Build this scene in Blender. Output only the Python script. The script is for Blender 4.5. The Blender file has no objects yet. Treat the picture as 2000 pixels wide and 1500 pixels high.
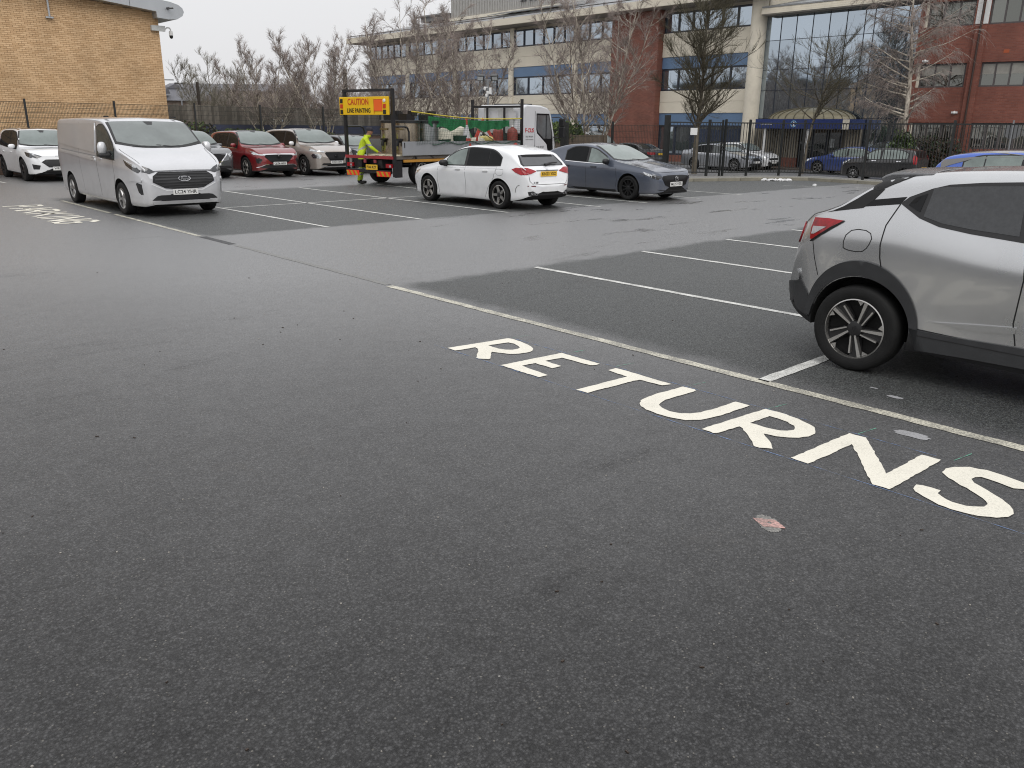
import bpy, bmesh, math, random
from mathutils import Vector, Matrix
from mathutils.bvhtree import BVHTree

scene = bpy.context.scene
COL = scene.collection
PI = math.pi
R = math.radians

# ------------------------------------------------------------------ camera
cam_data = bpy.data.cameras.new("camera")
cam = bpy.data.objects.new("camera", cam_data)
COL.objects.link(cam)
cam_data.sensor_width = 36.0
cam_data.lens = 36.0 * 1590.6 / 2000.0
cam_data.clip_start = 0.05
cam_data.clip_end = 2000
_right = Vector((0.73726149, -0.67554095, 0.00948282))
_down = Vector((-0.19682265, -0.22819013, -0.95351461))
_fwd = Vector((0.64630205, 0.70112317, -0.30119755))
_m = Matrix((_right, -_down, -_fwd)).transposed().to_4x4()
_m.translation = Vector((0, 0, 1.85))
cam.matrix_world = _m
scene.camera = cam

# ------------------------------------------------------------------ sky and light (overcast)
SUN_EL, SUN_AZ = R(48), R(205)
world = bpy.data.worlds.new("World")
scene.world = world
world.use_nodes = True
wn, wl = world.node_tree.nodes, world.node_tree.links
wn.clear()
w_out = wn.new('ShaderNodeOutputWorld')
w_bg = wn.new('ShaderNodeBackground')
w_sky = wn.new('ShaderNodeTexSky')
w_sky.sky_type = 'NISHITA'
w_sky.sun_disc = False
w_sky.sun_elevation = SUN_EL
w_sky.sun_rotation = SUN_AZ
w_sky.air_density = 1.5
w_sky.dust_density = 6.0
w_geo = wn.new('ShaderNodeTexCoord')
w_sep = wn.new('ShaderNodeSeparateXYZ')
w_ramp = wn.new('ShaderNodeValToRGB')          # overcast cloud deck: a little brighter overhead
w_ramp.color_ramp.elements[0].position = 0.0
w_ramp.color_ramp.elements[0].color = (8.0, 8.0, 8.15, 1)
w_ramp.color_ramp.elements[1].position = 1.0
w_ramp.color_ramp.elements[1].color = (13.0, 13.1, 13.4, 1)
w_noise = wn.new('ShaderNodeTexNoise')
w_noise.inputs['Scale'].default_value = 1.6
w_noise.inputs['Detail'].default_value = 4
w_cl = wn.new('ShaderNodeMapRange')
w_cl.inputs['To Min'].default_value = 0.93
w_cl.inputs['To Max'].default_value = 1.06
w_mul = wn.new('ShaderNodeMix'); w_mul.data_type = 'RGBA'; w_mul.blend_type = 'MULTIPLY'
w_mul.inputs['Factor'].default_value = 1.0
w_mix = wn.new('ShaderNodeMix'); w_mix.data_type = 'RGBA'
w_mix.inputs['Factor'].default_value = 0.94
wl.new(w_geo.outputs['Generated'], w_sep.inputs[0])
wl.new(w_sep.outputs['Z'], w_ramp.inputs['Fac'])
wl.new(w_geo.outputs['Generated'], w_noise.inputs['Vector'])
wl.new(w_noise.outputs['Fac'], w_cl.inputs['Value'])
wl.new(w_ramp.outputs['Color'], w_mul.inputs['A'])
wl.new(w_cl.outputs['Result'], w_mul.inputs['B'])
wl.new(w_sky.outputs['Color'], w_mix.inputs['A'])
wl.new(w_mul.outputs['Result'], w_mix.inputs['B'])
wl.new(w_mix.outputs['Result'], w_bg.inputs['Color'])
w_bg.inputs['Strength'].default_value = 0.1
wl.new(w_bg.outputs['Background'], w_out.inputs['Surface'])

sun_d = bpy.data.lights.new("sun", 'SUN')
sun_d.energy = 0.9
sun_d.angle = R(40)
sun_d.color = (1.0, 0.97, 0.93)
sun = bpy.data.objects.new("sun", sun_d)
COL.objects.link(sun)
_sd = Vector((math.sin(SUN_AZ) * math.cos(SUN_EL), math.cos(SUN_AZ) * math.cos(SUN_EL), math.sin(SUN_EL)))
sun.rotation_euler = _sd.to_track_quat('Z', 'Y').to_euler()
sun.location = (0, 0, 60)

scene.view_settings.view_transform = 'Standard'
scene.view_settings.look = 'None'
scene.view_settings.exposure = 0.0
scene.view_settings.gamma = 1.0
scene.view_settings.use_curve_mapping = False
scene.cycles.use_denoising = True
scene.cycles.denoising_input_passes = 'RGB_ALBEDO_NORMAL'
scene.cycles.denoising_prefilter = 'FAST'
scene.cycles.filter_width = 1.1
scene.cycles.sample_clamp_indirect = 3.0
scene.cycles.max_bounces = 6
scene.cycles.glossy_bounces = 4
scene.cycles.transparent_max_bounces = 8

# ------------------------------------------------------------------ materials
MATS = {}
def nd(nt, t, **kw):
    n = nt.nodes.new(t)
    for k, v in kw.items():
        if k in n.inputs: n.inputs[k].default_value = v
        else: setattr(n, k, v)
    return n
def M(name, col=None, rough=0.5, metal=0.0, coat=0.0, var=0.08, vscale=3.0, spec=0.5, ior=None, bump=0.0, bscale=60.0, emit=None, coat_rough=0.04, flake=0.0):
    if name in MATS: return MATS[name]
    m = bpy.data.materials.new(name); m.use_nodes = True
    nt = m.node_tree; b = nt.nodes['Principled BSDF']
    b.inputs['Roughness'].default_value = rough
    b.inputs['Metallic'].default_value = metal
    b.inputs['Specular IOR Level'].default_value = spec
    if ior: b.inputs['IOR'].default_value = ior
    b.inputs['Coat Weight'].default_value = coat
    b.inputs['Coat Roughness'].default_value = coat_rough
    tc = nd(nt, 'ShaderNodeTexCoord')
    nz = nd(nt, 'ShaderNodeTexNoise', Scale=vscale, Detail=5.0, Roughness=0.6)
    nt.links.new(tc.outputs['Object'], nz.inputs['Vector'])
    mr = nd(nt, 'ShaderNodeMapRange')
    mr.inputs['From Min'].default_value = 0.3; mr.inputs['From Max'].default_value = 0.7
    mr.inputs['To Min'].default_value = 1 - var; mr.inputs['To Max'].default_value = 1 + var
    nt.links.new(nz.outputs['Fac'], mr.inputs['Value'])
    mx = nd(nt, 'ShaderNodeMix', data_type='RGBA', blend_type='MULTIPLY'); mx.inputs['Factor'].default_value = 1
    mx.inputs['A'].default_value = (*col, 1)
    nt.links.new(mr.outputs['Result'], mx.inputs['B'])
    nt.links.new(mx.outputs['Result'], b.inputs['Base Color'])
    if rough > 0.02:
        rr = nd(nt, 'ShaderNodeMapRange'); rr.inputs['To Min'].default_value = rough * 0.85; rr.inputs['To Max'].default_value = min(1, rough * 1.15)
        nt.links.new(nz.outputs['Fac'], rr.inputs['Value']); nt.links.new(rr.outputs['Result'], b.inputs['Roughness'])
    if bump > 0:
        n2 = nd(nt, 'ShaderNodeTexNoise', Scale=bscale, Detail=3.0)
        nt.links.new(tc.outputs['Object'], n2.inputs['Vector'])
        bp = nd(nt, 'ShaderNodeBump', Strength=1.0, Distance=bump)
        nt.links.new(n2.outputs['Fac'], bp.inputs['Height']); nt.links.new(bp.outputs['Normal'], b.inputs['Normal'])
    if emit:
        b.inputs['Emission Color'].default_value = (*emit[0], 1); b.inputs['Emission Strength'].default_value = emit[1]
    MATS[name] = m
    return m

def paint(name, col, metal=0.0, rough=0.32):
    """wet car paint: clear coat, a film of road dirt low down, tiny rain beads in the coat"""
    if name in MATS: return MATS[name]
    m = M(name, col, rough=rough, metal=metal, coat=1.0, var=0.04, vscale=2.0, coat_rough=0.05)
    nt = m.node_tree; b = nt.nodes['Principled BSDF']
    tc = nd(nt, 'ShaderNodeTexCoord')
    n2 = nd(nt, 'ShaderNodeTexVoronoi', Scale=90.0)
    nt.links.new(tc.outputs['Object'], n2.inputs['Vector'])
    mp = nd(nt, 'ShaderNodeMapRange'); mp.inputs['From Min'].default_value = 0.0; mp.inputs['From Max'].default_value = 0.32
    mp.inputs['To Min'].default_value = 1.0; mp.inputs['To Max'].default_value = 0.0
    nt.links.new(n2.outputs['Distance'], mp.inputs['Value'])
    bp = nd(nt, 'ShaderNodeBump', Strength=0.05, Distance=0.0012)
    nt.links.new(mp.outputs['Result'], bp.inputs['Height']); nt.links.new(bp.outputs['Normal'], b.inputs['Coat Normal'])
    # road grime on the sills
    sp = nd(nt, 'ShaderNodeSeparateXYZ'); nt.links.new(tc.outputs['Object'], sp.inputs[0])
    nz = nd(nt, 'ShaderNodeTexNoise', Scale=5.0, Detail=6.0); nt.links.new(tc.outputs['Object'], nz.inputs['Vector'])
    ad = nd(nt, 'ShaderNodeMath', operation='MULTIPLY_ADD'); ad.inputs[1].default_value = 0.5; nt.links.new(nz.outputs['Fac'], ad.inputs[0]); nt.links.new(sp.outputs['Z'], ad.inputs[2])
    gr = nd(nt, 'ShaderNodeMapRange'); gr.inputs['From Min'].default_value = 0.42; gr.inputs['From Max'].default_value = 0.85
    gr.inputs['To Min'].default_value = 0.28; gr.inputs['To Max'].default_value = 0.0
    nt.links.new(ad.outputs[0], gr.inputs['Value'])
    src = b.inputs['Base Color'].links[0].from_socket
    mx = nd(nt, 'ShaderNodeMix', data_type='RGBA'); mx.inputs['B'].default_value = (0.16, 0.145, 0.125, 1)
    nt.links.new(gr.outputs['Result'], mx.inputs['Factor']); nt.links.new(src, mx.inputs['A']); nt.links.new(mx.outputs['Result'], b.inputs['Base Color'])
    return m

def brick_mat(name, c1, c2, mortar, axis):
    """fine brickwork for far walls. axis: which object axis runs along the wall ('X' or 'Y')"""
    if name in MATS: return MATS[name]
    m = bpy.data.materials.new(name); m.use_nodes = True
    nt = m.node_tree; b = nt.nodes['Principled BSDF']; b.inputs['Roughness'].default_value = 0.75
    tc = nd(nt, 'ShaderNodeTexCoord'); sp = nd(nt, 'ShaderNodeSeparateXYZ'); cb = nd(nt, 'ShaderNodeCombineXYZ')
    nt.links.new(tc.outputs['Object'], sp.inputs[0])
    nt.links.new(sp.outputs[axis], cb.inputs['X']); nt.links.new(sp.outputs['Z'], cb.inputs['Y'])
    br = nd(nt, 'ShaderNodeTexBrick'); br.offset = 0.5
    br.inputs['Color1'].default_value = (*c1, 1); br.inputs['Color2'].default_value = (*c2, 1); br.inputs['Mortar'].default_value = (*mortar, 1)
    br.inputs['Scale'].default_value = 1.0; br.inputs['Mortar Size'].default_value = 0.007
    br.inputs['Brick Width'].default_value = 0.225; br.inputs['Row Height'].default_value = 0.075
    nt.links.new(cb.outputs[0], br.inputs['Vector'])
    nz = nd(nt, 'ShaderNodeTexNoise', Scale=0.9, Detail=6.0); nt.links.new(tc.outputs['Object'], nz.inputs['Vector'])
    mr = nd(nt, 'ShaderNodeMapRange'); mr.inputs['From Min'].default_value = .3; mr.inputs['From Max'].default_value = .7; mr.inputs['To Min'].default_value = .82; mr.inputs['To Max'].default_value = 1.15
    nt.links.new(nz.outputs['Fac'], mr.inputs['Value'])
    mx = nd(nt, 'ShaderNodeMix', data_type='RGBA', blend_type='MULTIPLY'); mx.inputs['Factor'].default_value = 1
    nt.links.new(br.outputs['Color'], mx.inputs['A']); nt.links.new(mr.outputs['Result'], mx.inputs['B']); nt.links.new(mx.outputs['Result'], b.inputs['Base Color'])
    bp = nd(nt, 'ShaderNodeBump', Strength=0.6, Distance=0.008); bp.invert = True
    nt.links.new(br.outputs['Fac'], bp.inputs['Height']); nt.links.new(bp.outputs['Normal'], b.inputs['Normal'])
    MATS[name] = m
    return m

def glazing(name, tint, wav=0.0006):
    """coated office glazing: a tinted mirror, slightly uneven pane to pane"""
    if name in MATS: return MATS[name]
    m = bpy.data.materials.new(name); m.use_nodes = True
    nt = m.node_tree; b = nt.nodes['Principled BSDF']
    b.inputs['Metallic'].default_value = 0.92; b.inputs['Roughness'].default_value = 0.02
    tc = nd(nt, 'ShaderNodeTexCoord'); oi = nd(nt, 'ShaderNodeObjectInfo')
    mr = nd(nt, 'ShaderNodeMapRange'); mr.inputs['To Min'].default_value = 0.85; mr.inputs['To Max'].default_value = 1.12
    nt.links.new(oi.outputs['Random'], mr.inputs['Value'])
    mx = nd(nt, 'ShaderNodeMix', data_type='RGBA', blend_type='MULTIPLY'); mx.inputs['Factor'].default_value = 1; mx.inputs['A'].default_value = (*tint, 1)
    nt.links.new(mr.outputs['Result'], mx.inputs['B']); nt.links.new(mx.outputs['Result'], b.inputs['Base Color'])
    nz = nd(nt, 'ShaderNodeTexNoise', Scale=0.8, Detail=1.0); nt.links.new(tc.outputs['Object'], nz.inputs['Vector'])
    bp = nd(nt, 'ShaderNodeBump', Strength=1.0, Distance=wav * 10)
    nt.links.new(nz.outputs['Fac'], bp.inputs['Height']); nt.links.new(bp.outputs['Normal'], b.inputs['Normal'])
    MATS[name] = m
    return m

# ------------------------------------------------------------------ object helpers
def link(o, parent=None):
    COL.objects.link(o)
    if parent is not None: o.parent = parent
    return o
def tag(o, label=None, cat=None, group=None, kind=None):
    if label: o['label'] = label
    if cat: o['category'] = cat
    if group: o['group'] = group
    if kind: o['kind'] = kind
    return o
def thing(name, label, cat, loc=(0, 0, 0), rz=0.0, group=None):
    o = bpy.data.objects.new(name, None)
    o.location = loc; o.rotation_euler = (0, 0, rz); o.empty_display_size = 0.2
    link(o)
    return tag(o, label, cat, group)
def copy_tree(o, parent=None):
    c = o.copy(); COL.objects.link(c); c.parent = parent
    for ch in o.children: copy_tree(ch, c)
    return c

class MB:
    """collects simple shapes into one mesh"""
    def __init__(s): s.v = []; s.f = []; s.mi = []; s.cur = 0
    def add(s, vs, fs):
        o = len(s.v); s.v += [tuple(p) for p in vs]
        for f in fs: s.f.append(tuple(i + o for i in f)); s.mi.append(s.cur)
    def box(s, c, d, rz=0.0, ry=0.0, rx=0.0):
        x, y, z = d[0] / 2, d[1] / 2, d[2] / 2
        vs = [Vector(p) for p in ((-x, -y, -z), (x, -y, -z), (x, y, -z), (-x, y, -z), (-x, -y, z), (x, -y, z), (x, y, z), (-x, y, z))]
        if rz or ry or rx:
            m = Matrix.Rotation(rz, 3, 'Z') @ Matrix.Rotation(ry, 3, 'Y') @ Matrix.Rotation(rx, 3, 'X')
            vs = [m @ p for p in vs]
        s.add([p + Vector(c) for p in vs], [(0, 3, 2, 1), (4, 5, 6, 7), (0, 1, 5, 4), (1, 2, 6, 5), (2, 3, 7, 6), (3, 0, 4, 7)])
        return s
    def span(s, a, b):
        return s.box([(a[i] + b[i]) / 2 for i in range(3)], [abs(b[i] - a[i]) for i in range(3)])
    def tube(s, pts, r, n=8, caps=True):
        pts = [Vector(p) for p in pts]; rr = r if isinstance(r, (list, tuple)) else [r] * len(pts)
        vs, fs = [], []; up = None
        for i, p in enumerate(pts):
            d = (pts[min(i + 1, len(pts) - 1)] - pts[max(i - 1, 0)]).normalized()
            if up is None: up = d.orthogonal().normalized()
            else:
                up = (up - d * up.dot(d)); up = up.normalized() if up.length > 1e-6 else d.orthogonal().normalized()
            q = d.cross(up)
            for k in range(n):
                a = 2 * PI * k / n
                vs.append(p + (up * math.cos(a) + q * math.sin(a)) * rr[i])
        for i in range(len(pts) - 1):
            for k in range(n):
                k2 = (k + 1) % n
                fs.append((i * n + k, i * n + k2, (i + 1) * n + k2, (i + 1) * n + k))
        if caps:
            fs.append(tuple(range(n - 1, -1, -1))); L = (len(pts) - 1) * n; fs.append(tuple(L + k for k in range(n)))
        s.add(vs, fs); return s
    def lathe(s, prof, c=(0, 0, 0), n=24, axis='Z'):
        vs, fs = [], []
        for (r, h) in prof:
            for k in range(n):
                a = 2 * PI * k / n
                if axis == 'Z': p = (r * math.cos(a), r * math.sin(a), h)
                elif axis == 'Y': p = (r * math.cos(a), h, -r * math.sin(a))
                else: p = (h, r * math.cos(a), r * math.sin(a))
                vs.append((p[0] + c[0], p[1] + c[1], p[2] + c[2]))
        m = len(prof)
        for i in range(m - 1):
            for k in range(n):
                k2 = (k + 1) % n
                fs.append((i * n + k, i * n + k2, (i + 1) * n + k2, (i + 1) * n + k))
        s.add(vs, fs); return s
    def prism(s, poly, a, b, axis='Y'):
        """poly in the plane across axis, extruded from a to b"""
        n = len(poly)
        def P(p, h):
            return (p[0], h, p[1]) if axis == 'Y' else ((h, p[0], p[1]) if axis == 'X' else (p[0], p[1], h))
        vs = [P(p, a) for p in poly] + [P(p, b) for p in poly]
        fs = [tuple(range(n)), tuple(range(2 * n - 1, n - 1, -1))] + [(i, i + n, (i + 1) % n + n, (i + 1) % n) for i in range(n)]
        s.add(vs, fs); return s
    def mesh(s, name, mats, smooth=None, fix=True):
        me = bpy.data.meshes.new(name)
        me.from_pydata(s.v, [], s.f)
        for m in (mats if isinstance(mats, (list, tuple)) else [mats]): me.materials.append(m)
        if any(s.mi): me.polygons.foreach_set('material_index', s.mi)
        if fix:
            bm = bmesh.new(); bm.from_mesh(me); bmesh.ops.recalc_face_normals(bm, faces=bm.faces)
            if smooth is not None:
                for f in bm.faces: f.smooth = True
                for e in bm.edges:
                    if len(e.link_faces) == 2 and e.calc_face_angle(0) > smooth: e.smooth = False
            bm.to_mesh(me); bm.free()
        me.update()
        return me
    def build(s, name, mats, parent=None, smooth=None, fix=True):
        o = bpy.data.objects.new(name, s.mesh(name, mats, smooth, fix))
        return link(o, parent)

def bevel_obj(o, w, seg=2):
    md = o.modifiers.new('bevel', 'BEVEL'); md.width = w; md.segments = seg; md.limit_method = 'ANGLE'; md.angle_limit = R(40)
    return o

def text_mesh(txt, size, width=None, extrude=0.002, align='CENTER', bold=.012):
    cu = bpy.data.curves.new('lettering', 'FONT'); cu.body = txt; cu.size = size; cu.extrude = extrude; cu.offset = bold * size
    cu.align_x = align; cu.align_y = 'CENTER'; cu.resolution_u = 3
    ob = bpy.data.objects.new('lettering_tmp', cu); COL.objects.link(ob)
    dg = bpy.context.evaluated_depsgraph_get(); dg.update()
    me = bpy.data.meshes.new_from_object(ob.evaluated_get(dg))
    bpy.data.objects.remove(ob); bpy.data.curves.remove(cu)
    if width:
        xs = [v.co.x for v in me.vertices]; w = max(xs) - min(xs)
        k = width / w
        for v in me.vertices: v.co.x *= k
    return me
def lettering(txt, size, mat, parent, loc, rot, width=None, extrude=0.002, align='CENTER', name='lettering'):
    me = text_mesh(txt, size, width, extrude, align); me.materials.clear(); me.materials.append(mat)
    o = bpy.data.objects.new(name, me); link(o, parent); o.location = loc; o.rotation_euler = rot
    return o

def interp(kn):
    xs = [k[0] for k in kn]; ys = [k[1] for k in kn]; n = len(xs)
    h = [xs[i + 1] - xs[i] for i in range(n - 1)]; d = [(ys[i + 1] - ys[i]) / h[i] for i in range(n - 1)]
    m = [0.0] * n; m[0] = d[0]; m[-1] = d[-1]
    for i in range(1, n - 1):
        if d[i - 1] * d[i] <= 0: m[i] = 0
        else:
            w1 = 2 * h[i] + h[i - 1]; w2 = h[i] + 2 * h[i - 1]; m[i] = (w1 + w2) / (w1 / d[i - 1] + w2 / d[i])
    def f(x):
        if x <= xs[0]: return ys[0]
        if x >= xs[-1]: return ys[-1]
        i = 0
        while x > xs[i + 1]: i += 1
        t = (x - xs[i]) / h[i]
        return ((1 + 2 * t) * (1 - t) ** 2 * ys[i] + t * (1 - t) ** 2 * h[i] * m[i] + t * t * (3 - 2 * t) * ys[i + 1] + t * t * (t - 1) * h[i] * m[i + 1])
    return f

BLACK = M('black_plastic', (0.012, 0.012, 0.013), rough=0.45, var=0.2)
DARK = M('dark_void', (0.004, 0.004, 0.004), rough=0.9, var=0.2)
RUBBER = M('tyre_rubber', (0.012, 0.012, 0.012), spec=.25, rough=0.7, var=0.25, vscale=12, bump=0.003, bscale=90)
STEEL = M('bright_steel', (0.55, 0.55, 0.54), rough=0.25, metal=1.0, var=0.1)
CHROME = M('chrome', (0.75, 0.75, 0.76), rough=0.08, metal=1.0, var=0.03)
GLASS_D = M('privacy_glass', (0.010, 0.011, 0.012), rough=0.06, var=0.2, ior=1.45, spec=.14)
GLASS_W = M('windscreen_glass', (0.16, 0.19, 0.18), rough=0.06, var=0.22, vscale=1.6, ior=1.75)
GLASS_S = M('side_glass', (0.05, 0.06, 0.058), rough=0.05, var=0.3, ior=1.65)
GLASS_T = M('teal_side_glass', (0.18, 0.22, 0.205), rough=0.05, var=0.25, ior=1.65)
LAMP_W = M('headlamp_glass', (0.55, 0.57, 0.58), rough=0.08, metal=0.6, var=0.5, vscale=25, coat=1.0)
LAMP_DK = M('dark_headlamp_glass', (0.05, 0.052, 0.056), rough=0.1, metal=0.4, var=0.5, vscale=25, coat=1.0)
LAMP_R = M('red_lamp', (0.30, 0.006, 0.012), rough=0.2, var=0.35, vscale=20, coat=.5, spec=.3)
LAMP_O = M('amber_lamp', (0.8, 0.22, 0.02), rough=0.2, var=0.2, coat=1.0)
PLATE_W = M('white_plate', (0.72, 0.72, 0.70), rough=0.35, var=0.03)
PLATE_Y = M('yellow_plate', (0.75, 0.46, 0.035), rough=0.35, var=0.04)
INK = M('black_ink', (0.01, 0.01, 0.01), rough=0.4, var=0.1)
SEAM = M('panel_gap', (0.01, 0.01, 0.01), rough=0.8, var=0.1)
# ------------------------------------------------------------------ cars
def catmull(P, n):
    out = []
    for i in range(len(P) - 1):
        p0 = P[max(i - 1, 0)]; p1 = P[i]; p2 = P[i + 1]; p3 = P[min(i + 2, len(P) - 1)]
        for k in range(n):
            t = k / n
            out.append(tuple(0.5 * ((2 * p1[j]) + (-p0[j] + p2[j]) * t + (2 * p0[j] - 5 * p1[j] + 4 * p2[j] - p3[j]) * t * t + (-p0[j] + 3 * p1[j] - 3 * p2[j] + p3[j]) * t ** 3) for j in (0, 1)))
    out.append(P[-1])
    return out

class Car:
    """shell lofted from side, plan and belt lines (s runs from the front bumper to the tail), with every
    window, lamp, grille and shut line cut to its outline and laid on the shell as a piece of its own"""
    def __init__(c, sp, name, label, cat, loc, rz, group=None):
        c.sp = sp
        c.root = thing(name, label, cat, loc, rz, group)
        c.L = sp['L']; c.xc = sp['fo'] + sp['wb'] / 2
        c.top = interp(sp['top']); c.belt = interp(sp['belt']); c.bot = interp(sp['bot']); c.plan = interp([(a, b * sp.get('wk', 1)) for a, b in sp['plan']])
        c.tumble = sp.get('tumble', 0.30); c.beltw = sp.get('beltw', 0.965)
        c.body()
        c.wheels()

    def g(c, s):
        zt = c.top(s); zb = min(c.belt(s), zt - 0.012); return zt, zb, zt - zb
    def yroof(c, s):
        zt, zb, g = c.g(s); return c.plan(s) * c.beltw - c.tumble * g - 0.03 * min(1, g / .2)
    def ring(c, s):
        zt, zb, g = c.g(s); z0 = min(c.bot(s), zb - 0.05); w = c.plan(s); h = zb - z0; wb = w * c.beltw; t = c.tumble
        yr = wb - t * g - 0.03 * min(1, g / .2)
        lo = [(0, z0), (.6 * w, z0), (.93 * w, z0 + .012)]
        tk = c.sp.get('tuck', .022)
        mid = [(.93 * w, z0 + .012), ((.972 - tk * .6) * w, z0 + .09 * h), ((.99 - tk) * w, z0 + .28 * h), ((1 - tk * .55) * w, z0 + .56 * h), (.998 * w, z0 + .78 * h), (.985 * w, z0 + .90 * h), (wb, zb)]
        up = [(wb, zb), (wb - t * g * .45, zb + .45 * g), (wb - t * g * .85, zb + .86 * g), (yr - .04 * min(1, g / .2), zb + .96 * g), (yr * .60, zt - .004), (0, zt + .012)]
        pts = lo[:2] + catmull(mid, 3)[:-1] + catmull(up, 4)
        return pts

    def body(c):
        sp = c.sp; L = c.L
        ss = set(round(L * i / 44, 3) for i in range(45))
        for k in ('top', 'plan'):
            for a, b in sp[k]: ss.add(round(a, 3))
        ss = sorted(ss); out = [ss[0]]
        for s in ss[1:]:
            if s - out[-1] > 0.018: out.append(s)
        if out[-1] < L: out[-1] = L
        ss = out
        V, F, MI = [], [], []
        clad = sp.get('clad', 0)
        rings = []
        for s in ss:
            half = c.ring(s); full = half + [(-y, z) for y, z in reversed(half[1:-1])]
            rings.append([(c.xc - s, y, z) for y, z in full])
        def cap(r, dx):
            cz = sum(p[2] for p in r) / len(r)
            o = []
            for k, d in ((.82, .5), (.45, .9)):
                o.append([(p[0] + dx * d, p[1] * k, cz + (p[2] - cz) * k) for p in r])
            return o
        cf = cap(rings[0], 0.03); cr = cap(rings[-1], -0.03)
        rings = [cf[1], cf[0]] + rings + [cr[0], cr[1]]
        n = len(rings[0]); H = (n + 2) // 2
        for r in rings: V += r
        for i in range(len(rings) - 1):
            for k in range(n):
                k2 = (k + 1) % n
                F.append((i * n + k, i * n + k2, (i + 1) * n + k2, (i + 1) * n + k))
                kk = k if k < H - 1 else n - 1 - k
                MI.append(1 if kk < 2 else (2 if kk < 2 + clad else 0))
        F.append(tuple(range(n))); MI.append(0); o = (len(rings) - 1) * n; F.append(tuple(o + k for k in reversed(range(n)))); MI.append(0)
        me = bpy.data.meshes.new('body'); me.from_pydata(V, [], F); me.polygons.foreach_set('material_index', MI)
        for m in (sp['paint'], DARK, BLACK): me.materials.append(m)
        bm = bmesh.new(); bm.from_mesh(me); bmesh.ops.recalc_face_normals(bm, faces=bm.faces); bm.to_mesh(me); bm.free()
        b0 = bpy.data.objects.new('body', me); COL.objects.link(b0)
        # wheel arches
        cut = MB(); ra = sp['tyre'] + sp.get('gap', 0.055)
        for s in (sp['fo'], sp['fo'] + sp['wb']):
            for sd in (-1, 1):
                w = c.plan(s); x = c.xc - s; zc = sp['tyre'] + .005
                a, b = (w - 0.36) * sd, (w + 0.25) * sd
                N = 40; pa = [(x + ra * math.cos(2 * PI * k / N), zc + ra * math.sin(2 * PI * k / N)) for k in range(N)]
                cut.prism(pa, a, b, 'Y')
        cm = cut.mesh('cut', [sp['paint'], DARK]); cm.polygons.foreach_set('material_index', [1] * len(cm.polygons))
        co = bpy.data.objects.new('cut', cm); COL.objects.link(co)
        md = b0.modifiers.new('arch', 'BOOLEAN'); md.object = co; md.operation = 'DIFFERENCE'; md.solver = 'EXACT'; md.use_self = True
        dg = bpy.context.evaluated_depsgraph_get(); dg.update()
        me2 = bpy.data.meshes.new_from_object(b0.evaluated_get(dg))
        bpy.data.objects.remove(b0); bpy.data.objects.remove(co); bpy.data.meshes.remove(cm); bpy.data.meshes.remove(me)
        bm = bmesh.new(); bm.from_mesh(me2)
        for f in bm.faces: f.smooth = True
        for e in bm.edges:
            if len(e.link_faces) == 2 and (e.calc_face_angle(0) > R(38) or e.link_faces[0].material_index != e.link_faces[1].material_index): e.smooth = False
        c.bvh = BVHTree.FromBMesh(bm)
        bm.to_mesh(me2); bm.free()
        me2.name = 'body'
        c.body_o = link(bpy.data.objects.new('body', me2), c.root)

    # ---- a piece cut to an outline and laid on the shell
    def decal(c, name, poly, axis, mat, sd=1, off=0.004, grid=0.07, parent=None, label=None, rim=0.02):
        bm = bmesh.new()
        vs = [bm.verts.new((p[0], p[1], 0)) for p in poly]
        bm.faces.new(vs)
        xs = [p[0] for p in poly]; ys = [p[1] for p in poly]
        for lo, hi, no in ((min(xs), max(xs), (1, 0, 0)), (min(ys), max(ys), (0, 1, 0))):
            k = max(1, min(40, int((hi - lo) / grid)))
            for i in range(1, k):
                t = lo + (hi - lo) * i / k
                bmesh.ops.bisect_plane(bm, geom=bm.verts[:] + bm.edges[:] + bm.faces[:], plane_co=(no[0] * t, no[1] * t, 0), plane_no=no)
        bmesh.ops.triangulate(bm, faces=[f for f in bm.faces if len(f.verts) > 4])
        base = Vector((0, 0, 0))
        for v in bm.verts:
            a, b = v.co.x, v.co.y
            if axis == 'side': o, d = Vector((c.xc - a, 3 * sd, b)), Vector((0, -sd, 0))
            elif axis == 'front': o, d = Vector((5, a, b)), Vector((-1, 0, 0))
            elif axis == 'rear': o, d = Vector((-6, a, b)), Vector((1, 0, 0))
            else: o, d = Vector((c.xc - a, b, 4)), Vector((0, 0, -1))
            h, nrm, _, _ = c.bvh.ray_cast(o, d)
            if h is None or (axis == 'side' and abs(h.y) < 0.3):
                q = {'side': Vector((c.xc - a, c.plan(a) * sd, b)), 'front': Vector((c.xc - .05, a, b)), 'rear': Vector((c.xc - c.L + .05, a, b)), 'top': Vector((c.xc - a, b, c.top(a)))}[axis]
                h, nrm, _, _ = c.bvh.find_nearest(q)
            if nrm.dot(d) > 0: nrm = -nrm
            v.co = h + nrm * off - d * 0.0
        dirn = {'side': Vector((0, sd, 0)), 'front': Vector((1, 0, 0)), 'rear': Vector((-1, 0, 0)), 'top': Vector((0, 0, 1))}[axis]
        bm.normal_update()
        tot = sum((f.normal * f.calc_area() for f in bm.faces), Vector())
        if tot.dot(dirn) < 0: bmesh.ops.reverse_faces(bm, faces=bm.faces[:])
        for f in bm.faces: f.smooth = True
        if rim:                                                    # turned-in edge, so that the piece has a thickness
            be = [e for e in bm.edges if e.is_boundary]
            r = bmesh.ops.extrude_edge_only(bm, edges=be)
            nv = [x for x in r['geom'] if isinstance(x, bmesh.types.BMVert)]
            for v in nv: v.co -= dirn * (off + rim)
            for e in be: e.smooth = False
        me = bpy.data.meshes.new(name); bm.to_mesh(me); bm.free(); me.materials.append(mat)
        o = bpy.data.objects.new(name, me); link(o, parent or c.root)
        if label: o['label'] = label
        return o
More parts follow.
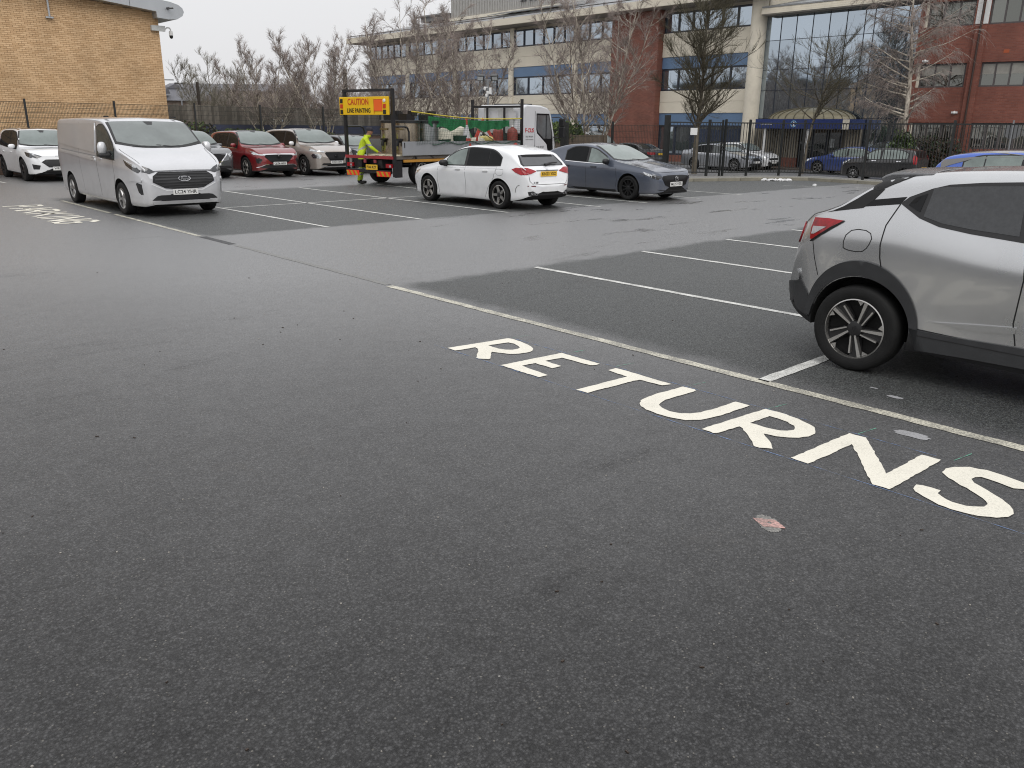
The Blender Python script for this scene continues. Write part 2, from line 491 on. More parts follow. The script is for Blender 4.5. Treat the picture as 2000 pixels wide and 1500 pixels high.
    def both(c, name, poly, axis, mat, **k):
        if axis == 'side':
            return [c.decal(name, poly, axis, mat, sd=sd, **k) for sd in (-1, 1)]
        return [c.decal(name, p, axis, mat, **k) for p in (poly, [(-a, b) for a, b in poly])]
    def strip(c, name, pts, axis, w=0.008, mat=None, sides=(-1, 1), off=0.0016, **k):
        up, dn = [], []
        for i, p in enumerate(pts):
            a = pts[max(i - 1, 0)]; b = pts[min(i + 1, len(pts) - 1)]
            d = Vector((b[0] - a[0], b[1] - a[1])).normalized(); n = Vector((-d.y, d.x)) * w / 2
            up.append((p[0] + n.x, p[1] + n.y)); dn.append((p[0] - n.x, p[1] - n.y))
        poly = up + dn[::-1]
        if axis == 'side': return [c.decal(name, poly, axis, mat or SEAM, sd=sd, off=off, rim=0, **k) for sd in sides]
        return [c.decal(name, poly, axis, mat or SEAM, off=off, rim=0, **k)]

    def wheels(c):
        sp = c.sp; key = (sp['tyre'], sp['rim'], sp.get('spoke', 'five'), sp.get('rimcol', 'silver'), sp.get('tw', .22))
        if not hasattr(Car, 'wm'): Car.wm = {}
        if key not in Car.wm: Car.wm[key] = wheel_meshes(*key)
        tm, rm, hm = Car.wm[key]
        for s in (sp['fo'], sp['fo'] + sp['wb']):
            for sd in (-1, 1):
                w = link(bpy.data.objects.new('wheel', tm), c.root)
                yo = (c.plan(s) - sp.get('inset', 0.03) - sp.get('tw', .22) / 2) * sd
                w.location = (c.xc - s, yo, sp['tyre'] - 0.004); w.rotation_euler = (0, sp.get('wrot', 0.3) + s, 0 if sd > 0 else PI)
                link(bpy.data.objects.new('rim', rm), w); link(bpy.data.objects.new('hub_cap', hm), w)

    def side_windows(c, sA, sD, sB, glass, glass2=None, sC=None, pillar=0.10, lift=0.03, surround=True, trim=None, upper=0.86, taper=.10):
        def up(s):
            zt, zb, g = c.g(s); return min(zb + upper * g - 0.004, zt - pillar) - taper * max(0, (s - sD + .42) / .42) ** 2.2
        lo = lambda s: c.g(s)[1] + lift
        N = 26; ss = [sA + (sD - sA) * i / N for i in range(N + 1)]
        ss = [s for s in ss if up(s) - lo(s) > 0.012]
        s0, s1 = ss[0], ss[-1]
        def pane(a, b):
            q = [s for s in ss if a < s < b]; q = [max(a, s0)] + q + [min(b, s1)]
            return [(s, lo(s)) for s in q] + [(s, up(s)) for s in reversed(q) if up(s) > lo(s) + .004]
        full = pane(s0, s1); cx = sum(p[0] for p in full) / len(full); cz = sum(p[1] for p in full) / len(full)
        grow = [(p[0] + (0.03 if p[0] > cx else -0.03) * min(1, abs(p[0] - cx) / .3), p[1] + (.022 if p[1] > cz else -.022)) for p in full]
        if surround: c.both('window_surround', grow, 'side', BLACK, off=0.005, rim=0.0, grid=.05)
        bars = [s0] + [x for x in (sB, sC) if x] + [s1]
        for i in range(len(bars) - 1):
            a = bars[i] + (0.045 if i else 0.0); b = bars[i + 1] - (0.045 if i < len(bars) - 2 else 0.0)
            if sC and i == 2: a = bars[i] + .012
            if sC and i == 1: b = bars[i + 1] - .012
            c.both('side_window', pane(a, b), 'side', glass if i == 0 else (glass2 or glass), off=0.009, rim=0.003, grid=.05)
        if trim:
            c.strip('window_trim', [(s, lo(s) - .028) for s in ss], 'side', w=.018, mat=trim, off=.006)
        return lo, up, s0, s1

    def windscreen(c, s0, s1, inset0=0.10, inset1=0.05, curve=0.12, mat=None, mirror=True):
        w0 = c.plan(s0) * c.beltw - inset0; w1 = c.yroof(s1) - inset1
        def poly(e):
            b = [(s0 + .02 - e + curve * (abs(t) ** 2), t * (w0 + e)) for t in [i / 6 - 1 for i in range(13)]]
            t_ = [(s1 + e * .4 + 0.04 * (abs(t) ** 2), t * (w1 + e)) for t in [1 - i / 4 for i in range(9)]]
            return b + t_
        c.decal('windscreen_frame', poly(0.05), 'top', BLACK, off=0.006, rim=0.006, grid=.06)
        g = c.decal('windscreen', poly(0), 'top', mat or GLASS_W, off=0.011, rim=.003, grid=.06)
        if mirror: c.decal('mirror_mount', [(s1 - .02, -.1), (s1 - .02, .1), (s1 - .14, .05), (s1 - .14, -.05)], 'top', BLACK, off=.014, rim=0)
        for y in (-.12, .38):
            c.strip('wiper', [(s0 + .005, y), (s0 + .02, y - .25), (s0 + .05, y - .48)], 'top', w=.016, mat=BLACK, off=.016)
        return g

    def mirror(c, s, z, mat, size=(0.13, 0.22, 0.15), arm=True, yo=0.10):
        for sd in (-1, 1):
            mb = MB(); w = c.plan(s) * c.beltw
            sx, sy, sz = size
            prof = []
            vs, fs = [], []; n = 10; m = 6
            for i in range(m + 1):
                u = -1 + 2 * i / m; r = max(0.12, (1 - abs(u) ** 3.2)) ** 0.5
                for k in range(n):
                    a = 2 * PI * k / n
                    ca, sa = math.cos(a), math.sin(a)
                    px = sx / 2 * (abs(ca) ** .75) * (1 if ca > 0 else -1) * r; pz = sz / 2 * (abs(sa) ** .75) * (1 if sa > 0 else -1) * r
                    vs.append((px + u * .02, (u * sy / 2), pz))
            for i in range(m):
                for k in range(n): fs.append((i * n + k, i * n + (k + 1) % n, (i + 1) * n + (k + 1) % n, (i + 1) * n + k))
            fs.append(tuple(range(n))); fs.append(tuple(m * n + k for k in range(n)))
            cx = c.xc - s
            mb.add([(p[0] + cx, (p[1] + w + yo) * sd if False else sd * (p[1] + w + yo), p[2] + z) for p in vs], fs)
            o = mb.build('door_mirror', mat, c.root, smooth=R(50))
            if arm:
                a = MB(); a.tube([(cx - .01, sd * (w - .06), z - .06), (cx, sd * (w + yo * .8), z - sz * .38)], [.035, .03], n=6); a.build('mirror_arm', BLACK, o)

    def handles(c, ss, z, mat, w=0.2, h=0.035):
        for s in ss:
            c.both('door_handle', [(s, z), (s + w, z + .006), (s + w, z + h), (s, z + h - .004)], 'side', mat, off=.022, rim=.02, grid=.05)

    def plate(c, txt, z, end, col, y=0.0, tilt=0.0, align='CENTER'):
        d = Vector((-1 if end == 'front' else 1, 0, 0)); o = Vector((5 if end == 'front' else -6, y, z))
        best = None
        for yy in (-.2, 0, .2):
            for zz in (-.05, .05):
                h = c.bvh.ray_cast(o + Vector((0, yy, zz)), d)[0]
                if h is not None and (best is None or h.x * -d.x > best): best = h.x * -d.x
        x = (best if best is not None else c.xc) * -d.x
        sx = 1 if end == 'front' else -1
        mb = MB(); mb.box((0, 0, 0), (0.012, 0.52, 0.112))
        p = mb.build('number_plate', col, c.root); p.location = (x + sx * .012, y, z); p.rotation_euler = (0, tilt * sx, 0)
        if txt:
            al = {'CENTER': 0, 'LEFT': -.22, 'RIGHT': .22}[align]
            lettering(txt, 0.095, INK, p, (sx * .0075, al * sx, -.002), (PI / 2, 0, PI / 2 * sx), width=0.455 if align == 'CENTER' else None, extrude=.0012, align=align)
        return p

def wheel_meshes(r, rr, style, col, tw):
    cm = {'silver': M('alloy_silver', (0.42, 0.42, 0.42), rough=0.3, metal=0.9, var=0.1), 'black': M('alloy_black', (0.02, 0.02, 0.021), rough=0.35, metal=0.3, var=0.1), 'cut': M('alloy_cut', (0.50, 0.49, 0.47), rough=0.28, metal=0.9, var=0.1), 'white': M('wheel_trim', (0.5, 0.5, 0.5), rough=0.4, metal=0.5)}[col]
    w = tw / 2
    t = MB(); t.lathe([(rr - .012, -w * .8), (rr + .01, -w * .98), ((r + rr) / 2, -w), (r * .965, -w * .9), (r * .992, -w * .7), (r, -w * .3), (r, w * .3), (r * .992, w * .7), (r * .965, w * .9), (r * .93, w * .985), ((r + rr) / 2, w), (rr + .012, w * .97), (rr - .006, w * .86), (rr - .012, w * .3)], n=48, axis='Y')
    # tread grooves and the dark inside of the wheel
    t.cur = 1
    t.lathe([(rr - .012, w * .30), (rr * .5, w * .12), (0.0, w * .12)], n=32, axis='Y')
    tm = t.mesh('wheel', [RUBBER, DARK], smooth=R(45))
    b = MB()
    lip = .011 if style == 'juke' else .018
    b.lathe([(rr - .010, w * .40), (rr - .008, w * .84), (rr + .002, w * .90), (rr - .004 - lip * .3, w * .93), (rr - lip * .8, w * .90), (rr - lip * .9, w * .55)], n=48, axis='Y')
    hub = .068
    def spoke(a, a0, a1, r0, r1, w0, w1, y0, y1, th=.03):
        p = []
        for (rad, ang, wd, y) in ((r0, a + a0, w0, y0), (r1, a + a1, w1, y1)):
            cx, cz = rad * math.cos(ang), rad * math.sin(ang)
            p.append((cx, cz, y, wd))
        d = Vector((p[1][0] - p[0][0], p[1][1] - p[0][1])).normalized(); n = Vector((-d.y, d.x))
        vs = []
        for (cx, cz, y, wd) in p:
            for sg in (-1, 1):
                for yy, kk in ((y, .8), (y - th, 1.15)):
                    vs.append((cx + n.x * wd / 2 * sg * kk, yy, cz + n.y * wd / 2 * sg * kk))
        b.add(vs, [(0, 2, 6, 4), (1, 5, 7, 3), (0, 4, 5, 1), (2, 3, 7, 6), (0, 1, 3, 2), (4, 6, 7, 5)])
    r1 = rr - .012
    yf = w * .86
    if style == 'five':
        for k in range(5): spoke(2 * PI * k / 5, 0, 0, hub * .6, r1, .075, .052, yf * .9, yf)
    elif style == 'fivetwin':
        for k in range(5):
            spoke(2 * PI * k / 5, .28, .11, hub * .8, r1, .036, .03, yf * .9, yf); spoke(2 * PI * k / 5, -.28, -.11, hub * .8, r1, .036, .03, yf * .9, yf)
    elif style == 'ten':
        for k in range(10): spoke(2 * PI * k / 10, 0, 0, hub * .7, r1, .034, .026, yf * .9, yf)
    elif style == 'multi':
        for k in range(7): spoke(2 * PI * k / 7, .15, -.10, hub * .7, r1, .05, .03, yf * .9, yf)
    elif style == 'juke':
        for k in range(5):
            a = 2 * PI * k / 5
            spoke(a, 0.10, 0.0, hub * .80, r1, .018, .036, yf * .92, yf)
            b.cur = 0
            spoke(a, 0.66, 0.38, hub * .95, rr * .84, .013, .017, yf * .90, yf * .97)
            b.cur = 1
            spoke(a, 0.18, 0.22, hub * .9, r1, .060, .10, yf * .62, yf * .72, .03)     # dark web between each pair of blades
            b.cur = 0
            a2 = a - .20
            p = [(r1, a2 + .10), (r1, a2 - .12), (rr * .80, a2 + .02)]
            b.prism([(q[0] * math.cos(q[1]), q[0] * math.sin(q[1])) for q in p], yf * .86, yf * .95, 'Y')
    rm = b.mesh('rim', [cm, BLACK], smooth=R(40))
    h = MB(); h.lathe([(0.0, yf * .97), (hub * .55, yf * .96), (hub * .9, yf * .9), (hub, yf * .7), (hub, yf * .3)], n=20, axis='Y')
    for k in range(5):
        a = 2 * PI * (k + .5) / 5
        h.lathe([(0, yf * .86), (.011, yf * .85), (.012, yf * .6)], c=(hub * 1.25 * math.cos(a), 0, -hub * 1.25 * math.sin(a)), n=6, axis='Y')
    # brake disc seen between the spokes
    if style == 'juke':
        h.lathe([(.020, yf * .975), (.020, yf * 1.0), (.015, yf * 1.0), (.015, yf * .975)], n=18, axis='Y'); h.box((0, yf * .985, 0), (.052, .004, .008), ry=.7)
    hm = h.mesh('hub_cap', [cm if style in ('five', 'ten') and col != 'cut' else BLACK], smooth=R(40))
    return tm, rm, hm

# ------------------------------------------------------------------ ground
def asphalt(name, zones):
    m = bpy.data.materials.new(name); m.use_nodes = True
    nt = m.node_tree; L = nt.links.new; b = nt.nodes['Principled BSDF']
    tc = nd(nt, 'ShaderNodeTexCoord'); P = tc.outputs['Object']
    def noise(sc, det=3.0, ro=.6):
        n = nd(nt, 'ShaderNodeTexNoise', Scale=sc, Detail=det, Roughness=ro); L(P, n.inputs['Vector']); return n.outputs['Fac']
    def rng(v, a, b_, c_, d, smooth=False):
        n = nd(nt, 'ShaderNodeMapRange'); n.interpolation_type = 'SMOOTHSTEP' if smooth else 'LINEAR'
        for k, x in (('From Min', a), ('From Max', b_), ('To Min', c_), ('To Max', d)): n.inputs[k].default_value = x
        L(v, n.inputs['Value']); return n.outputs['Result']
    def math_(op, a, b_=None):
        n = nd(nt, 'ShaderNodeMath', operation=op)
        for i, x in enumerate((a, b_)):
            if x is None: continue
            if isinstance(x, (int, float)): n.inputs[i].default_value = x
            else: L(x, n.inputs[i])
        return n.outputs[0]
    def mixc(f, a, b_):
        n = nd(nt, 'ShaderNodeMix', data_type='RGBA')
        for k, x in (('Factor', f), ('A', a), ('B', b_)):
            if isinstance(x, (int, float)): n.inputs[k].default_value = x
            elif isinstance(x, tuple): n.inputs[k].default_value = (*x, 1)
            else: L(x, n.inputs[k])
        return n.outputs['Result']
    fine = noise(260, 2); mid = noise(38, 4, .7); big = noise(2.3, 5, .65); huge = noise(.32, 4, .55); stain = noise(1.1, 6, .7)
    vor = nd(nt, 'ShaderNodeTexVoronoi', Scale=95.0); L(P, vor.inputs['Vector'])
    sepc = nd(nt, 'ShaderNodeSeparateColor'); L(vor.outputs['Color'], sepc.inputs[0])
    sp = nd(nt, 'ShaderNodeSeparateXYZ'); L(P, sp.inputs[0])
    X = math_('ADD', sp.outputs['X'], math_('MULTIPLY', math_('SUBTRACT', big, .5), .5)); Y = math_('ADD', sp.outputs['Y'], math_('MULTIPLY', math_('SUBTRACT', big, .5), .45))
    if zones:
        # coarser, darker stone in the marked bays; smoother, wetter surface on the lanes
        inx = rng(X, 5.45, 5.85, 0, 1, True)
        z1 = rng(Y, 7.95, 8.25, 1, 0, True)
        z2 = math_('MULTIPLY', rng(Y, 13.75, 14.05, 0, 1, True), rng(Y, 23.0, 23.9, 1, 0, True))
        bay = math_('MULTIPLY', inx, math_('MAXIMUM', z1, z2))
    else:
        bay = math_('MULTIPLY', huge, 0.0)
    # stones in the binder; grain at several sizes so that it still reads some way off
    grain = noise(13, 6, .78); lump_ = noise(5.5, 4, .7); grit = noise(48, 8, .95)
    stone = rng(sepc.outputs[0], 0, 1, .40, 1.75)
    gap = rng(vor.outputs['Distance'], .25, .62, 1.15, .50)  # dark binder, deepened in colour to stand in for shading in the pits
    lane_c = mixc(fine, (.022, .022, .0225), (.058, .058, .0585)); bay_c = mixc(fine, (.030, .032, .0315), (.088, .094, .091))
    base = mixc(bay, lane_c, bay_c)
    def mul(c_, v):
        n = nd(nt, 'ShaderNodeMix', data_type='RGBA', blend_type='MULTIPLY'); n.inputs['Factor'].default_value = 1.0; L(c_, n.inputs['A']); L(v, n.inputs['B']); return n.outputs['Result']
    col = mul(base, math_('MULTIPLY', math_('MULTIPLY', stone, gap), math_('MULTIPLY', rng(stain, .3, .7, .95, 1.05), math_('MULTIPLY', rng(grain, .33, .67, .86, 1.14), rng(grit, .40, .60, .32, 1.85)))))
    # worn, silted lanes, also paled with distance: wet sheen put into the colour
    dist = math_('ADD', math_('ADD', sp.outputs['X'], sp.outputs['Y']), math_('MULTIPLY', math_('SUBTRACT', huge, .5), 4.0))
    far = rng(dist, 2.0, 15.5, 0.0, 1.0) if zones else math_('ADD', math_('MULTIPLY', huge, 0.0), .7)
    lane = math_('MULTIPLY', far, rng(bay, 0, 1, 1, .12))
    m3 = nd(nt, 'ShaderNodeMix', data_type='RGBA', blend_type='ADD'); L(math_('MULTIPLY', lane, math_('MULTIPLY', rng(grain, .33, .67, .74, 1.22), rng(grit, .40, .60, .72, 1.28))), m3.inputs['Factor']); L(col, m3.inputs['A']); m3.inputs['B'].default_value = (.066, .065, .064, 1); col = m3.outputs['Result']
    # brown silt where water has stood
    silt = math_('MULTIPLY', rng(noise(.75, 6, .72), .60, .74, 0, .45, True), rng(mid, .4, .6, .3, 1))
    col = mixc(silt, col, (.070, .058, .048))
    # pale chippings and grit
    v2 = nd(nt, 'ShaderNodeTexVoronoi', Scale=11.0); L(P, v2.inputs['Vector']); s2 = nd(nt, 'ShaderNodeSeparateColor'); L(v2.outputs['Color'], s2.inputs[0])
    chip = math_('MULTIPLY', math_('LESS_THAN', v2.outputs['Distance'], math_('MULTIPLY', s2.outputs[1], .055)), math_('GREATER_THAN', s2.outputs[0], .84))
    col = mixc(math_('MULTIPLY', chip, math_('MULTIPLY', s2.outputs[2], .8)), col, (.36, .35, .32))
    v3 = nd(nt, 'ShaderNodeTexVoronoi', Scale=75.0); L(P, v3.inputs['Vector']); s3 = nd(nt, 'ShaderNodeSeparateColor'); L(v3.outputs['Color'], s3.inputs[0])
    chip3 = math_('MULTIPLY', math_('LESS_THAN', v3.outputs['Distance'], .28), math_('GREATER_THAN', s3.outputs[0], .88))
    col = mixc(math_('MULTIPLY', chip3, math_('MULTIPLY', s3.outputs[1], .8)), col, (.25, .235, .205))
    L(col, b.inputs['Base Color'])
    # wetness: a standing film on the lanes, drier and rougher underfoot and in the bays
    streak = nd(nt, 'ShaderNodeTexNoise', Scale=1.0, Detail=6.0, Roughness=.7); mpn = nd(nt, 'ShaderNodeMapping'); mpn.inputs['Rotation'].default_value = (0, 0, R(47)); mpn.inputs['Scale'].default_value = (.45, 1.3, 1); L(P, mpn.inputs['Vector']); L(mpn.outputs[0], streak.inputs['Vector'])
    dry = math_('ADD', rng(streak.outputs['Fac'], .57, .72, 0, .25, True), math_('MULTIPLY', math_('SUBTRACT', lump_, .5), .3))
    wet = math_('MINIMUM', math_('MAXIMUM', math_('SUBTRACT', math_('ADD', math_('MULTIPLY', far, .92), .10), dry), 0), 1)
    wet = math_('MULTIPLY', wet, rng(bay, 0, 1, 1, .30))
    rough = math_('ADD', rng(wet, 0, 1, .60, .40), math_('MULTIPLY', math_('SUBTRACT', grain, .5), .35))
    # shallow films of standing water on the cross lane
    pud = math_('MULTIPLY', rng(streak.outputs['Fac'], .56, .66, 0, .8, True), math_('MULTIPLY', rng(lane, .55, .9, 0, 1, True), rng(sp.outputs['X'], 6.5, 10.5, 0, 1, True) if zones else rng(huge, .4, .6, 0, 1)))
    rough = math_('ADD', math_('MULTIPLY', rough, rng(pud, 0, 1, 1, .32)), 0.0)
    L(rough, b.inputs['Roughness'])
    L(rng(wet, 0, 1, .35, 1.0), b.inputs['Specular IOR Level'])
    L(rng(wet, 0, 1, 1.5, 2.0), b.inputs['IOR'])
    hgt = math_('ADD', math_('MULTIPLY', vor.outputs['Distance'], -.9), math_('ADD', math_('MULTIPLY', mid, .9), math_('ADD', math_('MULTIPLY', grain, 2.2), math_('MULTIPLY', grit, .9))))
    hgt = math_('ADD', hgt, math_('MULTIPLY', fine, .35))
    bp = nd(nt, 'ShaderNodeBump'); bp.inputs['Distance'].default_value = .0085
    L(math_('MULTIPLY', rng(wet, 0, 1, 1.0, .42), rng(pud, 0, 1, 1, .12)), bp.inputs['Strength']); L(hgt, bp.inputs['Height'])
    L(bp.outputs['Normal'], b.inputs['Normal'])
    return m

def sheet(name, poly, z, mat, kind='structure', depth=0.0):
    mb = MB()
    if depth: mb.prism(poly, z - depth, z, 'Z')
    else: mb.add([(x, y, z) for x, y in poly], [tuple(range(len(poly)))])
    o = mb.build(name, mat)
    if kind: o['kind'] = kind
    return o

GROUND = M('far_ground', (.07, .075, .05), rough=.9, var=.35, vscale=.3)
sheet('ground', [(-500, -500), (700, -500), (700, 700), (-500, 700)], -0.62, GROUND)
LOT = asphalt('car_park_asphalt', True)
sheet('car_park', [(-60, -60), (28.9, -60), (29.9, 15.9), (29.3, 16.6), (26.6, 17.75), (23.8, 19.0), (23.8, 35.0), (-60, 35.0)], 0.0, LOT, depth=.5)
ROADM = asphalt('road_asphalt', False)
sheet('road', [(30.2, -70), (45.2, -70), (45.2, 100), (24.2, 100), (24.2, 36.0), (24.2, 20), (31.2, 17)], -0.40, ROADM)
PAVE = M('paving', (.20, .195, .18), rough=.55, var=.2, vscale=1.2, bump=.004, bscale=40)
KERB = M('kerb_concrete', (.23, .215, .17), rough=.7, var=.25, vscale=2, bump=.004, bscale=50)
# strip of pavement along the fence, with its kerb stones
kl = [(23.8, 19.0), (26.6, 17.75), (29.3, 16.6), (29.9, 15.9), (29.4, 5.0), (28.9, -30.0)]
outer = [(24.6, 20.6), (27.3, 19.3), (30.2, 18.0), (31.6, 16.6), (31.1, 5.0), (30.6, -30.0)]
sheet('pavement', kl + outer[::-1], .085, PAVE, depth=.6)
kerb = bpy.data.objects.new('kerb', None); link(kerb); kerb['kind'] = 'structure'
acc = 0
for i in range(len(kl) - 1):
    a, b_ = Vector(kl[i]), Vector(kl[i + 1]); d = b_ - a; Ln = d.length; n = max(1, int(Ln / .92))
    if i == 4: n = 22; Ln = n * .92; d = d.normalized() * Ln; b_ = a + d
    ang = math.atan2(d.y, d.x)
    for k in range(n):
        p = a + d * (k + .5) / n
        mb = MB(); mb.box((0, 0, 0), (Ln / n - .012, .125, .23)); o = mb.build('kerb_stone', KERB, kerb)
        o.location = (p.x, p.y, .0 + .004 * math.sin(k * 2.1)); o.rotation_euler = (0, 0, ang); bevel_obj(o, .015)
sheet('forecourt', [(45.2, -70), (60, -70), (60, 120), (45.2, 120)], -0.34, M('forecourt_paving', (.085, .07, .06), rough=.5, var=.25, vscale=1.5, bump=.004), depth=.3)
sheet('upper_ground', [(-60, 35.35), (23.0, 35.35), (23.0, 300), (-60, 300)], .72, GROUND, depth=1.2)
sheet('far_road', [(24.2, 100), (60, 100), (60, 120), (24.2, 120)], -.40, ROADM)

# ------------------------------------------------------------------ painted markings
def line_paint(name, col, wear):
    m = bpy.data.materials.new(name); m.use_nodes = True
    nt = m.node_tree; b = nt.nodes['Principled BSDF']; b.inputs['Roughness'].default_value = .5
    tc = nd(nt, 'ShaderNodeTexCoord')
    n1 = nd(nt, 'ShaderNodeTexNoise', Scale=70.0, Detail=4.0, Roughness=.7); n2 = nd(nt, 'ShaderNodeTexNoise', Scale=5.0, Detail=4.0)
    nt.links.new(tc.outputs['Object'], n1.inputs['Vector']); nt.links.new(tc.outputs['Object'], n2.inputs['Vector'])
    ad = nd(nt, 'ShaderNodeMath', operation='MULTIPLY_ADD'); ad.inputs[1].default_value = .5; nt.links.new(n2.outputs['Fac'], ad.inputs[0]); nt.links.new(n1.outputs['Fac'], ad.inputs[2])
    mr = nd(nt, 'ShaderNodeMapRange'); mr.inputs['From Min'].default_value = .80 - wear * .25; mr.inputs['From Max'].default_value = .98 - wear * .2
    mr.inputs['To Min'].default_value = 0; mr.inputs['To Max'].default_value = wear
    nt.links.new(ad.outputs[0], mr.inputs['Value'])
    mx = nd(nt, 'ShaderNodeMix', data_type='RGBA'); mx.inputs['A'].default_value = (*col, 1); mx.inputs['B'].default_value = (.10, .098, .09, 1)
    nt.links.new(mr.outputs['Result'], mx.inputs['Factor']); nt.links.new(mx.outputs['Result'], b.inputs['Base Color'])
    bp = nd(nt, 'ShaderNodeBump', Strength=.6, Distance=.004); nt.links.new(n1.outputs['Fac'], bp.inputs['Height']); nt.links.new(bp.outputs['Normal'], b.inputs['Normal'])
    return m
FRESH = line_paint('fresh_cream_paint', (.80, .765, .66), .22)
FRESH.node_tree.nodes['Principled BSDF'].inputs['Specular IOR Level'].default_value = .3
WORN = line_paint('worn_cream_paint', (.66, .63, .52), .75)
WHITE = line_paint('worn_white_paint', (.74, .74, .70), .6)
rng_ = random.Random(5)
def stripe(name, a, b_, w, mat, label, group, z=.004, taper=0):
    a = Vector(a); b_ = Vector(b_); d = (b_ - a); n = max(2, int(d.length / .12)); u = d.normalized(); q = Vector((-u.y, u.x))
    L_, R_ = [], []
    for i in range(n + 1):
        p = a + d * i / n
        L_.append(p + q * (w / 2 + rng_.uniform(-.006, .006))); R_.append(p - q * (w / 2 + rng_.uniform(-.006, .006)))
    mb = MB(); mb.add([(p.x, p.y, z) for p in L_ + R_], [(i, i + 1, n + 2 + i, n + 1 + i) for i in range(n)])
    o = mb.build(name, mat)
    me = o.data
    if me.polygons[0].normal.z < 0: me.flip_normals()
    return tag(o, label, 'road marking', group)
G1 = 'painted bay lines'
stripe('edge_line', (5.50, 8.17), (5.43, -1.5), .10, WORN, 'long worn cream line running beside the RETURNS lettering', None)
stripe('edge_line', (5.70, 22.65), (5.66, 18.9), .085, WORN, 'broken cream line at the left, beside the van rear wheel', None)
stripe('edge_line', (5.655, 18.6), (5.60, 14.05), .085, WORN, 'worn cream line running forward from under the silver van', None)
stripe('bay_divider', (5.48, 3.10), (7.4, 3.10), .10, WHITE, 'white cross line running under the silver car rear tyre', None)
LBL = ['long white bay line nearest the silver car rear bumper', 'second white bay line from the RETURNS lettering', 'third white bay line, ending beside the silver car tail lamp', 'fourth short white bay line above the silver car tail lamp', 'white bay line beside the silver car roof spoiler']
for i, (x, y1) in enumerate([(7.84, 8.05), (10.19, 8.07), (12.5, 8.05), (14.76, 8.07), (17.05, 8.07)]):
    stripe('bay_line', (x, y1), (x, 3.2), .09, WHITE, LBL[i], G1)
LBL = ['white bay line beside the van front wheel', 'white bay line crossing the empty bays in the middle', 'white bay line running under the white hatchback', 'white bay line between white hatchback and grey hatchback', 'white bay line under the grey hatchback front', 'white bay line just beyond the grey hatchback nose', 'farthest white bay line past the grey hatchback']
for i, x in enumerate([8.0, 10.21, 12.6, 15.35, 17.14, 19.46, 21.6]):
    stripe('bay_line', (x, 13.85 if x < 15 else 13.5), (x - .05, 23.35), .08, WHITE, LBL[i], G1)
stripe('bay_divider', (8.0, 18.6), (22, 18.7), .07, WHITE, 'thin white cross line joining the empty bays', None)
for i, x in enumerate([8.9, 11.05, 13.35, 15.7, 18.0]):
    stripe('bay_line', (x, 28.7), (x, 33), .09, WHITE, ['white bay line between the van and the grey crossover', 'white bay line between grey and red crossovers', 'white bay line between red and beige crossovers', 'white bay line right of the beige crossover', 'white bay line behind the flatbed lorry'][i], G1)
stripe('bay_line', (6.1, 30.4), (6.0, 33), .09, WHITE, 'white bay line left of the white crossover', G1)
for i, (a, b_) in enumerate([((26.3, 14.9), (27.4, 13.6)), ((27.5, 12.9), (28.5, 11.9))]):
    stripe('bay_line', a, b_, .07, WHITE, ['thin white line near the litter by the far kerb', 'thin white line right of the litter by the far kerb'][i], G1)

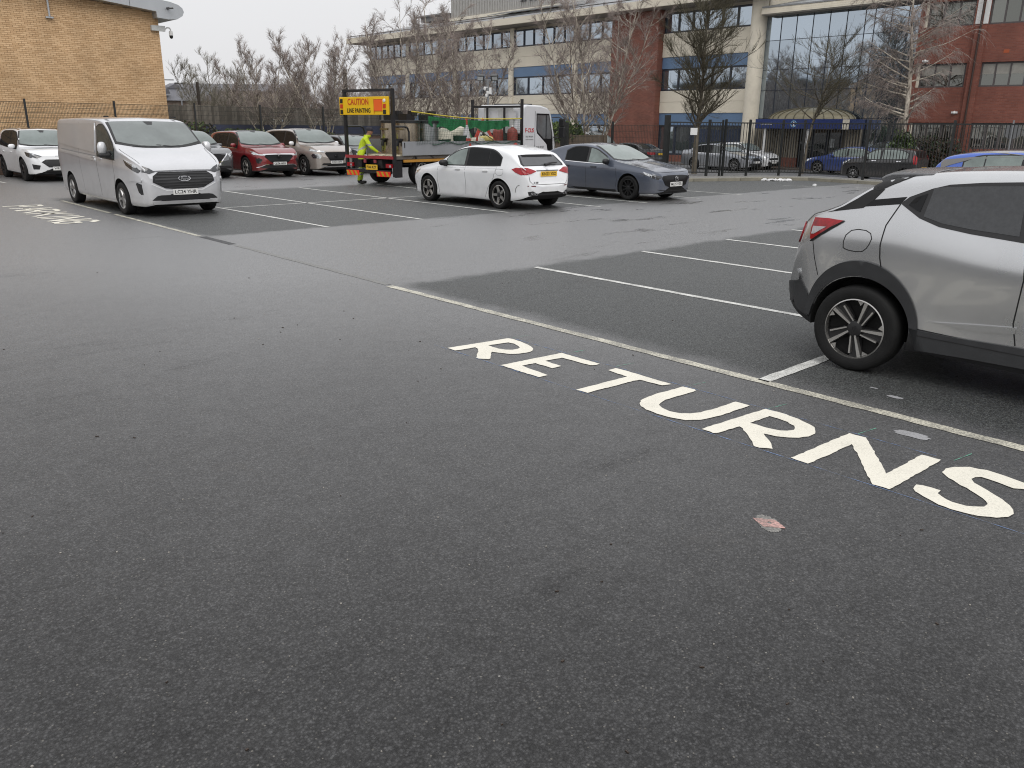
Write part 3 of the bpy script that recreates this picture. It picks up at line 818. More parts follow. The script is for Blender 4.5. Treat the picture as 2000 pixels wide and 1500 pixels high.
FADED = line_paint('faded_line_paint', (.20, .198, .19), .5); TAR = M('tar_patch', (.02, .02, .021), rough=.5, var=.2, vscale=8)
stripe('faded_line', (5.60, 12.6), (5.54, 8.25), .09, FADED, 'faint faded line crossing the wet lane up to the cream edge line', None, z=.003)
stripe('tar_strip', (5.61, 13.95), (5.605, 12.75), .13, TAR, 'dark tar strip on the lane just below the cream line by the van', None, z=.0025)
LET = {
'R': ([(4.242, 5.435), (4.874, 5.343), (4.886, 5.301), (4.878, 5.183), (4.853, 5.061), (4.823, 4.976), (4.784, 4.918), (4.731, 4.881), (4.653, 4.871), (4.584, 4.889), (4.525, 4.928), (4.49, 4.993), (4.447, 5.088), (4.298, 4.931), (4.278, 4.931), (4.224, 4.994), (4.23, 5.029), (4.374, 5.179), (4.417, 5.232), (4.439, 5.292), (4.239, 5.323)],
      [(4.57, 5.273), (4.772, 5.232), (4.778, 5.162), (4.758, 5.086), (4.73, 5.033), (4.692, 5.015), (4.631, 5.023), (4.588, 5.06), (4.567, 5.122), (4.563, 5.204)]),
'E': ([(4.232, 4.73), (4.88, 4.67), (4.875, 4.231), (4.825, 4.227), (4.786, 4.254), (4.777, 4.56), (4.599, 4.587), (4.587, 4.394), (4.49, 4.391), (4.488, 4.589), (4.351, 4.609), (4.329, 4.285), (4.235, 4.291)], None),
'T': ([(4.223, 3.882), (4.768, 3.853), (4.778, 3.979), (4.788, 4.068), (4.879, 4.061), (4.888, 3.992), (4.871, 3.507), (4.79, 3.531), (4.777, 3.733), (4.717, 3.747), (4.232, 3.779)], None),
'U': ([(4.889, 3.41), (4.901, 3.311), (4.879, 3.291), (4.834, 3.287), (4.639, 3.3), (4.538, 3.305), (4.451, 3.287), (4.416, 3.265), (4.381, 3.217), (4.358, 3.137), (4.376, 3.066), (4.429, 3.013), (4.505, 2.984), (4.611, 2.967), (4.883, 2.953), (4.885, 2.84), (4.554, 2.855), (4.451, 2.872), (4.374, 2.899), (4.299, 2.957), (4.264, 3.035), (4.253, 3.165), (4.268, 3.265), (4.295, 3.331), (4.34, 3.383), (4.395, 3.416), (4.475, 3.429), (4.598, 3.434)], None),
'R2': ([(4.237, 2.79), (4.901, 2.729), (4.915, 2.636), (4.897, 2.51), (4.863, 2.403), (4.817, 2.32), (4.773, 2.289), (4.712, 2.265), (4.637, 2.263), (4.57, 2.294), (4.523, 2.335), (4.486, 2.399), (4.462, 2.477), (4.402, 2.412), (4.345, 2.353), (4.277, 2.302), (4.229, 2.37), (4.228, 2.401), (4.291, 2.454), (4.38, 2.544), (4.447, 2.622), (4.462, 2.656), (4.257, 2.675), (4.233, 2.696)],
       [(4.576, 2.646), (4.794, 2.627), (4.792, 2.559), (4.775, 2.489), (4.742, 2.426), (4.707, 2.396), (4.677, 2.387), (4.632, 2.402), (4.599, 2.435), (4.579, 2.488), (4.578, 2.559)]),
'N': ([(4.231, 2.155), (4.887, 2.121), (4.893, 2.016), (4.804, 1.947), (4.427, 1.678), (4.868, 1.663), (4.872, 1.552), (4.229, 1.574), (4.224, 1.667), (4.346, 1.754), (4.574, 1.912), (4.712, 2.019), (4.224, 2.042)], None),
'S': ([(4.823, 1.462), (4.884, 1.397), (4.911, 1.315), (4.905, 1.218), (4.876, 1.116), (4.857, 1.074), (4.802, 1.07), (4.75, 1.132), (4.776, 1.22), (4.782, 1.304), (4.755, 1.327), (4.708, 1.328), (4.666, 1.296), (4.613, 1.216), (4.555, 1.125), (4.508, 1.07), (4.457, 1.04), (4.408, 1.027), (4.351, 1.032), (4.298, 1.066), (4.248, 1.141), (4.227, 1.232), (4.231, 1.324), (4.28, 1.418), (4.308, 1.474), (4.337, 1.496), (4.402, 1.502), (4.42, 1.474), (4.425, 1.386), (4.376, 1.383), (4.346, 1.349), (4.319, 1.284), (4.326, 1.226), (4.352, 1.188), (4.389, 1.159), (4.433, 1.155), (4.467, 1.174), (4.529, 1.249), (4.597, 1.367), (4.647, 1.444), (4.689, 1.475), (4.753, 1.484)], None)}
def ragged(poly, step=.03, amp=.004):
    out = []
    for i, p in enumerate(poly):
        a = Vector(p); b_ = Vector(poly[(i + 1) % len(poly)]); n = max(1, int((b_ - a).length / step))
        for k in range(n):
            q = a + (b_ - a) * k / n
            out.append((q.x + rng_.uniform(-amp, amp), q.y + rng_.uniform(-amp, amp)))
    return out
def ground_patch(name, outer_, hole, mat, z, parent=None, thick=0.0):
    cu = bpy.data.curves.new(name, 'CURVE'); cu.dimensions = '2D'; cu.fill_mode = 'FRONT' if not thick else 'BOTH'; cu.extrude = thick
    for poly in [outer_] + ([hole] if hole else []):
        s = cu.splines.new('POLY'); s.points.add(len(poly) - 1); s.use_cyclic_u = True
        for i, p in enumerate(poly): s.points[i].co = (p[0], p[1], 0, 1)
    t = bpy.data.objects.new(name, cu); COL.objects.link(t); dg = bpy.context.evaluated_depsgraph_get(); dg.update()
    me = bpy.data.meshes.new_from_object(t.evaluated_get(dg)); bpy.data.objects.remove(t); bpy.data.curves.remove(cu)
    me.materials.clear(); me.materials.append(mat)
    if not thick and me.polygons[0].normal.z < 0: me.flip_normals()
    o = bpy.data.objects.new(name, me); link(o, parent); o.location.z = z
    return o
word = thing('returns_lettering', 'large fresh cream RETURNS lettering painted on the dark asphalt in front', 'road marking')
for k, (o_, h_) in LET.items():
    ground_patch('letter', ragged(o_), ragged(h_) if h_ else None, FRESH, .005, word)
# PARKING, farther off on the left; letter cells run along the word, strokes 9 cm wide
GL = {'P': [[(0, 0), (0, 1), (.55, 1), (.95, .9), (.95, .55), (.55, .45), (0, .45)]], 'A': [[(0, 0), (.5, 1), (1, 0)], [(.2, .38), (.8, .38)]],
      'R': [[(0, 0), (0, 1), (.6, 1), (.95, .85), (.95, .6), (.6, .47), (0, .47)], [(.45, .47), (1, 0)]], 'K': [[(0, 0), (0, 1)], [(1, 1), (0, .42)], [(.3, .6), (1, 0)]],
      'I': [[(.5, 0), (.5, 1)]], 'N': [[(0, 0), (0, 1), (1, 0), (1, 1)]], 'G': [[(1, .85), (.7, 1), (.3, 1), (0, .75), (0, .25), (.3, 0), (.75, 0), (1, .2), (1, .5), (.6, .5)]]}
word2 = thing('parking_lettering', 'small bright cream PARKING lettering on the asphalt at the left, by the van', 'road marking')
cells = [(21.78, 21.42), (21.12, 20.62), (20.50, 19.95), (19.68, 19.12), (18.84, 18.74), (18.50, 18.0), (17.80, 17.40)]
for ch, (ya, yb) in zip('PARKING', cells):
    mb = MB(); w = .058
    for st in GL[ch]:
        pts = [Vector((4.27 + .70 * v, ya + (yb - ya) * u)) for u, v in st]
        for i in range(len(pts) - 1):
            a, b_ = pts[i], pts[i + 1]; d = (b_ - a).normalized(); q = Vector((-d.y, d.x)) * w; a = a - d * w * .8; b_ = b_ + d * w * .8
            zz = .0045 + .0004 * i
            mb.add([(p.x, p.y, zz) for p in (a + q, b_ + q, b_ - q, a - q)], [(0, 3, 2, 1)])
    o = mb.build('letter', FRESH, word2, fix=False)
    if o.data.polygons[0].normal.z < 0: o.data.flip_normals()
# chalk setting-out lines
CH_B = M('blue_chalk', (.16, .24, .42), rough=.9, var=.4, vscale=30); CH_G = M('green_chalk', (.16, .42, .30), rough=.9, var=.4, vscale=30)
def chalk(pts, mat, label, w=.007):
    for a, b_ in pts:
        a = Vector(a); b_ = Vector(b_); mb = MB(); d = b_ - a; n = max(2, int(d.length / .04)); u = d.normalized(); q = Vector((-u.y, u.x)); lv = []
        for i in range(n + 1):
            p = a + d * i / n; ww = w * max(.12, rng_.uniform(-.3, 1)); lv += [(p.x + q.x * ww / 2, p.y + q.y * ww / 2, .0025), (p.x - q.x * ww / 2, p.y - q.y * ww / 2, .0025)]
        mb.add(lv, [(2 * i, 2 * i + 2, 2 * i + 3, 2 * i + 1) for i in range(n)])
        o = mb.build('chalk_line', mat, fix=False)
        if o.data.polygons[0].normal.z < 0: o.data.flip_normals()
        tag(o, label, 'chalk mark', 'chalk setting-out lines')
chalk([((4.225, 5.6), (4.215, .9))], CH_B, 'faint blue chalk line along the foot of the RETURNS lettering')
chalk([((4.91, 5.5), (4.92, 1.6))], CH_B, 'faint blue chalk line along the top of the RETURNS lettering')
for y, t in ((5.34, 'R, nearest the far end'), (4.64, 'E'), (4.1, 'T'), (3.4, 'U'), (2.72, 'second R'), (2.08, 'N'), (1.5, 'S')):
    chalk([((4.93, y), (5.12, y - .03))], CH_G, 'short green chalk tick at the head of the letter ' + t.split(',')[0])
PATCH = line_paint('pink_patch_paint', (.62, .36, .32), .7)
def blob(cx, cy, rx, ry, n=26, j=.25, rot=0):
    out = []
    for i in range(n):
        a = 2 * PI * i / n; k = 1 + rng_.uniform(-j, j); x = rx * k * math.cos(a); y = ry * k * math.sin(a)
        out.append((cx + x * math.cos(rot) - y * math.sin(rot), cy + x * math.sin(rot) + y * math.cos(rot)))
    return out
o = ground_patch('paint_patch', ragged([(3.375, 1.885), (3.44, 1.80), (3.40, 1.715), (3.335, 1.80)], .02, .0025), blob(3.392, 1.80, .012, .012, 8), PATCH, .003); tag(o, 'small pink square of old paint with grey scraped edges on the asphalt', 'paint mark')
GREY_P = line_paint('grey_scrape', (.30, .29, .27), .8)
o = ground_patch('paint_smear', blob(3.385, 1.80, .095, .052, 60, .12, .9), None, GREY_P, .0015); tag(o, 'grey scraped smear round the small pink square', 'paint mark')
SPL = line_paint('pale_splat', (.36, .36, .37), .35)
for (x, y, rx, ry, t) in ((5.17, 1.84, .05, .12, 'pale grey paint splat between the letter N and the cream edge line'), (5.86, 2.25, .028, .055, 'pale paint splat on the asphalt below the silver car rear tyre'), (5.96, 2.45, .013, .03, 'tiny pale paint spot below the silver car rear tyre')):
    o = ground_patch('paint_splat', blob(x, y, rx, ry, 22, .22), None, SPL, .003); tag(o, t, 'paint mark')
# bits of grit and twig lying about
GRIT = M('grit_stone', (.32, .30, .27), rough=.8, var=.3, vscale=40); LEAF = M('wet_leaf', (.035, .022, .014), rough=.5, var=.4, vscale=30)
for k, (mat, nm, lab, cnt) in enumerate(((GRIT, 'loose_grit', 'scattered pale chips of grit lying on the asphalt', 130), (LEAF, 'leaf_bits', 'scattered dark bits of leaf and twig lying on the wet asphalt', 80))):
    mb = MB()
    for i in range(cnt):
        d = 1.6 + 12 * rng_.random() ** 1.4; a = R(90) - R(42.7) + R(rng_.uniform(-36, 36)); x, y = d * math.cos(a), d * math.sin(a); s = rng_.uniform(.0014, .0048) * (1 + .06 * d)
        if k == 0: mb.box((x, y, s * .4), (s * 1.3, s, s * .9), rz=rng_.uniform(0, 3), rx=.3)
        else: mb.box((x, y, .003), (s * rng_.uniform(1.5, 4), s * 1.2, .004), rz=rng_.uniform(0, 3))
    o = mb.build(nm, mat, fix=False); tag(o, lab, 'debris', kind='stuff')
LIT = M('white_litter', (.8, .8, .8), rough=.6, var=.05)
mb = MB()
for k in range(9): mb.box((k * .12 - .5, rng_.uniform(-.08, .08), .035), (.16, .13, .05), rz=rng_.uniform(0, 2), rx=rng_.uniform(-.4, .4), ry=rng_.uniform(-.3, .3))
o = mb.build('litter', LIT); o.location = (28.6, 16.45, .01); o.rotation_euler = (0, 0, -.8); tag(o, 'crumpled strip of white litter against the far kerb', 'litter')
mb = MB(); mb.box((0, 0, .03), (.14, .1, .06), rx=.3, rz=.4); mb.box((.05, .05, .03), (.1, .08, .05), rx=-.4); o = mb.build('litter', LIT); o.location = (27.2, 14.2, 0); tag(o, 'small white scrap of litter on the asphalt by the thin white line', 'litter')
# ------------------------------------------------------------------ tan brick building on the left
def tone_brick(name, c1, c2):
    m = bpy.data.materials.new(name); m.use_nodes = True
    nt = m.node_tree; b = nt.nodes['Principled BSDF']; b.inputs['Roughness'].default_value = .8
    at = nd(nt, 'ShaderNodeAttribute', attribute_name='tone'); oi = nd(nt, 'ShaderNodeObjectInfo')
    ad = nd(nt, 'ShaderNodeMath', operation='ADD'); nt.links.new(at.outputs['Fac'], ad.inputs[0]); nt.links.new(oi.outputs['Random'], ad.inputs[1])
    fr = nd(nt, 'ShaderNodeMath', operation='FRACT'); nt.links.new(ad.outputs[0], fr.inputs[0])
    mx = nd(nt, 'ShaderNodeMix', data_type='RGBA'); mx.inputs['A'].default_value = (*c1, 1); mx.inputs['B'].default_value = (*c2, 1); nt.links.new(fr.outputs[0], mx.inputs['Factor'])
    tc = nd(nt, 'ShaderNodeNewGeometry'); nz = nd(nt, 'ShaderNodeTexNoise', Scale=.7, Detail=5.0); nt.links.new(tc.outputs['Position'], nz.inputs['Vector'])
    mr = nd(nt, 'ShaderNodeMapRange'); mr.inputs['From Min'].default_value = .3; mr.inputs['From Max'].default_value = .7; mr.inputs['To Min'].default_value = .86; mr.inputs['To Max'].default_value = 1.12; nt.links.new(nz.outputs['Fac'], mr.inputs['Value'])
    m2 = nd(nt, 'ShaderNodeMix', data_type='RGBA', blend_type='MULTIPLY'); m2.inputs['Factor'].default_value = 1; nt.links.new(mx.outputs['Result'], m2.inputs['A']); nt.links.new(mr.outputs['Result'], m2.inputs['B'])
    nt.links.new(m2.outputs['Result'], b.inputs['Base Color'])
    return m
TAN = tone_brick('tan_brick', (.585, .375, .20), (.74, .505, .29))
MORT = M('brown_mortar', (.30, .205, .12), rough=.9, var=.15, vscale=4)
GREYMET = M('grey_cladding', (.46, .48, .50), rough=.35, metal=.3, var=.06, vscale=.8)
tanb = thing('brick_building', 'tan brick building with curved grey eaves behind the white crossover and van', 'building', (2, 50, .7))
def lp(o): return (o[0] - 2, o[1] - 50, o[2] - .7)
mb = MB(); mb.span((-18, 40.0, -.6 + .7), (15.08, 60, 7.0)); w = mb.build('wall', MORT, tanb); w.location = (-2, -50, -.7)
bx0, bx1 = 6.0, 15.08
bm_v = MB(); tones = []
single = MB(); single.box((0, 0, 0), (.213, .03, .0655)); single_me = single.mesh('brick', TAN)
single_h = MB(); single_h.box((0, 0, 0), (.104, .03, .0655)); single_hme = single_h.mesh('brick', TAN)
cnt = 0; rb = random.Random(11)
for r in range(78):
    z = 1.30 + r * .075 + .0375
    off = .1125 if r % 2 else 0
    x = bx1 - off
    if off:                                                       # half brick at the corner
        top = 6.50 + .105 * (15.0 - x)
    while x > bx0:
        xc = x - .1125; ztop = 6.52 + .105 * (15.0 - xc)
        if z < ztop:
            yy = 39.992 + rb.uniform(-.002, .002)
            if xc > 12.2 and 3.6 < z and cnt < 300 and z < 6.0:
                o = bpy.data.objects.new('brick', single_me); link(o, tanb); o.location = lp((xc, yy, z)); cnt += 1
            else:
                bm_v.box((xc, yy, z), (.213, .03, .0655)); tones += [rb.random()] * 6
        x -= .225
    if off:
        bm_v.box((bx1 - .055, 39.992, z), (.104, .03, .0655)); tones += [rb.random()] * 6
o = bm_v.build('brick_courses', TAN, tanb, fix=False); o.location = (-2, -50, -.7); o['kind'] = 'stuff'
at = o.data.attributes.new('tone', 'FLOAT', 'FACE'); at.data.foreach_set('value', tones)
mb = MB(); mb.span((-18, 39.99, .1), (15.05, 40.01, 1.3)); o = mb.build('plinth', M('dark_plinth', (.08, .07, .06), rough=.8), tanb); o.location = (-2, -50, -.7)
# eaves: flat grey barge board with a bull-nosed end, standing out from the wall
def zb(x): return 6.53 + .105 * (15.0 - x)
pl = [(-6, zb(-6)), (14.85, zb(14.85)), (14.87, 6.30), (15.35, 6.26), (15.75, 6.30), (16.0, 6.45), (16.08, 6.62), (16.02, 6.78), (15.85, 6.90), (15.5, 6.99), (13.6, 7.20), (-6, 7.20 + .105 * 19.6)]
mb = MB(); mb.prism(pl, 39.45, 60.4, 'Y'); o = mb.build('roof', GREYMET, tanb, smooth=R(30)); o.location = (-2, -50, -.7)
mb = MB()
for x in (13.75, 10.2): mb.box((x, 39.447, zb(x) + .28), (.012, .01, .62))
o2 = mb.build('roof_joint', SEAM, o)
mb = MB(); mb.tube([(15.35, 39.45, 6.72), (15.35, 39.25, 6.70)], .05); mb.tube([(15.35, 39.28, 6.70), (15.52, 39.2, 6.72)], .035); mb.build('roof_light', M('dark_grey_metal', (.1, .1, .1), rough=.4, metal=.5), o)
mb = MB(); mb.tube([(10.62, 39.85, 7.2), (10.62, 39.85, 6.0)], .04); mb.box((10.62, 39.9, 5.97), (.28, .12, .06)); o = mb.build('downpipe', GREYMET, tanb); o.location = (-2, -50, -.7)
cc = thing('cctv_camera', 'white dome security camera on a bracket at the tan building corner', 'security camera', (15.2, 39.9, 5.9))
mb = MB(); mb.box((-.2, -.02, .0), (.6, .16, .22)); mb.build('bracket', M('pale_grey_metal', (.55, .56, .55), rough=.5), cc)
WHT = M('white_plastic', (.72, .72, .71), rough=.4, var=.03)
mb = MB(); mb.tube([(.1, -.02, -.02), (.22, -.02, .06), (.32, -.02, .05), (.36, -.02, -.02), (.36, -.02, -.08)], .03); mb.lathe([(0, .0), (.07, -.01), (.085, -.08), (.085, -.2)], c=(.36, -.02, -.06), n=16); mb.build('housing', WHT, cc, smooth=R(40))
mb = MB(); mb.lathe([(.08, 0), (.078, -.06), (.05, -.12), (0, -.14)], c=(.36, -.02, -.26), n=16); mb.build('dome', M('smoked_dome', (.02, .02, .02), rough=.1), cc, smooth=R(60))

# retaining wall and mesh fence behind the left row of cars
RWALL = brick_mat('dark_wall_brick', (.085, .05, .035), (.12, .07, .05), (.07, .06, .05), 'X')
rw = thing('retaining_wall', 'low dark brick retaining wall behind the row of parked crossovers', 'wall', (2, 35.15, 0))
mb = MB(); mb.box((0, 0, .69), (44, .24, 1.38)); mb.build('wall_body', RWALL, rw)
mb = MB(); mb.box((0, 0, 1.405), (44, .30, .05)); mb.build('coping', M('dark_coping', (.06, .055, .05), rough=.7, var=.2), rw)
FENCE = M('dark_fence_paint', (.018, .02, .02), rough=.45, var=.2)
FENCE_G = M('dark_green_wire', (.03, .034, .028), rough=.5, var=.2)
mf = thing('mesh_fence', 'dark welded mesh fence on the retaining wall behind the left row of cars', 'fence', (0, 35.15, 1.43))
xs = [-4.3, -1.2, 1.9, 5.0, 8.1, 11.2, 14.35, 17.25, 20.35, 23.5]
for i, x in enumerate(xs):
    mb = MB(); mb.box((x, 0, .61), (.07, .07, 1.24)); mb.build('post', FENCE, mf)
for i in range(len(xs) - 1):
    mb = MB(); a, b_ = xs[i] + .04, xs[i + 1] - .04; x = a
    while x < b_:
        mb.box((x, .035, .56), (.008, .008, 1.1)); x += .05
    for k in range(7): mb.box(((a + b_) / 2, .028, .03 + k * .18), (b_ - a, .010, .012))
    o = mb.build('mesh_panel', FENCE_G, mf, fix=False); o['kind'] = 'stuff'
for x in (9.55, 14.95):                                             # raking stays
    mb = MB(); mb.tube([(x, .05, .45), (x + .42, .3, -.03)], .03, n=6); mb.build('stay', FENCE, mf)

# weathered timber fence and a blue hoarding beyond it
WOOD = tone_brick('weathered_boards', (.12, .105, .088), (.26, .235, .20))
tf = thing('timber_fence', 'tall weathered grey board fence seen through the mesh behind the cars', 'fence', (16, 47, .7))
bme = [None] * 4
for k in range(4):
    mb = MB(); mb.box((0, 0, 1.05 + k * .01), (.142, .022 + k * .002, 2.1 + k * .02)); bme[k] = mb.mesh('board', WOOD)
for i in range(118):
    o = bpy.data.objects.new('board', bme[i % 4]); link(o, tf); o.location = (i * .15, .01 * (i % 3), rb.uniform(-.03, .03)); o.rotation_euler = (0, rb.uniform(-.006, .006), 0)
mb = MB(); mb.box((8.8, .06, .5), (17.7, .05, .1)); mb.box((8.8, .06, 1.7), (17.7, .05, .1)); mb.build('rail', WOOD, tf)
mb = MB(); mb.box((0, 0, .55), (15, .08, 1.15)); o = mb.build('blue_hoarding', M('dull_blue_board', (.045, .055, .11), rough=.6, var=.25, vscale=1), None); o.location = (25.3, 45.6, .7); tag(o, 'low dull blue hoarding seen through the mesh fence behind the red crossover', 'hoarding')
# far left: slate-roofed building, lamp posts, poles
fb = thing('slate_roofed_building', 'low brick building with a grey slate roof far off beside the tan building', 'building', (36, 96, 0))
d_ = Vector((38.2 - 34.6, 93.2 - 96.4)).normalized(); ang = math.atan2(d_.y, d_.x); fb.rotation_euler = (0, 0, ang)
mb = MB(); mb.span((-9, 0, -1), (14, 9, 4.25)); mb.build('wall', brick_mat('far_brick', (.17, .12, .095), (.20, .15, .12), (.17, .15, .13), 'X'), fb)
mb = MB(); mb.prism([(-.4, 4.25), (4.5, 5.9), (9.4, 4.25)], -9.4, 4.2, 'X'); mb.build('roof', M('slate', (.125, .125, .14), rough=.6, var=.12, vscale=2), fb)
mb = MB(); mb.prism([(-.3, 5.0), (.5, 5.75), (1.3, 5.0)], -2.4, .2, 'X'); mb.prism([(-1.2, 5.62), (0, 6.15), (1.2, 5.62)], 3.5, 4.6, 'Y'); mb.build('dormer', M('slate', (0, 0, 0)), fb)
cb_ = thing('cream_building', 'pale cream building glimpsed through the bare branches far off', 'building', (43.5, 101, 0)); cb_.rotation_euler = (0, 0, ang)
mb = MB(); mb.span((-6, 0, -1), (9, 8, 5.6)); mb.build('wall', M('cream_render', (.62, .55, .40), rough=.8, var=.05), cb_)
mb = MB(); mb.prism([(-.6, 5.6), (4, 6.6), (8.6, 5.6)], -6.4, 9.4, 'X'); mb.build('roof', M('slate', (0, 0, 0)), cb_)
GALV = M('galvanised', (.28, .29, .30), rough=.45, metal=.6, var=.1)
lp1 = thing('street_lamp', 'thin street lamp with a flat arm far off at the tan building edge', 'street lamp', (29.9, 79.5, 0), 0, 'far street lamps')
mb = MB(); mb.tube([(0, 0, 0), (0, 0, 5.6)], [.09, .05]); mb.build('pole', GALV, lp1)
mb = MB(); mb.box((.35, -.2, 5.62), (.9, .2, .09), rz=-.6); mb.build('lantern', GALV, lp1)
lp2 = thing('street_lamp', 'street lamp with twin round heads far off beside the slate roof', 'street lamp', (33.0, 83.7, 0), 0, 'far street lamps')
mb = MB(); mb.tube([(0, 0, 0), (0, 0, 5.5)], [.1, .06]); mb.build('pole', GALV, lp2)
for sx in (-1, 1):
    mb = MB(); mb.lathe([(0, .1), (.2, .08), (.25, 0), (.2, -.06), (0, -.08)], c=(.22 * sx, -.2 * sx, 5.55), n=14); mb.build('lantern', M('dark_grey_metal', (0, 0, 0)), lp2, smooth=R(40))
for (x, y, h, r, lab) in ((20.55, 49.5, 4.15, .085, 'dark wooden pole leaning slightly behind the mesh fence'), (33.6, 54.6, 5.7, .16, 'thick dark brown pole among birches left of the flatbed lorry')):
    mb = MB(); mb.tube([(0, 0, -.6), (-.03, 0, h)], [r * 1.15, r], n=10); o = mb.build('pole', M('creosoted_wood', (.05, .04, .033), rough=.8, var=.3)); o.location = (x, y, 0); tag(o, lab, 'pole')
# floodlight and camera column
cm = thing('floodlight_column', 'slim grey column with two floodlights and cameras behind the flatbed lorry', 'lamp column', (27.47, 31.73, 0)); cm.rotation_euler = (0, 0, R(-50))
mb = MB(); mb.tube([(0, 0, -.4), (0, 0, 4.0)], [.075, .055], n=10); mb.build('column', GALV, cm)
mb = MB(); mb.box((0, 0, 4.0), (.7, .05, .05)); mb.build('crossbar', GALV, cm)
for sx in (-1, 1):
    mb = MB(); mb.box((.33 * sx, -.08, 4.1), (.33, .14, .26), rx=.5, rz=-.25 * sx); f = mb.build('floodlight', M('dark_grey_metal', (0, 0, 0)), cm)
    mb = MB(); mb.box((.33 * sx + .02 * sx, -.165, 4.05), (.26, .012, .17), rx=.5, rz=-.25 * sx); mb.build('lamp_glass', M('lamp_glass', (.5, .52, .52), rough=.1), f)
for (z, x) in ((3.62, -.14), (3.42, .0), (3.3, -.06)):
    mb = MB(); mb.lathe([(0, .07), (.06, .05), (.075, -.03), (.045, -.1), (0, -.12)], c=(x, -.1, z), n=12); mb.box((x * .5, -.05, z + .04), (.14, .1, .04)); mb.build('camera', WHT, cm, smooth=R(40))
mb = MB(); mb.box((.12, -.02, 3.5), (.12, .1, .3)); mb.build('control_box', WHT, cm)

# ------------------------------------------------------------------ long cream office building
K = 48 / 46.0
CREAM = M('cream_panel', (.70, .645, .53), rough=.7, var=.07, vscale=.6, bump=.002, bscale=30)
CREAM2 = M('cream_paint', (.72, .665, .55), rough=.5, var=.10, vscale=1.5)
SOFF = M('soffit_board', (.30, .28, .25), rough=.8, var=.08)
BLUE = M('blue_panel', (.125, .205, .335), rough=.45, var=.06, vscale=.8)
FRAME = M('dark_navy_frame', (.025, .03, .045), rough=.4, var=.1)
GLZ = glazing('office_glazing', (.42, .48, .54))
GLZ2 = glazing('curtain_glazing', (.47, .54, .61), .0004)
RED = brick_mat('red_brick', (.175, .062, .043), (.23, .085, .058), (.18, .10, .08), 'Y')
off = thing('office_building', 'long three storey cream and blue office building with a glazed entrance', 'building', (48, 45, -.4))
def OB(mb, name, mat, parent=None, **k):
    o = mb.build(name, mat, parent or off, **k)
    if parent is None: o.location = (-48, -45, .4)
    return o
mb = MB(); mb.span((48.3, 29.5, -.4), (64, 73.6, 9.95)); mb.span((50.2, 19.9, -.4), (64, 29.5, 9.3)); OB(mb, 'wall', CREAM)
bays = [(66.95, 73.6), (59.8, 66.95), (52.5, 59.8), (45.35, 52.5), (41.4, 45.35), (30.4, 37.2)]
floors = [(8.01, 9.18, None), (4.35, 5.66, 6.44), (.15, 2.01, 2.84)]
for bi, (y0, y1) in enumerate(bays):
    a, b_ = y0 + (.0 if bi == 5 else .22), y1 - (.0 if bi in (4, 5) else .22)
    for fi, (z0, z1, zb_) in enumerate(floors):
        n = max(3, round((b_ - a) / (1.08 if fi == 0 else 1.65)))
        if bi == 5: n = 6 if fi == 0 else 5
        mb = MB()
        for z in (z0, z1): mb.span((48.06, a, z - .05), (48.22, b_, z + .05))
        for i in range(n + 1):
            y = a + (b_ - a) * i / n; y = min(max(y, a + .05), b_ - .05); mb.span((48.062, y - .05, z0 + .05), (48.22, y + .05, z1 - .05))
        wfr = OB(mb, 'window', FRAME)
        for i in range(n):
            p = MB(); p.span((48.14, a + (b_ - a) * i / n + .05, z0 + .05), (48.17, a + (b_ - a) * (i + 1) / n - .05, z1 - .05)); po = p.build('pane', GLZ, wfr)
            bm = None
        if fi == 2 or zb_:
            mb = MB(); mb.span((48.03, a, (z1 + .055)), (48.25, b_, zb_)); OB(mb, 'blue_spandrel', BLUE)
    # cream spandrel panels in two courses, with open joints
    for (z0, z1) in ((6.452, 7.20), (7.214, 7.945), (2.852, 3.56), (3.574, 4.29)):
        mb = MB(); mb.span((47.98, a, z0), (48.25, b_, z1)); OB(mb, 'panel', CREAM)
    mb = MB(); mb.span((48.0, a, -.4), (48.25, b_, .09)); OB(mb, 'plinth', RED)
for y in (45.35, 52.5, 59.8, 66.95):
    mb = MB(); mb.lathe([(.235, -.4), (.235, 6.44)], c=(47.95, y, 0), n=20); OB(mb, 'column', CREAM2, smooth=R(40))
    mb = MB(); mb.span((48.0, y - .215, 6.45), (48.24, y + .215, 9.4)); OB(mb, 'mullion', CREAM2)
mb = MB(); mb.lathe([(.49, -.4), (.49, 9.45)], c=(47.95, 29.92, 0), n=28); OB(mb, 'corner_column', CREAM2, smooth=R(40))
mb = MB(); mb.span((47.45, 37.22, -.4), (48.6, 41.38, 9.42)); OB(mb, 'brick_pier', RED)
# eaves, roof, plant room, panels
mb = MB(); mb.span((46.42, 28.6, 9.46), (46.62, 74.9, 9.93)); rf = OB(mb, 'fascia', CREAM)
mb = MB(); mb.span((46.62, 28.62, 9.44), (48.4, 74.88, 9.50)); OB(mb, 'soffit', SOFF)
ROOFM = M('grey_roof_sheet', (.24, .245, .25), rough=.5, var=.08, vscale=.5)
def zr(x): return 9.95 + (x - 46.4) * .225
mb = MB(); mb.prism([(46.45, 9.935), (60, zr(60)), (60, zr(60) - .3), (46.45, 9.9)], 28.6, 74.9, 'Y'); OB(mb, 'roof', ROOFM)
mb = MB(); mb.tube([(46.5, 28.7, 10.08), (46.5, 74.8, 10.08)], .035, n=6)
for i in range(9): mb.box((46.5, 31 + i * 5.2, 10.04), (.05, .06, .22))
OB(mb, 'gutter_rail', M('dark_grey_metal', (0, 0, 0)))
SOLAR = M('wet_solar_panel', (.55, .57, .6), rough=.06, metal=.85, var=.05)
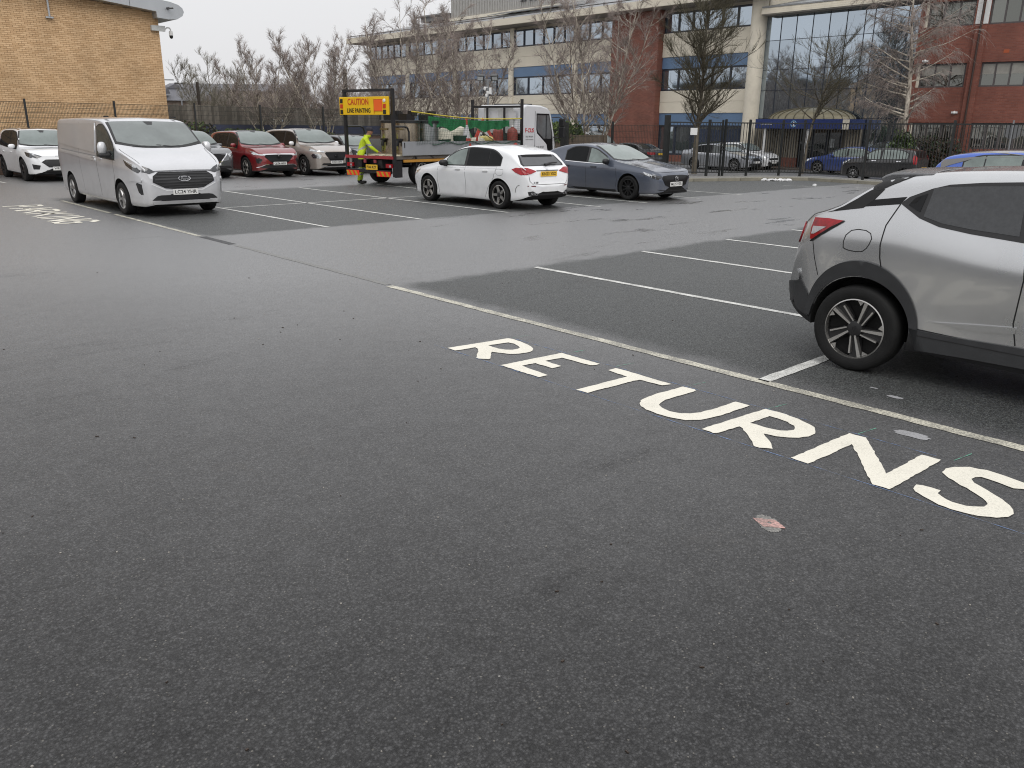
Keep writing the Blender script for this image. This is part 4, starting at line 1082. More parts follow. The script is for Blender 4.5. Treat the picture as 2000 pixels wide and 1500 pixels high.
for r in range(2):
    for i in range(9):
        mb = MB(); mb.box((0, 0, 0), (1.45, 1.0, .04)); o = mb.build('solar_panel', SOLAR, off); x = 50.4 + r * 1.55
        o.location = (x - 48, 57.0 - i * 1.08 - 45, zr(x) + .22 + .4); o.rotation_euler = (0, -.235, 0)
CLAD = M('ribbed_cladding', (.42, .41, .39), rough=.5, var=.06)
mb = MB(); mb.span((52.2, 51.4, 10.6), (58, 65.6, 14.4)); pr_ = OB(mb, 'plant_room', CLAD)
mb = MB()
for i in range(64): mb.span((52.13, 51.45 + i * .222, 11.55), (52.2, 51.53 + i * .222, 14.38))
o = mb.build('cladding_rib', CLAD, pr_); o['kind'] = 'stuff'
mb = MB(); mb.span((52.0, 51.3, 11.25), (52.3, 65.7, 11.5)); mb.build('base_rail', CREAM2, pr_)
mb = MB()
for y in (54.1, 54.6, 55.3, 55.7): mb.box((52.08, y, 12.2), (.12, .18, .3)); mb.tube([(52.05, y, 12.2), (51.95, y, 12.05)], .07)
mb.build('vent_cowl', M('dark_grey_metal', (0, 0, 0)), pr_)
mb = MB(); mb.span((52, 65.7, 11.5), (58, 70.1, 11.95)); mb.span((51.6, 65.7, 11.9), (58, 70.4, 12.02)); OB(mb, 'roof_upstand', ROOFM)
# glazed entrance front
cw = OB(MB().span((48.32, 19.96, -.34), (48.36, 29.5, 8.52)), 'curtain_wall', DARK)
myl = [29.5, 28.51, 27.5, 26.45, 25.41, 24.38, 23.31, 22.76, 21.83, 20.89, 19.97]
mzl = [-.3, 2.5, 4.15, 5.35, 7.03, 8.5]
for i in range(len(myl) - 1):
    for j in range(len(mzl) - 1):
        p = MB(); p.span((48.2, myl[i + 1] + .015, mzl[j] + .015), (48.23, myl[i] - .015, mzl[j + 1] - .015)); po = p.build('pane', GLZ2, cw)
mb = MB()
for y in myl: mb.span((48.16, y - .011, -.34), (48.31, y + .011, 8.5))
for z in mzl: mb.span((48.165, 19.97, z - .013), (48.30, 29.5, z + .013))
mb.build('mullion', FRAME, cw)
for i in range(4):
    mb = MB(); mb.span((47.25 + .03 * i, 19.7, 8.46 + i * .105), (47.6, 29.4, 8.555 + i * .105)); OB(mb, 'ribbed_fascia', CREAM2)
mb = MB(); mb.span((47.3, 19.72, 8.40), (48.4, 29.38, 8.455)); OB(mb, 'soffit', SOFF)
mb = MB(); mb.prism([(47.3, 8.88), (60, 11.2), (60, 10.9), (47.3, 8.8)], 19.7, 29.4, 'Y'); OB(mb, 'roof', ROOFM)
# entrance canopy: ribbed domed roof on a blue fascia
can = thing('entrance_canopy', 'domed ribbed entrance canopy with a dark blue sign fascia and white columns', 'canopy', (47.3, 25.5, -.4))
def CB(mb, name, mat, parent=None, **k):
    o = mb.build(name, mat, parent or can, **k)
    if parent is None: o.location = (-47.3, -25.5, .4)
    return o
NAVY = M('navy_sign_board', (.022, .04, .15), rough=.35, var=.05)
fs = CB(MB().span((46.3, 22.5, 1.90), (48.1, 28.5, 2.44)), 'sign_fascia', NAVY)
CB(MB().span((46.27, 22.55, 1.88), (46.33, 22.94, 2.42)), 'end_panel', CREAM2); CB(MB().span((46.28, 28.51, 1.88), (48.1, 28.75, 2.42)), 'end_panel', CREAM2)
lettering('GEORGE DANIELS', .16, WHT, fs, (46.295, 27.75, 2.17), (PI / 2, 0, -PI / 2), width=.75, extrude=.003)
mb = MB(); mb.lathe([(.155, 0), (.155, -.012), (.19, -.012), (.19, 0)], c=(46.297, 25.95, 2.17), n=28, axis='X'); mb.build('emblem_ring', M('pale_blue_ring', (.25, .5, .75), rough=.4), fs)
mb = MB(); mb.lathe([(0, -.01), (.04, -.01), (.04, 0)], c=(46.297, 25.95, 2.26), n=14, axis='X'); mb.prism([(25.91, 2.08), (25.99, 2.08), (25.98, 2.22), (25.92, 2.22)], 46.285, 46.299, 'X'); mb.prism([(25.84, 2.04), (26.06, 2.04), (26.06, 2.075), (25.84, 2.075)], 46.285, 46.299, 'X'); mb.build('emblem_figure', WHT, fs)
DOME = M('olive_dome_sheet', (.23, .205, .135), rough=.4, metal=.2, var=.1)
vs, fcs = [], []; NA, NB = 28, 8
for i in range(NA + 1):
    a = PI * i / NA
    for j in range(NB + 1):
        b2 = PI / 2 * j / NB
        vs.append((47.95 - 1.6 * math.sin(a) * math.cos(b2), 25.72 + 2.75 * math.cos(a) * math.cos(b2), 2.44 + .66 * math.sin(b2)))
for i in range(NA):
    for j in range(NB): q = i * (NB + 1) + j; fcs.append((q, q + 1, q + NB + 2, q + NB + 1))
mb = MB(); mb.add(vs, fcs); dm = CB(mb, 'dome', DOME, smooth=R(40))
for i in range(1, NA, 2):
    mb = MB(); a = PI * i / NA
    mb.tube([(47.95 - 1.61 * math.sin(a) * math.cos(PI / 2 * j / NB), 25.72 + 2.76 * math.cos(a) * math.cos(PI / 2 * j / NB), 2.45 + .665 * math.sin(PI / 2 * j / NB)) for j in range(NB + 1)], .025, n=5); mb.build('dome_rib', M('dark_olive', (.09, .08, .05), rough=.5), dm)
for y in (27.9, 25.1):
    mb = MB(); mb.lathe([(.085, .45), (.085, 1.9)], c=(46.5, y, 0), n=14); c_ = CB(mb, 'column', WHT, smooth=R(40)); mb = MB(); mb.lathe([(.09, -.35), (.09, .45)], c=(46.5, y, 0), n=14); mb.build('column_base', M('grey_column_paint', (.22, .22, .23), rough=.5), c_, smooth=R(40))
SLAT = M('slatted_cream_wall', (.30, .27, .215), rough=.7, var=.1)
for (y0, y1) in ((26.35, 29.3), (22.5, 23.6)):
    mb = MB(); mb.span((47.8, y0, .2), (47.95, y1, 1.9)); sw = CB(mb, 'slatted_screen', M('screen_backing', (.10, .09, .075), rough=.8))
    n = int((y1 - y0) / .16)
    for i in range(n):
        mb = MB(); mb.span((47.74, y0 + i * .16, .2), (47.80, y0 + i * .16 + .085, 1.89)); mb.build('slat', SLAT, sw)
    mb = MB(); mb.span((47.76, y0, -.36), (47.95, y1, .2)); mb.build('plinth', RED, sw)
mb = MB(); mb.span((47.82, 23.65, -.34), (47.86, 26.3, 1.88)); dr = CB(mb, 'door', FRAME)
for i in range(3):
    p = MB(); p.span((47.79, 23.72 + i * .87, -.25), (47.815, 24.46 + i * .87, 1.82)); p.build('pane', M('door_glass', (.02, .024, .025), rough=.03, ior=1.7), dr)
mb = MB()
for (y, z, w_, h_) in ((25.9, .9, .28, .35), (24.2, 1.1, .3, .5), (24.3, .35, .5, .1), (25.85, -.1, .45, .05)): mb.box((47.785, y, z), (.006, w_, h_))
mb.build('door_notice', M('pale_notice', (.4, .43, .44), rough=.5, var=.2), dr)
# ------------------------------------------------------------------ red brick wing
wing = thing('brick_wing', 'red brick office wing with dark framed windows on the far right', 'building', (48, 19.95, 0), math.atan2(-.985, .172))
REDX = brick_mat('red_brick_wing', (.185, .058, .040), (.235, .080, .054), (.19, .10, .08), 'X')
GLZ3 = glazing('wing_glazing', (.20, .205, .19)); WFR = M('grey_brown_frame', (.085, .075, .075), rough=.5, var=.1)
mb = MB(); mb.span((-.25, .30, -.4), (40, 14, 8.9)); mb.build('wall', REDX, wing)
segs = [(.14, 2.36), (3.05, 5.75), (6.5, 9.2), (10, 12.7), (13.5, 16.2), (17, 19.7)]
rows = [(7.08, 8.3), (4.07, 5.27), (.95, 2.28)]
edges = [(-.24, .0)] + [(s[1], segs[i + 1][0]) for i, s in enumerate(segs[:-1])] + [(segs[-1][1], 40)]
for (z0, z1) in ((-.4, .95), (2.28, 4.07), (5.27, 7.08), (8.3, 9.2)):
    mb = MB(); mb.span((-.24, 0, z0 + .001), (40, .31, z1 - .001)); mb.build('wall_band', REDX, wing)
for (z0, z1) in rows:
    for (a, b_) in edges:
        if b_ - a < .05: continue
        mb = MB(); mb.span((a, .002, z0), (b_, .31, z1)); mb.build('wall_pier', REDX, wing)
    for si, (a, b_) in enumerate(segs):
        n = 3 if si == 0 else 4
        mb = MB()
        for z in (z0 + .04, z1 - .04): mb.span((a, .12, z - .04), (b_, .22, z + .04))
        for i in range(n + 1): x = min(max(a + (b_ - a) * i / n, a + .04), b_ - .04); mb.span((x - .04, .122, z0 + .08), (x + .04, .22, z1 - .08))
        wf = mb.build('window', WFR, wing)
        for i in range(n):
            p = MB(); p.span((a + (b_ - a) * i / n + .04, .17, z0 + .08), (a + (b_ - a) * (i + 1) / n - .04, .19, z1 - .08)); p.build('pane', GLZ3, wf)
        if z0 < 1:
            mb = MB()
            for i in range(int((b_ - a) / .12)): mb.span((a + .05 + i * .12, .145, z0 + .08), (a + .085 + i * .12, .165, z1 - .1))
            o = mb.build('blind', M('pale_blind', (.22, .20, .18), rough=.6), wf); o['kind'] = 'stuff'
        elif z0 < 5:
            mb = MB(); mb.span((a + .05, .15, z0 + .62), (b_ - .05, .165, z1 - .085)); mb.build('blind', M('grey_blind', (.30, .29, .26), rough=.35, var=.15, vscale=3), wf)
    mb = MB(); mb.span((.0, .06, z0 + .02), (.14, .2, z1 - .02)); mb.build('white_reveal', CREAM2, wing)
mb = MB(); mb.span((2.50, -.16, -.4), (3.02, -.001, 7.05)); mb.build('brick_pilaster', REDX, wing)
for (a, b_) in ((2.44, 2.68), (2.80, 3.03)):
    mb = MB(); mb.span((a, -.03, 7.12), (b_, .001, 9.1)); mb.build('white_panel', WHT, wing)
mb = MB(); mb.tube([(2.74, -.21, 9.2), (2.74, -.21, -.3)], .05, n=8); mb.build('downpipe', M('dark_brown_pipe', (.05, .028, .022), rough=.5), wing)
for (x, z) in ((.33, 4.85 + .55), (2.15, 2.78)):
    mb = MB(); mb.lathe([(0, .1), (.07, .07), (.1, 0), (.07, -.06), (0, -.08)], c=(x, -.1, z), n=12, axis='Z'); mb.box((x, -.04, z + .02), (.3, .08, .1)); mb.build('wall_light', WHT, wing, smooth=R(40))
mb = MB(); mb.span((3.95, -.01, 5.68), (4.2, .001, 5.84)); mb.build('air_brick', M('orange_brick', (.38, .09, .035), rough=.8), wing)
mb = MB(); mb.prism([(-.3, 9.2), (14, 12), (14, 11.6), (-.3, 9.0)], -.5, 40, 'X'); mb.build('roof', ROOFM, wing)

# ------------------------------------------------------------------ black railings and gate on the right
fp = [(26.75, 20.3), (27.75, 19.05), (28.4, 18.75), (29.3, 18.25), (30.55, 17.55), (30.95, 16.85), (30.75, 14.2), (30.6, 11.2), (30.45, 8.2), (30.3, 5.2), (30.2, 2.2), (30.1, -.8), (30, -3.8)]
rl = thing('railing_fence', 'black metal railing fence along the far pavement on the right', 'fence', (28.4, 18.75, .085))
def rp(p): return Vector((p[0] - 28.4, p[1] - 18.75, 0))
def railing(root, a, b_, top=2.05, post=True, stile=.05, big=False):
    a = rp(a); b_ = rp(b_); d = b_ - a; Ln = d.length; u = d / Ln; ang = math.atan2(d.y, d.x)
    for z in (.14, top - .06):
        mb = MB(); mb.box((a + d / 2) + Vector((0, 0, z)), (Ln, .035, .045), rz=ang); mb.build('rail', FENCE, root)
    mb = MB(); n = int(Ln / .115)
    for i in range(1, n): p = a + d * i / n; mb.box((p.x, p.y, top / 2 + .04), (.020, .020, top - .2), rz=ang)
    o = mb.build('bars', FENCE, root, fix=False); o['kind'] = 'stuff'
def post(root, p, w=.07, h=2.12):
    p = rp(p); mb = MB(); mb.box((p.x, p.y, h / 2), (w, w, h)); mb.build('post', FENCE, root)
for i in range(2, len(fp) - 1): railing(rl, fp[i], fp[i + 1])
for i in range(2, len(fp)): post(rl, fp[i], .075)
gt = thing('metal_gate', 'black metal gate with a white notice between a thick post and the railings', 'gate', (28.4, 18.75, .085))
post(gt, fp[0], .17, 2.25); post(gt, fp[1], .085, 2.1); post(gt, (fp[2][0] - .12, fp[2][1] + .06), .06, 2.1)
railing(gt, fp[0], fp[1]); railing(gt, fp[1], (fp[2][0] - .12, fp[2][1] + .06))
q = rp((27.35, 19.5)); mb = MB(); mb.box((q.x - .05, q.y - .06, 1.66), (.26, .012, .26), rz=math.atan2(fp[1][1] - fp[0][1], fp[1][0] - fp[0][0])); nb = mb.build('notice', WHT, gt)
for k in (1.0, 1.12, 1.24):
    q = rp((fp[2][0] - .1, fp[2][1] + .03)); mb = MB(); mb.box((q.x, q.y, k), (.16, .05, .035), rz=-.4); mb.build('hinge', FENCE, gt)
rl2 = thing('boundary_fence', 'dark mesh boundary fence behind the flatbed lorry', 'fence', (27.2, 26.2, .0))
for (a, b_) in (((23.6, 35), (25.4, 30.6)), ((25.4, 30.6), (27.2, 26.25)), ((27.2, 26.25), (26.9, 23.2)), ((26.9, 23.2), (26.75, 20.4))):
    A, B = Vector((a[0] - 27.2, a[1] - 26.2, 0)), Vector((b_[0] - 27.2, b_[1] - 26.2, 0)); d = B - A; n = int(d.length / .08); ang = math.atan2(d.y, d.x); mb = MB()
    for i in range(n): p = A + d * i / n; mb.box((p.x, p.y, 1.0), (.008, .008, 1.95), rz=ang)
    for k in range(9): mb.box(A + d / 2 + Vector((0, 0, .1 + k * .23)), (d.length, .008, .01), rz=ang)
    o = mb.build('mesh_panel', FENCE_G, rl2, fix=False); o['kind'] = 'stuff'
    mb = MB(); mb.box(A + Vector((0, 0, 1.05)), (.07, .07, 2.1)); mb.build('post', FENCE, rl2)
mb = MB(); mb.box((0, 0, 1.02), (.26, .26, 2.08)); o = mb.build('gatepost', FENCE); o.location = (27.22, 26.25, 0); tag(o, 'thick black square gatepost between the lorry cab and the grey hatchback', 'gatepost')
# close-boarded fence with a hedge over it
wf2 = thing('board_fence', 'brown board fence under a green hedge right of the lorry cab', 'fence', (29.7, 29.9, -.4)); wf2.rotation_euler = (0, 0, math.atan2(-2.3, 2.4))
BRN = M('brown_boards', (.115, .085, .06), rough=.8, var=.25, vscale=4)
mb = MB(); mb.box((0, 0, .95), (.135, .025, 1.9)); bm_ = mb.mesh('board', BRN)
for i in range(26):
    o = bpy.data.objects.new('board', bm_); link(o, wf2); o.location = (-.6 + i * .142, .008 * (i % 2), rb.uniform(-.02, .02))
for i in (0, 1, 2):
    mb = MB(); mb.box((-.5 + i * 1.7, -.06, .98), (.1, .1, 1.95)); mb.build('post', BRN, wf2)

def leaf_mass(name, label, cat, loc, dims, n, cols, seed, size=.09, kind=None, rz=0):
    r = random.Random(seed); root = thing(name, label, cat, loc, rz)
    for k, col in enumerate(cols):
        mb = MB()
        for i in range(n // len(cols)):
            while True:
                p = Vector((r.uniform(-1, 1), r.uniform(-1, 1), r.uniform(-1, 1)))
                if .30 < p.length < 1 + .15 * r.random(): break
            p = p * (1 + .18 * math.sin(p.x * 7 + seed) * math.cos(p.y * 6)); p = Vector((p.x * dims[0], p.y * dims[1], p.z * dims[2] + dims[2]))
            if p.z < 0: continue
            s = size * r.uniform(.5, 1.3); a = Vector((r.gauss(0, 1), r.gauss(0, 1), r.gauss(0, 1))).normalized(); b2 = a.orthogonal().normalized(); c2 = a.cross(b2)
            mb.add([p - b2 * s, p + c2 * s * .5 + a * s * .1, p + b2 * s, p - c2 * s * .5 + a * s * .1], [(0, 1, 2, 3)])
        mb.build('foliage', col, root, fix=False)
    mb = MB()
    for i in range(9): mb.tube([(r.uniform(-.3, .3) * dims[0], r.uniform(-.3, .3) * dims[1], 0), (r.uniform(-.8, .8) * dims[0], r.uniform(-.8, .8) * dims[1], dims[2] * r.uniform(1, 1.7))], [.02, .008], n=4)
    mb.build('stems', M('twig_brown', (.07, .05, .04), rough=.8), root)
    return root
LF1 = M('leaf_mid', (.075, .115, .028), rough=.5, var=.35, vscale=9); LF2 = M('leaf_dark', (.03, .05, .02), rough=.5, var=.35, vscale=9); LF3 = M('leaf_brown', (.05, .036, .025), rough=.7, var=.35, vscale=9); LF4 = M('leaf_light', (.12, .165, .04), rough=.5, var=.3, vscale=9)
leaf_mass('hedge', 'bright green hedge above the brown board fence right of the lorry', 'hedge', (30.35, 29.86, .95), (1.35, .6, .58), 4600, [LF1, LF4, LF2], 3, rz=math.atan2(-2.3, 2.4))
leaf_mass('shrub', 'low dark green bush at the foot of the red brick pier', 'shrub', (40.0, 32.3, -.4), (1.6, .8, .62), 2600, [LF2, LF1], 4)
leaf_mass('shrub', 'large brown and green shrub in front of the brick wing windows', 'shrub', (46.6, 18.3, -.4), (1.0, 2.0, .95), 5200, [LF3, LF3, LF2], 5)
leaf_mass('ivy', 'dark green ivy round the foot of the white birch by the brick wing', 'ivy', (43.3, 18.2, -.35), (.55, .6, 1.05), 2600, [LF2, LF2, LF1], 6)
leaf_mass('bramble', 'yellow green brambles above the retaining wall behind the grey crossover', 'shrub', (17.2, 36.6, .8), (1.6, .5, .42), 1500, [LF1, LF4], 7)
leaf_mass('bramble', 'low yellow green growth on top of the wall behind the red crossover', 'shrub', (20.4, 36.5, .8), (1.7, .5, .38), 1300, [LF4, LF3], 8)
leaf_mass('bramble', 'green bramble patch right of the dark leaning pole behind the van', 'shrub', (15.4, 38.4, .8), (1.2, .6, .55), 1500, [LF1, LF3], 9)

# ------------------------------------------------------------------ bare winter trees
class Tree:
    def __init__(t, seed, H, stems=1, lean=.25, spread=.5, prim=18, sec=9, ter=5, r0=.16, twig=.010, upb=.5, droop=0.0, cbase=.2, lenk=.42):
        t.r = random.Random(seed); t.tv = []; t.tf = []; t.bv = []; t.bf = []
        t.twig = twig; t.droop = droop
        for i in range(stems):
            a = 2 * PI * i / stems + t.r.uniform(-.5, .5); ln = lean * t.r.uniform(.5, 1.2) if stems > 1 else .04
            d = Vector((math.cos(a) * ln, math.sin(a) * ln, 1)).normalized(); hh = H * t.r.uniform(.75, 1.0) if i else H
            p0 = Vector((math.cos(a) * .12, math.sin(a) * .12, -.1)) if stems > 1 else Vector((0, 0, -.1))
            path = t.path(p0, d, hh, 10, .045, upb * .22); rr = r0 * (hh / H) * (.7 if stems > 1 else 1)
            t.emit(path, rr, .015, 7, True)
            for k in range(prim):
                f = min(.985, cbase + (1 - cbase) * ((k + t.r.random()) / prim))
                q, dd = t.at(path, f)
                aa = t.r.uniform(0, 2 * PI); el = t.r.uniform(.25, .9) * upb * 1.6
                nd_ = (Vector((math.cos(aa), math.sin(aa), el))).normalized()
                fn = (f - cbase) / (1 - cbase); Lp = hh * lenk * ((.42 + .55 * math.sin(PI * min(1, .22 + fn * .72))) if stems == 1 else (1 - f * .55)) * t.r.uniform(.6, 1.15) * (spread * 2)
                pp = t.path(q, nd_, Lp, 6, .085, upb * .35)
                t.emit(pp, max(.016, rr * (1 - f) * .5 + .012), .008, 4, Lp > 1.1)
                for j in range(sec):
                    f2 = .12 + .86 * t.r.random(); q2, d2 = t.at(pp, f2)
                    n2 = (d2 + Vector((t.r.gauss(0, .46), t.r.gauss(0, .46), t.r.gauss(.2 - droop * .5, .36)))).normalized(); L2 = max(.35, Lp * .45 * (1.1 - f2 * .6)) * t.r.uniform(.6, 1.2)
                    p2 = t.path(q2, n2, L2, 4, .11, .12 - droop)
                    t.emit(p2, max(.009, twig), twig * .7, 3, False)
                    for m in range(ter):
                        f3 = .10 + .90 * t.r.random(); q3, d3 = t.at(p2, f3)
                        n3 = (d3 + Vector((t.r.gauss(0, .48), t.r.gauss(0, .48), t.r.gauss(.12 - droop, .38)))).normalized()
                        p3 = t.path(q3, n3, max(.28, L2 * t.r.uniform(.35, .75)), 2, .13, .08 - droop)
                        t.emit(p3, twig * .75, twig * .5, 3, False)
    def path(t, p, d, L, n, jit, up):
        out = [p.copy()]; d = d.copy()
        for i in range(n):
            d = (d + Vector((t.r.gauss(0, jit), t.r.gauss(0, jit), t.r.gauss(0, jit * .6) + up / n * 2))).normalized()
            p = p + d * L / n; out.append(p)
        return out
    def at(t, path, f):
        x = f * (len(path) - 1); i = min(int(x), len(path) - 2); k = x - i
        return path[i].lerp(path[i + 1], k), (path[i + 1] - path[i]).normalized()
    def emit(t, path, r0, r1, n, trunk):
        V, F = (t.tv, t.tf) if trunk else (t.bv, t.bf); o = len(V); N = len(path)
        d0 = (path[-1] - path[0]).normalized(); u = d0.orthogonal().normalized(); w = d0.cross(u)
        cs = [(math.cos(2 * PI * k / n), math.sin(2 * PI * k / n)) for k in range(n)]
        for i, p in enumerate(path):
            rr = max(r0 + (r1 - r0) * i / (N - 1), t.twig * .5)
            for c_, s_ in cs: V.append((p.x + (u.x * c_ + w.x * s_) * rr, p.y + (u.y * c_ + w.y * s_) * rr, p.z + (u.z * c_ + w.z * s_) * rr))
        for i in range(N - 1):
            a = o + i * n
            for k in range(n):
                k2 = (k + 1) % n; F.append((a + k, a + k2, a + n + k2, a + n + k))
    def meshes(t, tm, bm_):
        o = []
        for nm, v, f, m in (('trunk', t.tv, t.tf, tm), ('crown', t.bv, t.bf, bm_)):
            me = bpy.data.meshes.new(nm); me.from_pydata(v, [], f); me.materials.append(m); me.polygons.foreach_set('use_smooth', [True] * len(me.polygons)); me.update(); o.append(me)
        return o
def bark(name, a, b_, sc):
    m = bpy.data.materials.new(name); m.use_nodes = True; nt = m.node_tree; b = nt.nodes['Principled BSDF']; b.inputs['Roughness'].default_value = .8
    tc = nd(nt, 'ShaderNodeTexCoord'); mp = nd(nt, 'ShaderNodeMapping'); mp.inputs['Scale'].default_value = (1, 1, .35); nz = nd(nt, 'ShaderNodeTexNoise', Scale=sc, Detail=5.0, Roughness=.7)
    nt.links.new(tc.outputs['Object'], mp.inputs['Vector']); nt.links.new(mp.outputs[0], nz.inputs['Vector'])
    rp_ = nd(nt, 'ShaderNodeValToRGB'); rp_.color_ramp.elements[0].position = .40; rp_.color_ramp.elements[0].color = (*a, 1); rp_.color_ramp.elements[1].position = .58; rp_.color_ramp.elements[1].color = (*b_, 1)
    nt.links.new(nz.outputs['Fac'], rp_.inputs['Fac']); nt.links.new(rp_.outputs['Color'], b.inputs['Base Color'])
    return m
BIRCH = bark('birch_bark', (.15, .12, .10), (.52, .47, .39), 5.0); BIRCHT = M('birch_twig', (.30, .25, .225), rough=.8, var=.35, vscale=2)
GREYB = bark('grey_bark', (.07, .06, .045), (.13, .11, .08), 6.0); GREYT = M('olive_twig', (.085, .075, .045), rough=.8, var=.35, vscale=2)
BRNT = M('brown_twig', (.32, .275, .255), rough=.85, var=.3, vscale=2); PALET = M('pale_hedge_twig', (.22, .20, .155), rough=.85, var=.3, vscale=2)  # brown twigs of the far trees paled in colour in place of haze
KIND = {
 'birchA': Tree(21, 8.6, stems=9, lean=.60, spread=.36, prim=18, sec=9, ter=8, r0=.085, twig=.0068, upb=.9, droop=.06, cbase=.22, lenk=.42).meshes(BIRCH, BIRCHT),
 'birchB': Tree(22, 9.2, stems=7, lean=.46, spread=.42, prim=22, sec=9, ter=8, r0=.095, twig=.0068, upb=.85, droop=.14, cbase=.24, lenk=.40).meshes(BIRCH, BIRCHT),
 'birchC': Tree(23, 11.5, stems=1, spread=.44, prim=64, sec=12, ter=8, r0=.16, twig=.0075, upb=.30, droop=.40, cbase=.26, lenk=.30).meshes(BIRCH, BIRCHT),
 'alder': Tree(24, 8.2, stems=1, spread=.50, prim=62, sec=13, ter=8, r0=.15, twig=.0080, upb=.60, droop=-.05, cbase=.27, lenk=.36).meshes(GREYB, GREYT),
 'slim': Tree(25, 6.6, stems=1, lean=.2, spread=.55, prim=30, sec=10, ter=6, r0=.085, twig=.0065, upb=.45, droop=-.1, cbase=.40, lenk=.46).meshes(GREYB, GREYT),
 'spread': Tree(26, 7.6, stems=5, lean=.75, spread=.52, prim=16, sec=11, ter=7, r0=.11, twig=.009, upb=.8, droop=-.05, cbase=.24, lenk=.44).meshes(GREYB, PALET),
 'thick': Tree(27, 8.2, stems=6, lean=.5, spread=.55, prim=15, sec=11, ter=8, r0=.085, twig=.007, upb=.8, droop=.02, cbase=.10, lenk=.42).meshes(GREYB, BRNT)}
def tree(name, kind, label, x, y, z, h, rz, group=None):
    t = thing(name, label, 'tree', (x, y, z), rz, group); base = {'birchA': 8.6, 'birchB': 9.2, 'birchC': 11.5, 'alder': 8.2, 'slim': 6.6, 'spread': 7.6, 'thick': 8.2}[kind]
    t.scale = (h / base,) * 3
    for nm, me in zip(('trunk', 'crown'), KIND[kind]): link(bpy.data.objects.new(nm, me), t)
    return t
GB = 'bare birches along the far side of the fence'
tree('birch_tree', 'birchA', 'vase shaped pale birch rising directly behind the red crossover', 22.0, 43.9, .6, 6.0, .4, GB)
tree('birch_tree', 'birchA', 'broad pale many stemmed birch behind the beige crossover', 24.2, 41.85, .5, 6.5, 2.3, GB)
tree('birch_tree', 'birchB', 'tall birch rising behind the yellow caution sign', 28.74, 40.55, -.3, 9.0, .9, GB)
tree('birch_tree', 'birchB', 'birch behind the lorry bed, left of the floodlight column', 29.97, 36.56, -.3, 8.6, 3.1, GB)
tree('birch_tree', 'birchB', 'birch with curving stems beside the red brick pier', 32.71, 29.75, -.4, 9.4, 4.6, GB)
tree('alder_tree', 'alder', 'dark bushy bare tree before the blue panels right of the brick pier', 36.78, 25.99, -.4, 8.3, 1.2)
tree('young_tree', 'slim', 'slim bare tree in front of the domed entrance canopy', 41.9, 22.7, -.4, 6.6, .3)
tree('birch_tree', 'birchC', 'white trunked weeping birch before the brick wing, ivy at its foot', 43.3, 18.15, -.4, 11.0, .8)
tree('spreading_tree', 'spread', 'pale spreading bare tree far left beside the slate roof', 31.87, 73.31, 0, 7.9, 1.0)
GT = 'hazy brown bare trees far behind the fence'
for i, (x, y, h, rz) in enumerate([(38, 88, 5.5, 0), (36.5, 78, 5.9, 1.1), (42.9, 81.7, 6.4, 2.2), (34.5, 66, 5.1, 3.0), (40.1, 73.4, 6.2, 4.1), (39.2, 66, 5.6, 5.0), (35.2, 60, 4.8, 5.6), (38.5, 60, 5.8, .6), (34.5, 52.5, 4.7, 1.7), (42, 92, 5.9, 2.9)]):
    tree('bare_tree', 'thick', 'one of the dense brown bare trees massed behind the birches', x, y, 0, h, rz, GT)
# ------------------------------------------------------------------ parked vehicles
N90, P90 = -PI / 2, PI / 2
SILVER_J = paint('silver_paint', (.52, .525, .53), metal=.85, rough=.28)
SILVER_V = paint('moondust_silver_paint', (.62, .625, .64), metal=.45, rough=.30)
WHITE_P = paint('white_paint', (.78, .79, .80))
PEARL = paint('pearl_white_paint', (.74, .75, .76))
GREYBLUE = paint('slate_grey_paint', (.085, .100, .135), metal=.25, rough=.35)
REDP = paint('deep_red_paint', (.20, .012, .016), metal=.25)
BEIGE = paint('champagne_paint', (.40, .36, .325), metal=.4)
DGREY = paint('dark_grey_paint', (.09, .095, .10), metal=.35)
BLACKP = paint('black_paint', (.012, .012, .014))
CHARC = paint('charcoal_paint', (.035, .036, .04))
BLUEM = paint('metallic_blue_paint', (.025, .055, .22), metal=.35)
BLUEB = paint('bright_blue_paint', (.035, .11, .50))
ROOFG = paint('grey_roof_paint', (.16, .155, .15), metal=.2)
ROOFB = paint('black_roof_paint', (.035, .03, .03))
SILV_S = paint('silver_saloon_paint', (.36, .38, .41), metal=.5)

# --- silver crossover, rear quarter close to the camera
J = Car(dict(L=4.21, fo=.83, wb=2.636, tyre=.345, rim=.240, spoke='juke', rimcol='cut', tw=.225, gap=.062, inset=.012, paint=SILVER_J, clad=5, tuck=.05, tumble=.34, beltw=.955, wrot=.62 - 3.466,
    top=[(0, .62), (.05, .80), (.25, .96), (.8, 1.07), (1.15, 1.13), (1.7, 1.42), (2.05, 1.54), (2.55, 1.597), (3.0, 1.578), (3.3, 1.535), (3.44, 1.50), (3.50, 1.46), (3.60, 1.385), (3.74, 1.285), (3.86, 1.235), (3.96, 1.20), (4.04, 1.12), (4.10, .98), (4.15, .84), (4.19, .66), (4.21, .56)],
    belt=[(0, .60), (.25, .88), (1.1, 1.02), (2.0, 1.06), (2.6, 1.10), (3.0, 1.17), (3.3, 1.215), (3.6, 1.21), (3.86, 1.185), (3.98, 1.13), (4.06, 1.04), (4.21, .54)],
    bot=[(0, .30), (.2, .21), (3.6, .24), (4.0, .34), (4.21, .44)],
    plan=[(0, .62), (.06, .74), (.25, .83), (.6, .875), (1.2, .885), (2.0, .875), (2.7, .878), (3.2, .895), (3.5, .90), (3.75, .885), (3.92, .845), (4.05, .78), (4.14, .70), (4.21, .60)]),
    'crossover_car', 'silver crossover car at the right, seen from its rear quarter, tyre on the white line', 'car', (7.155, 1.49, 0), N90, None)
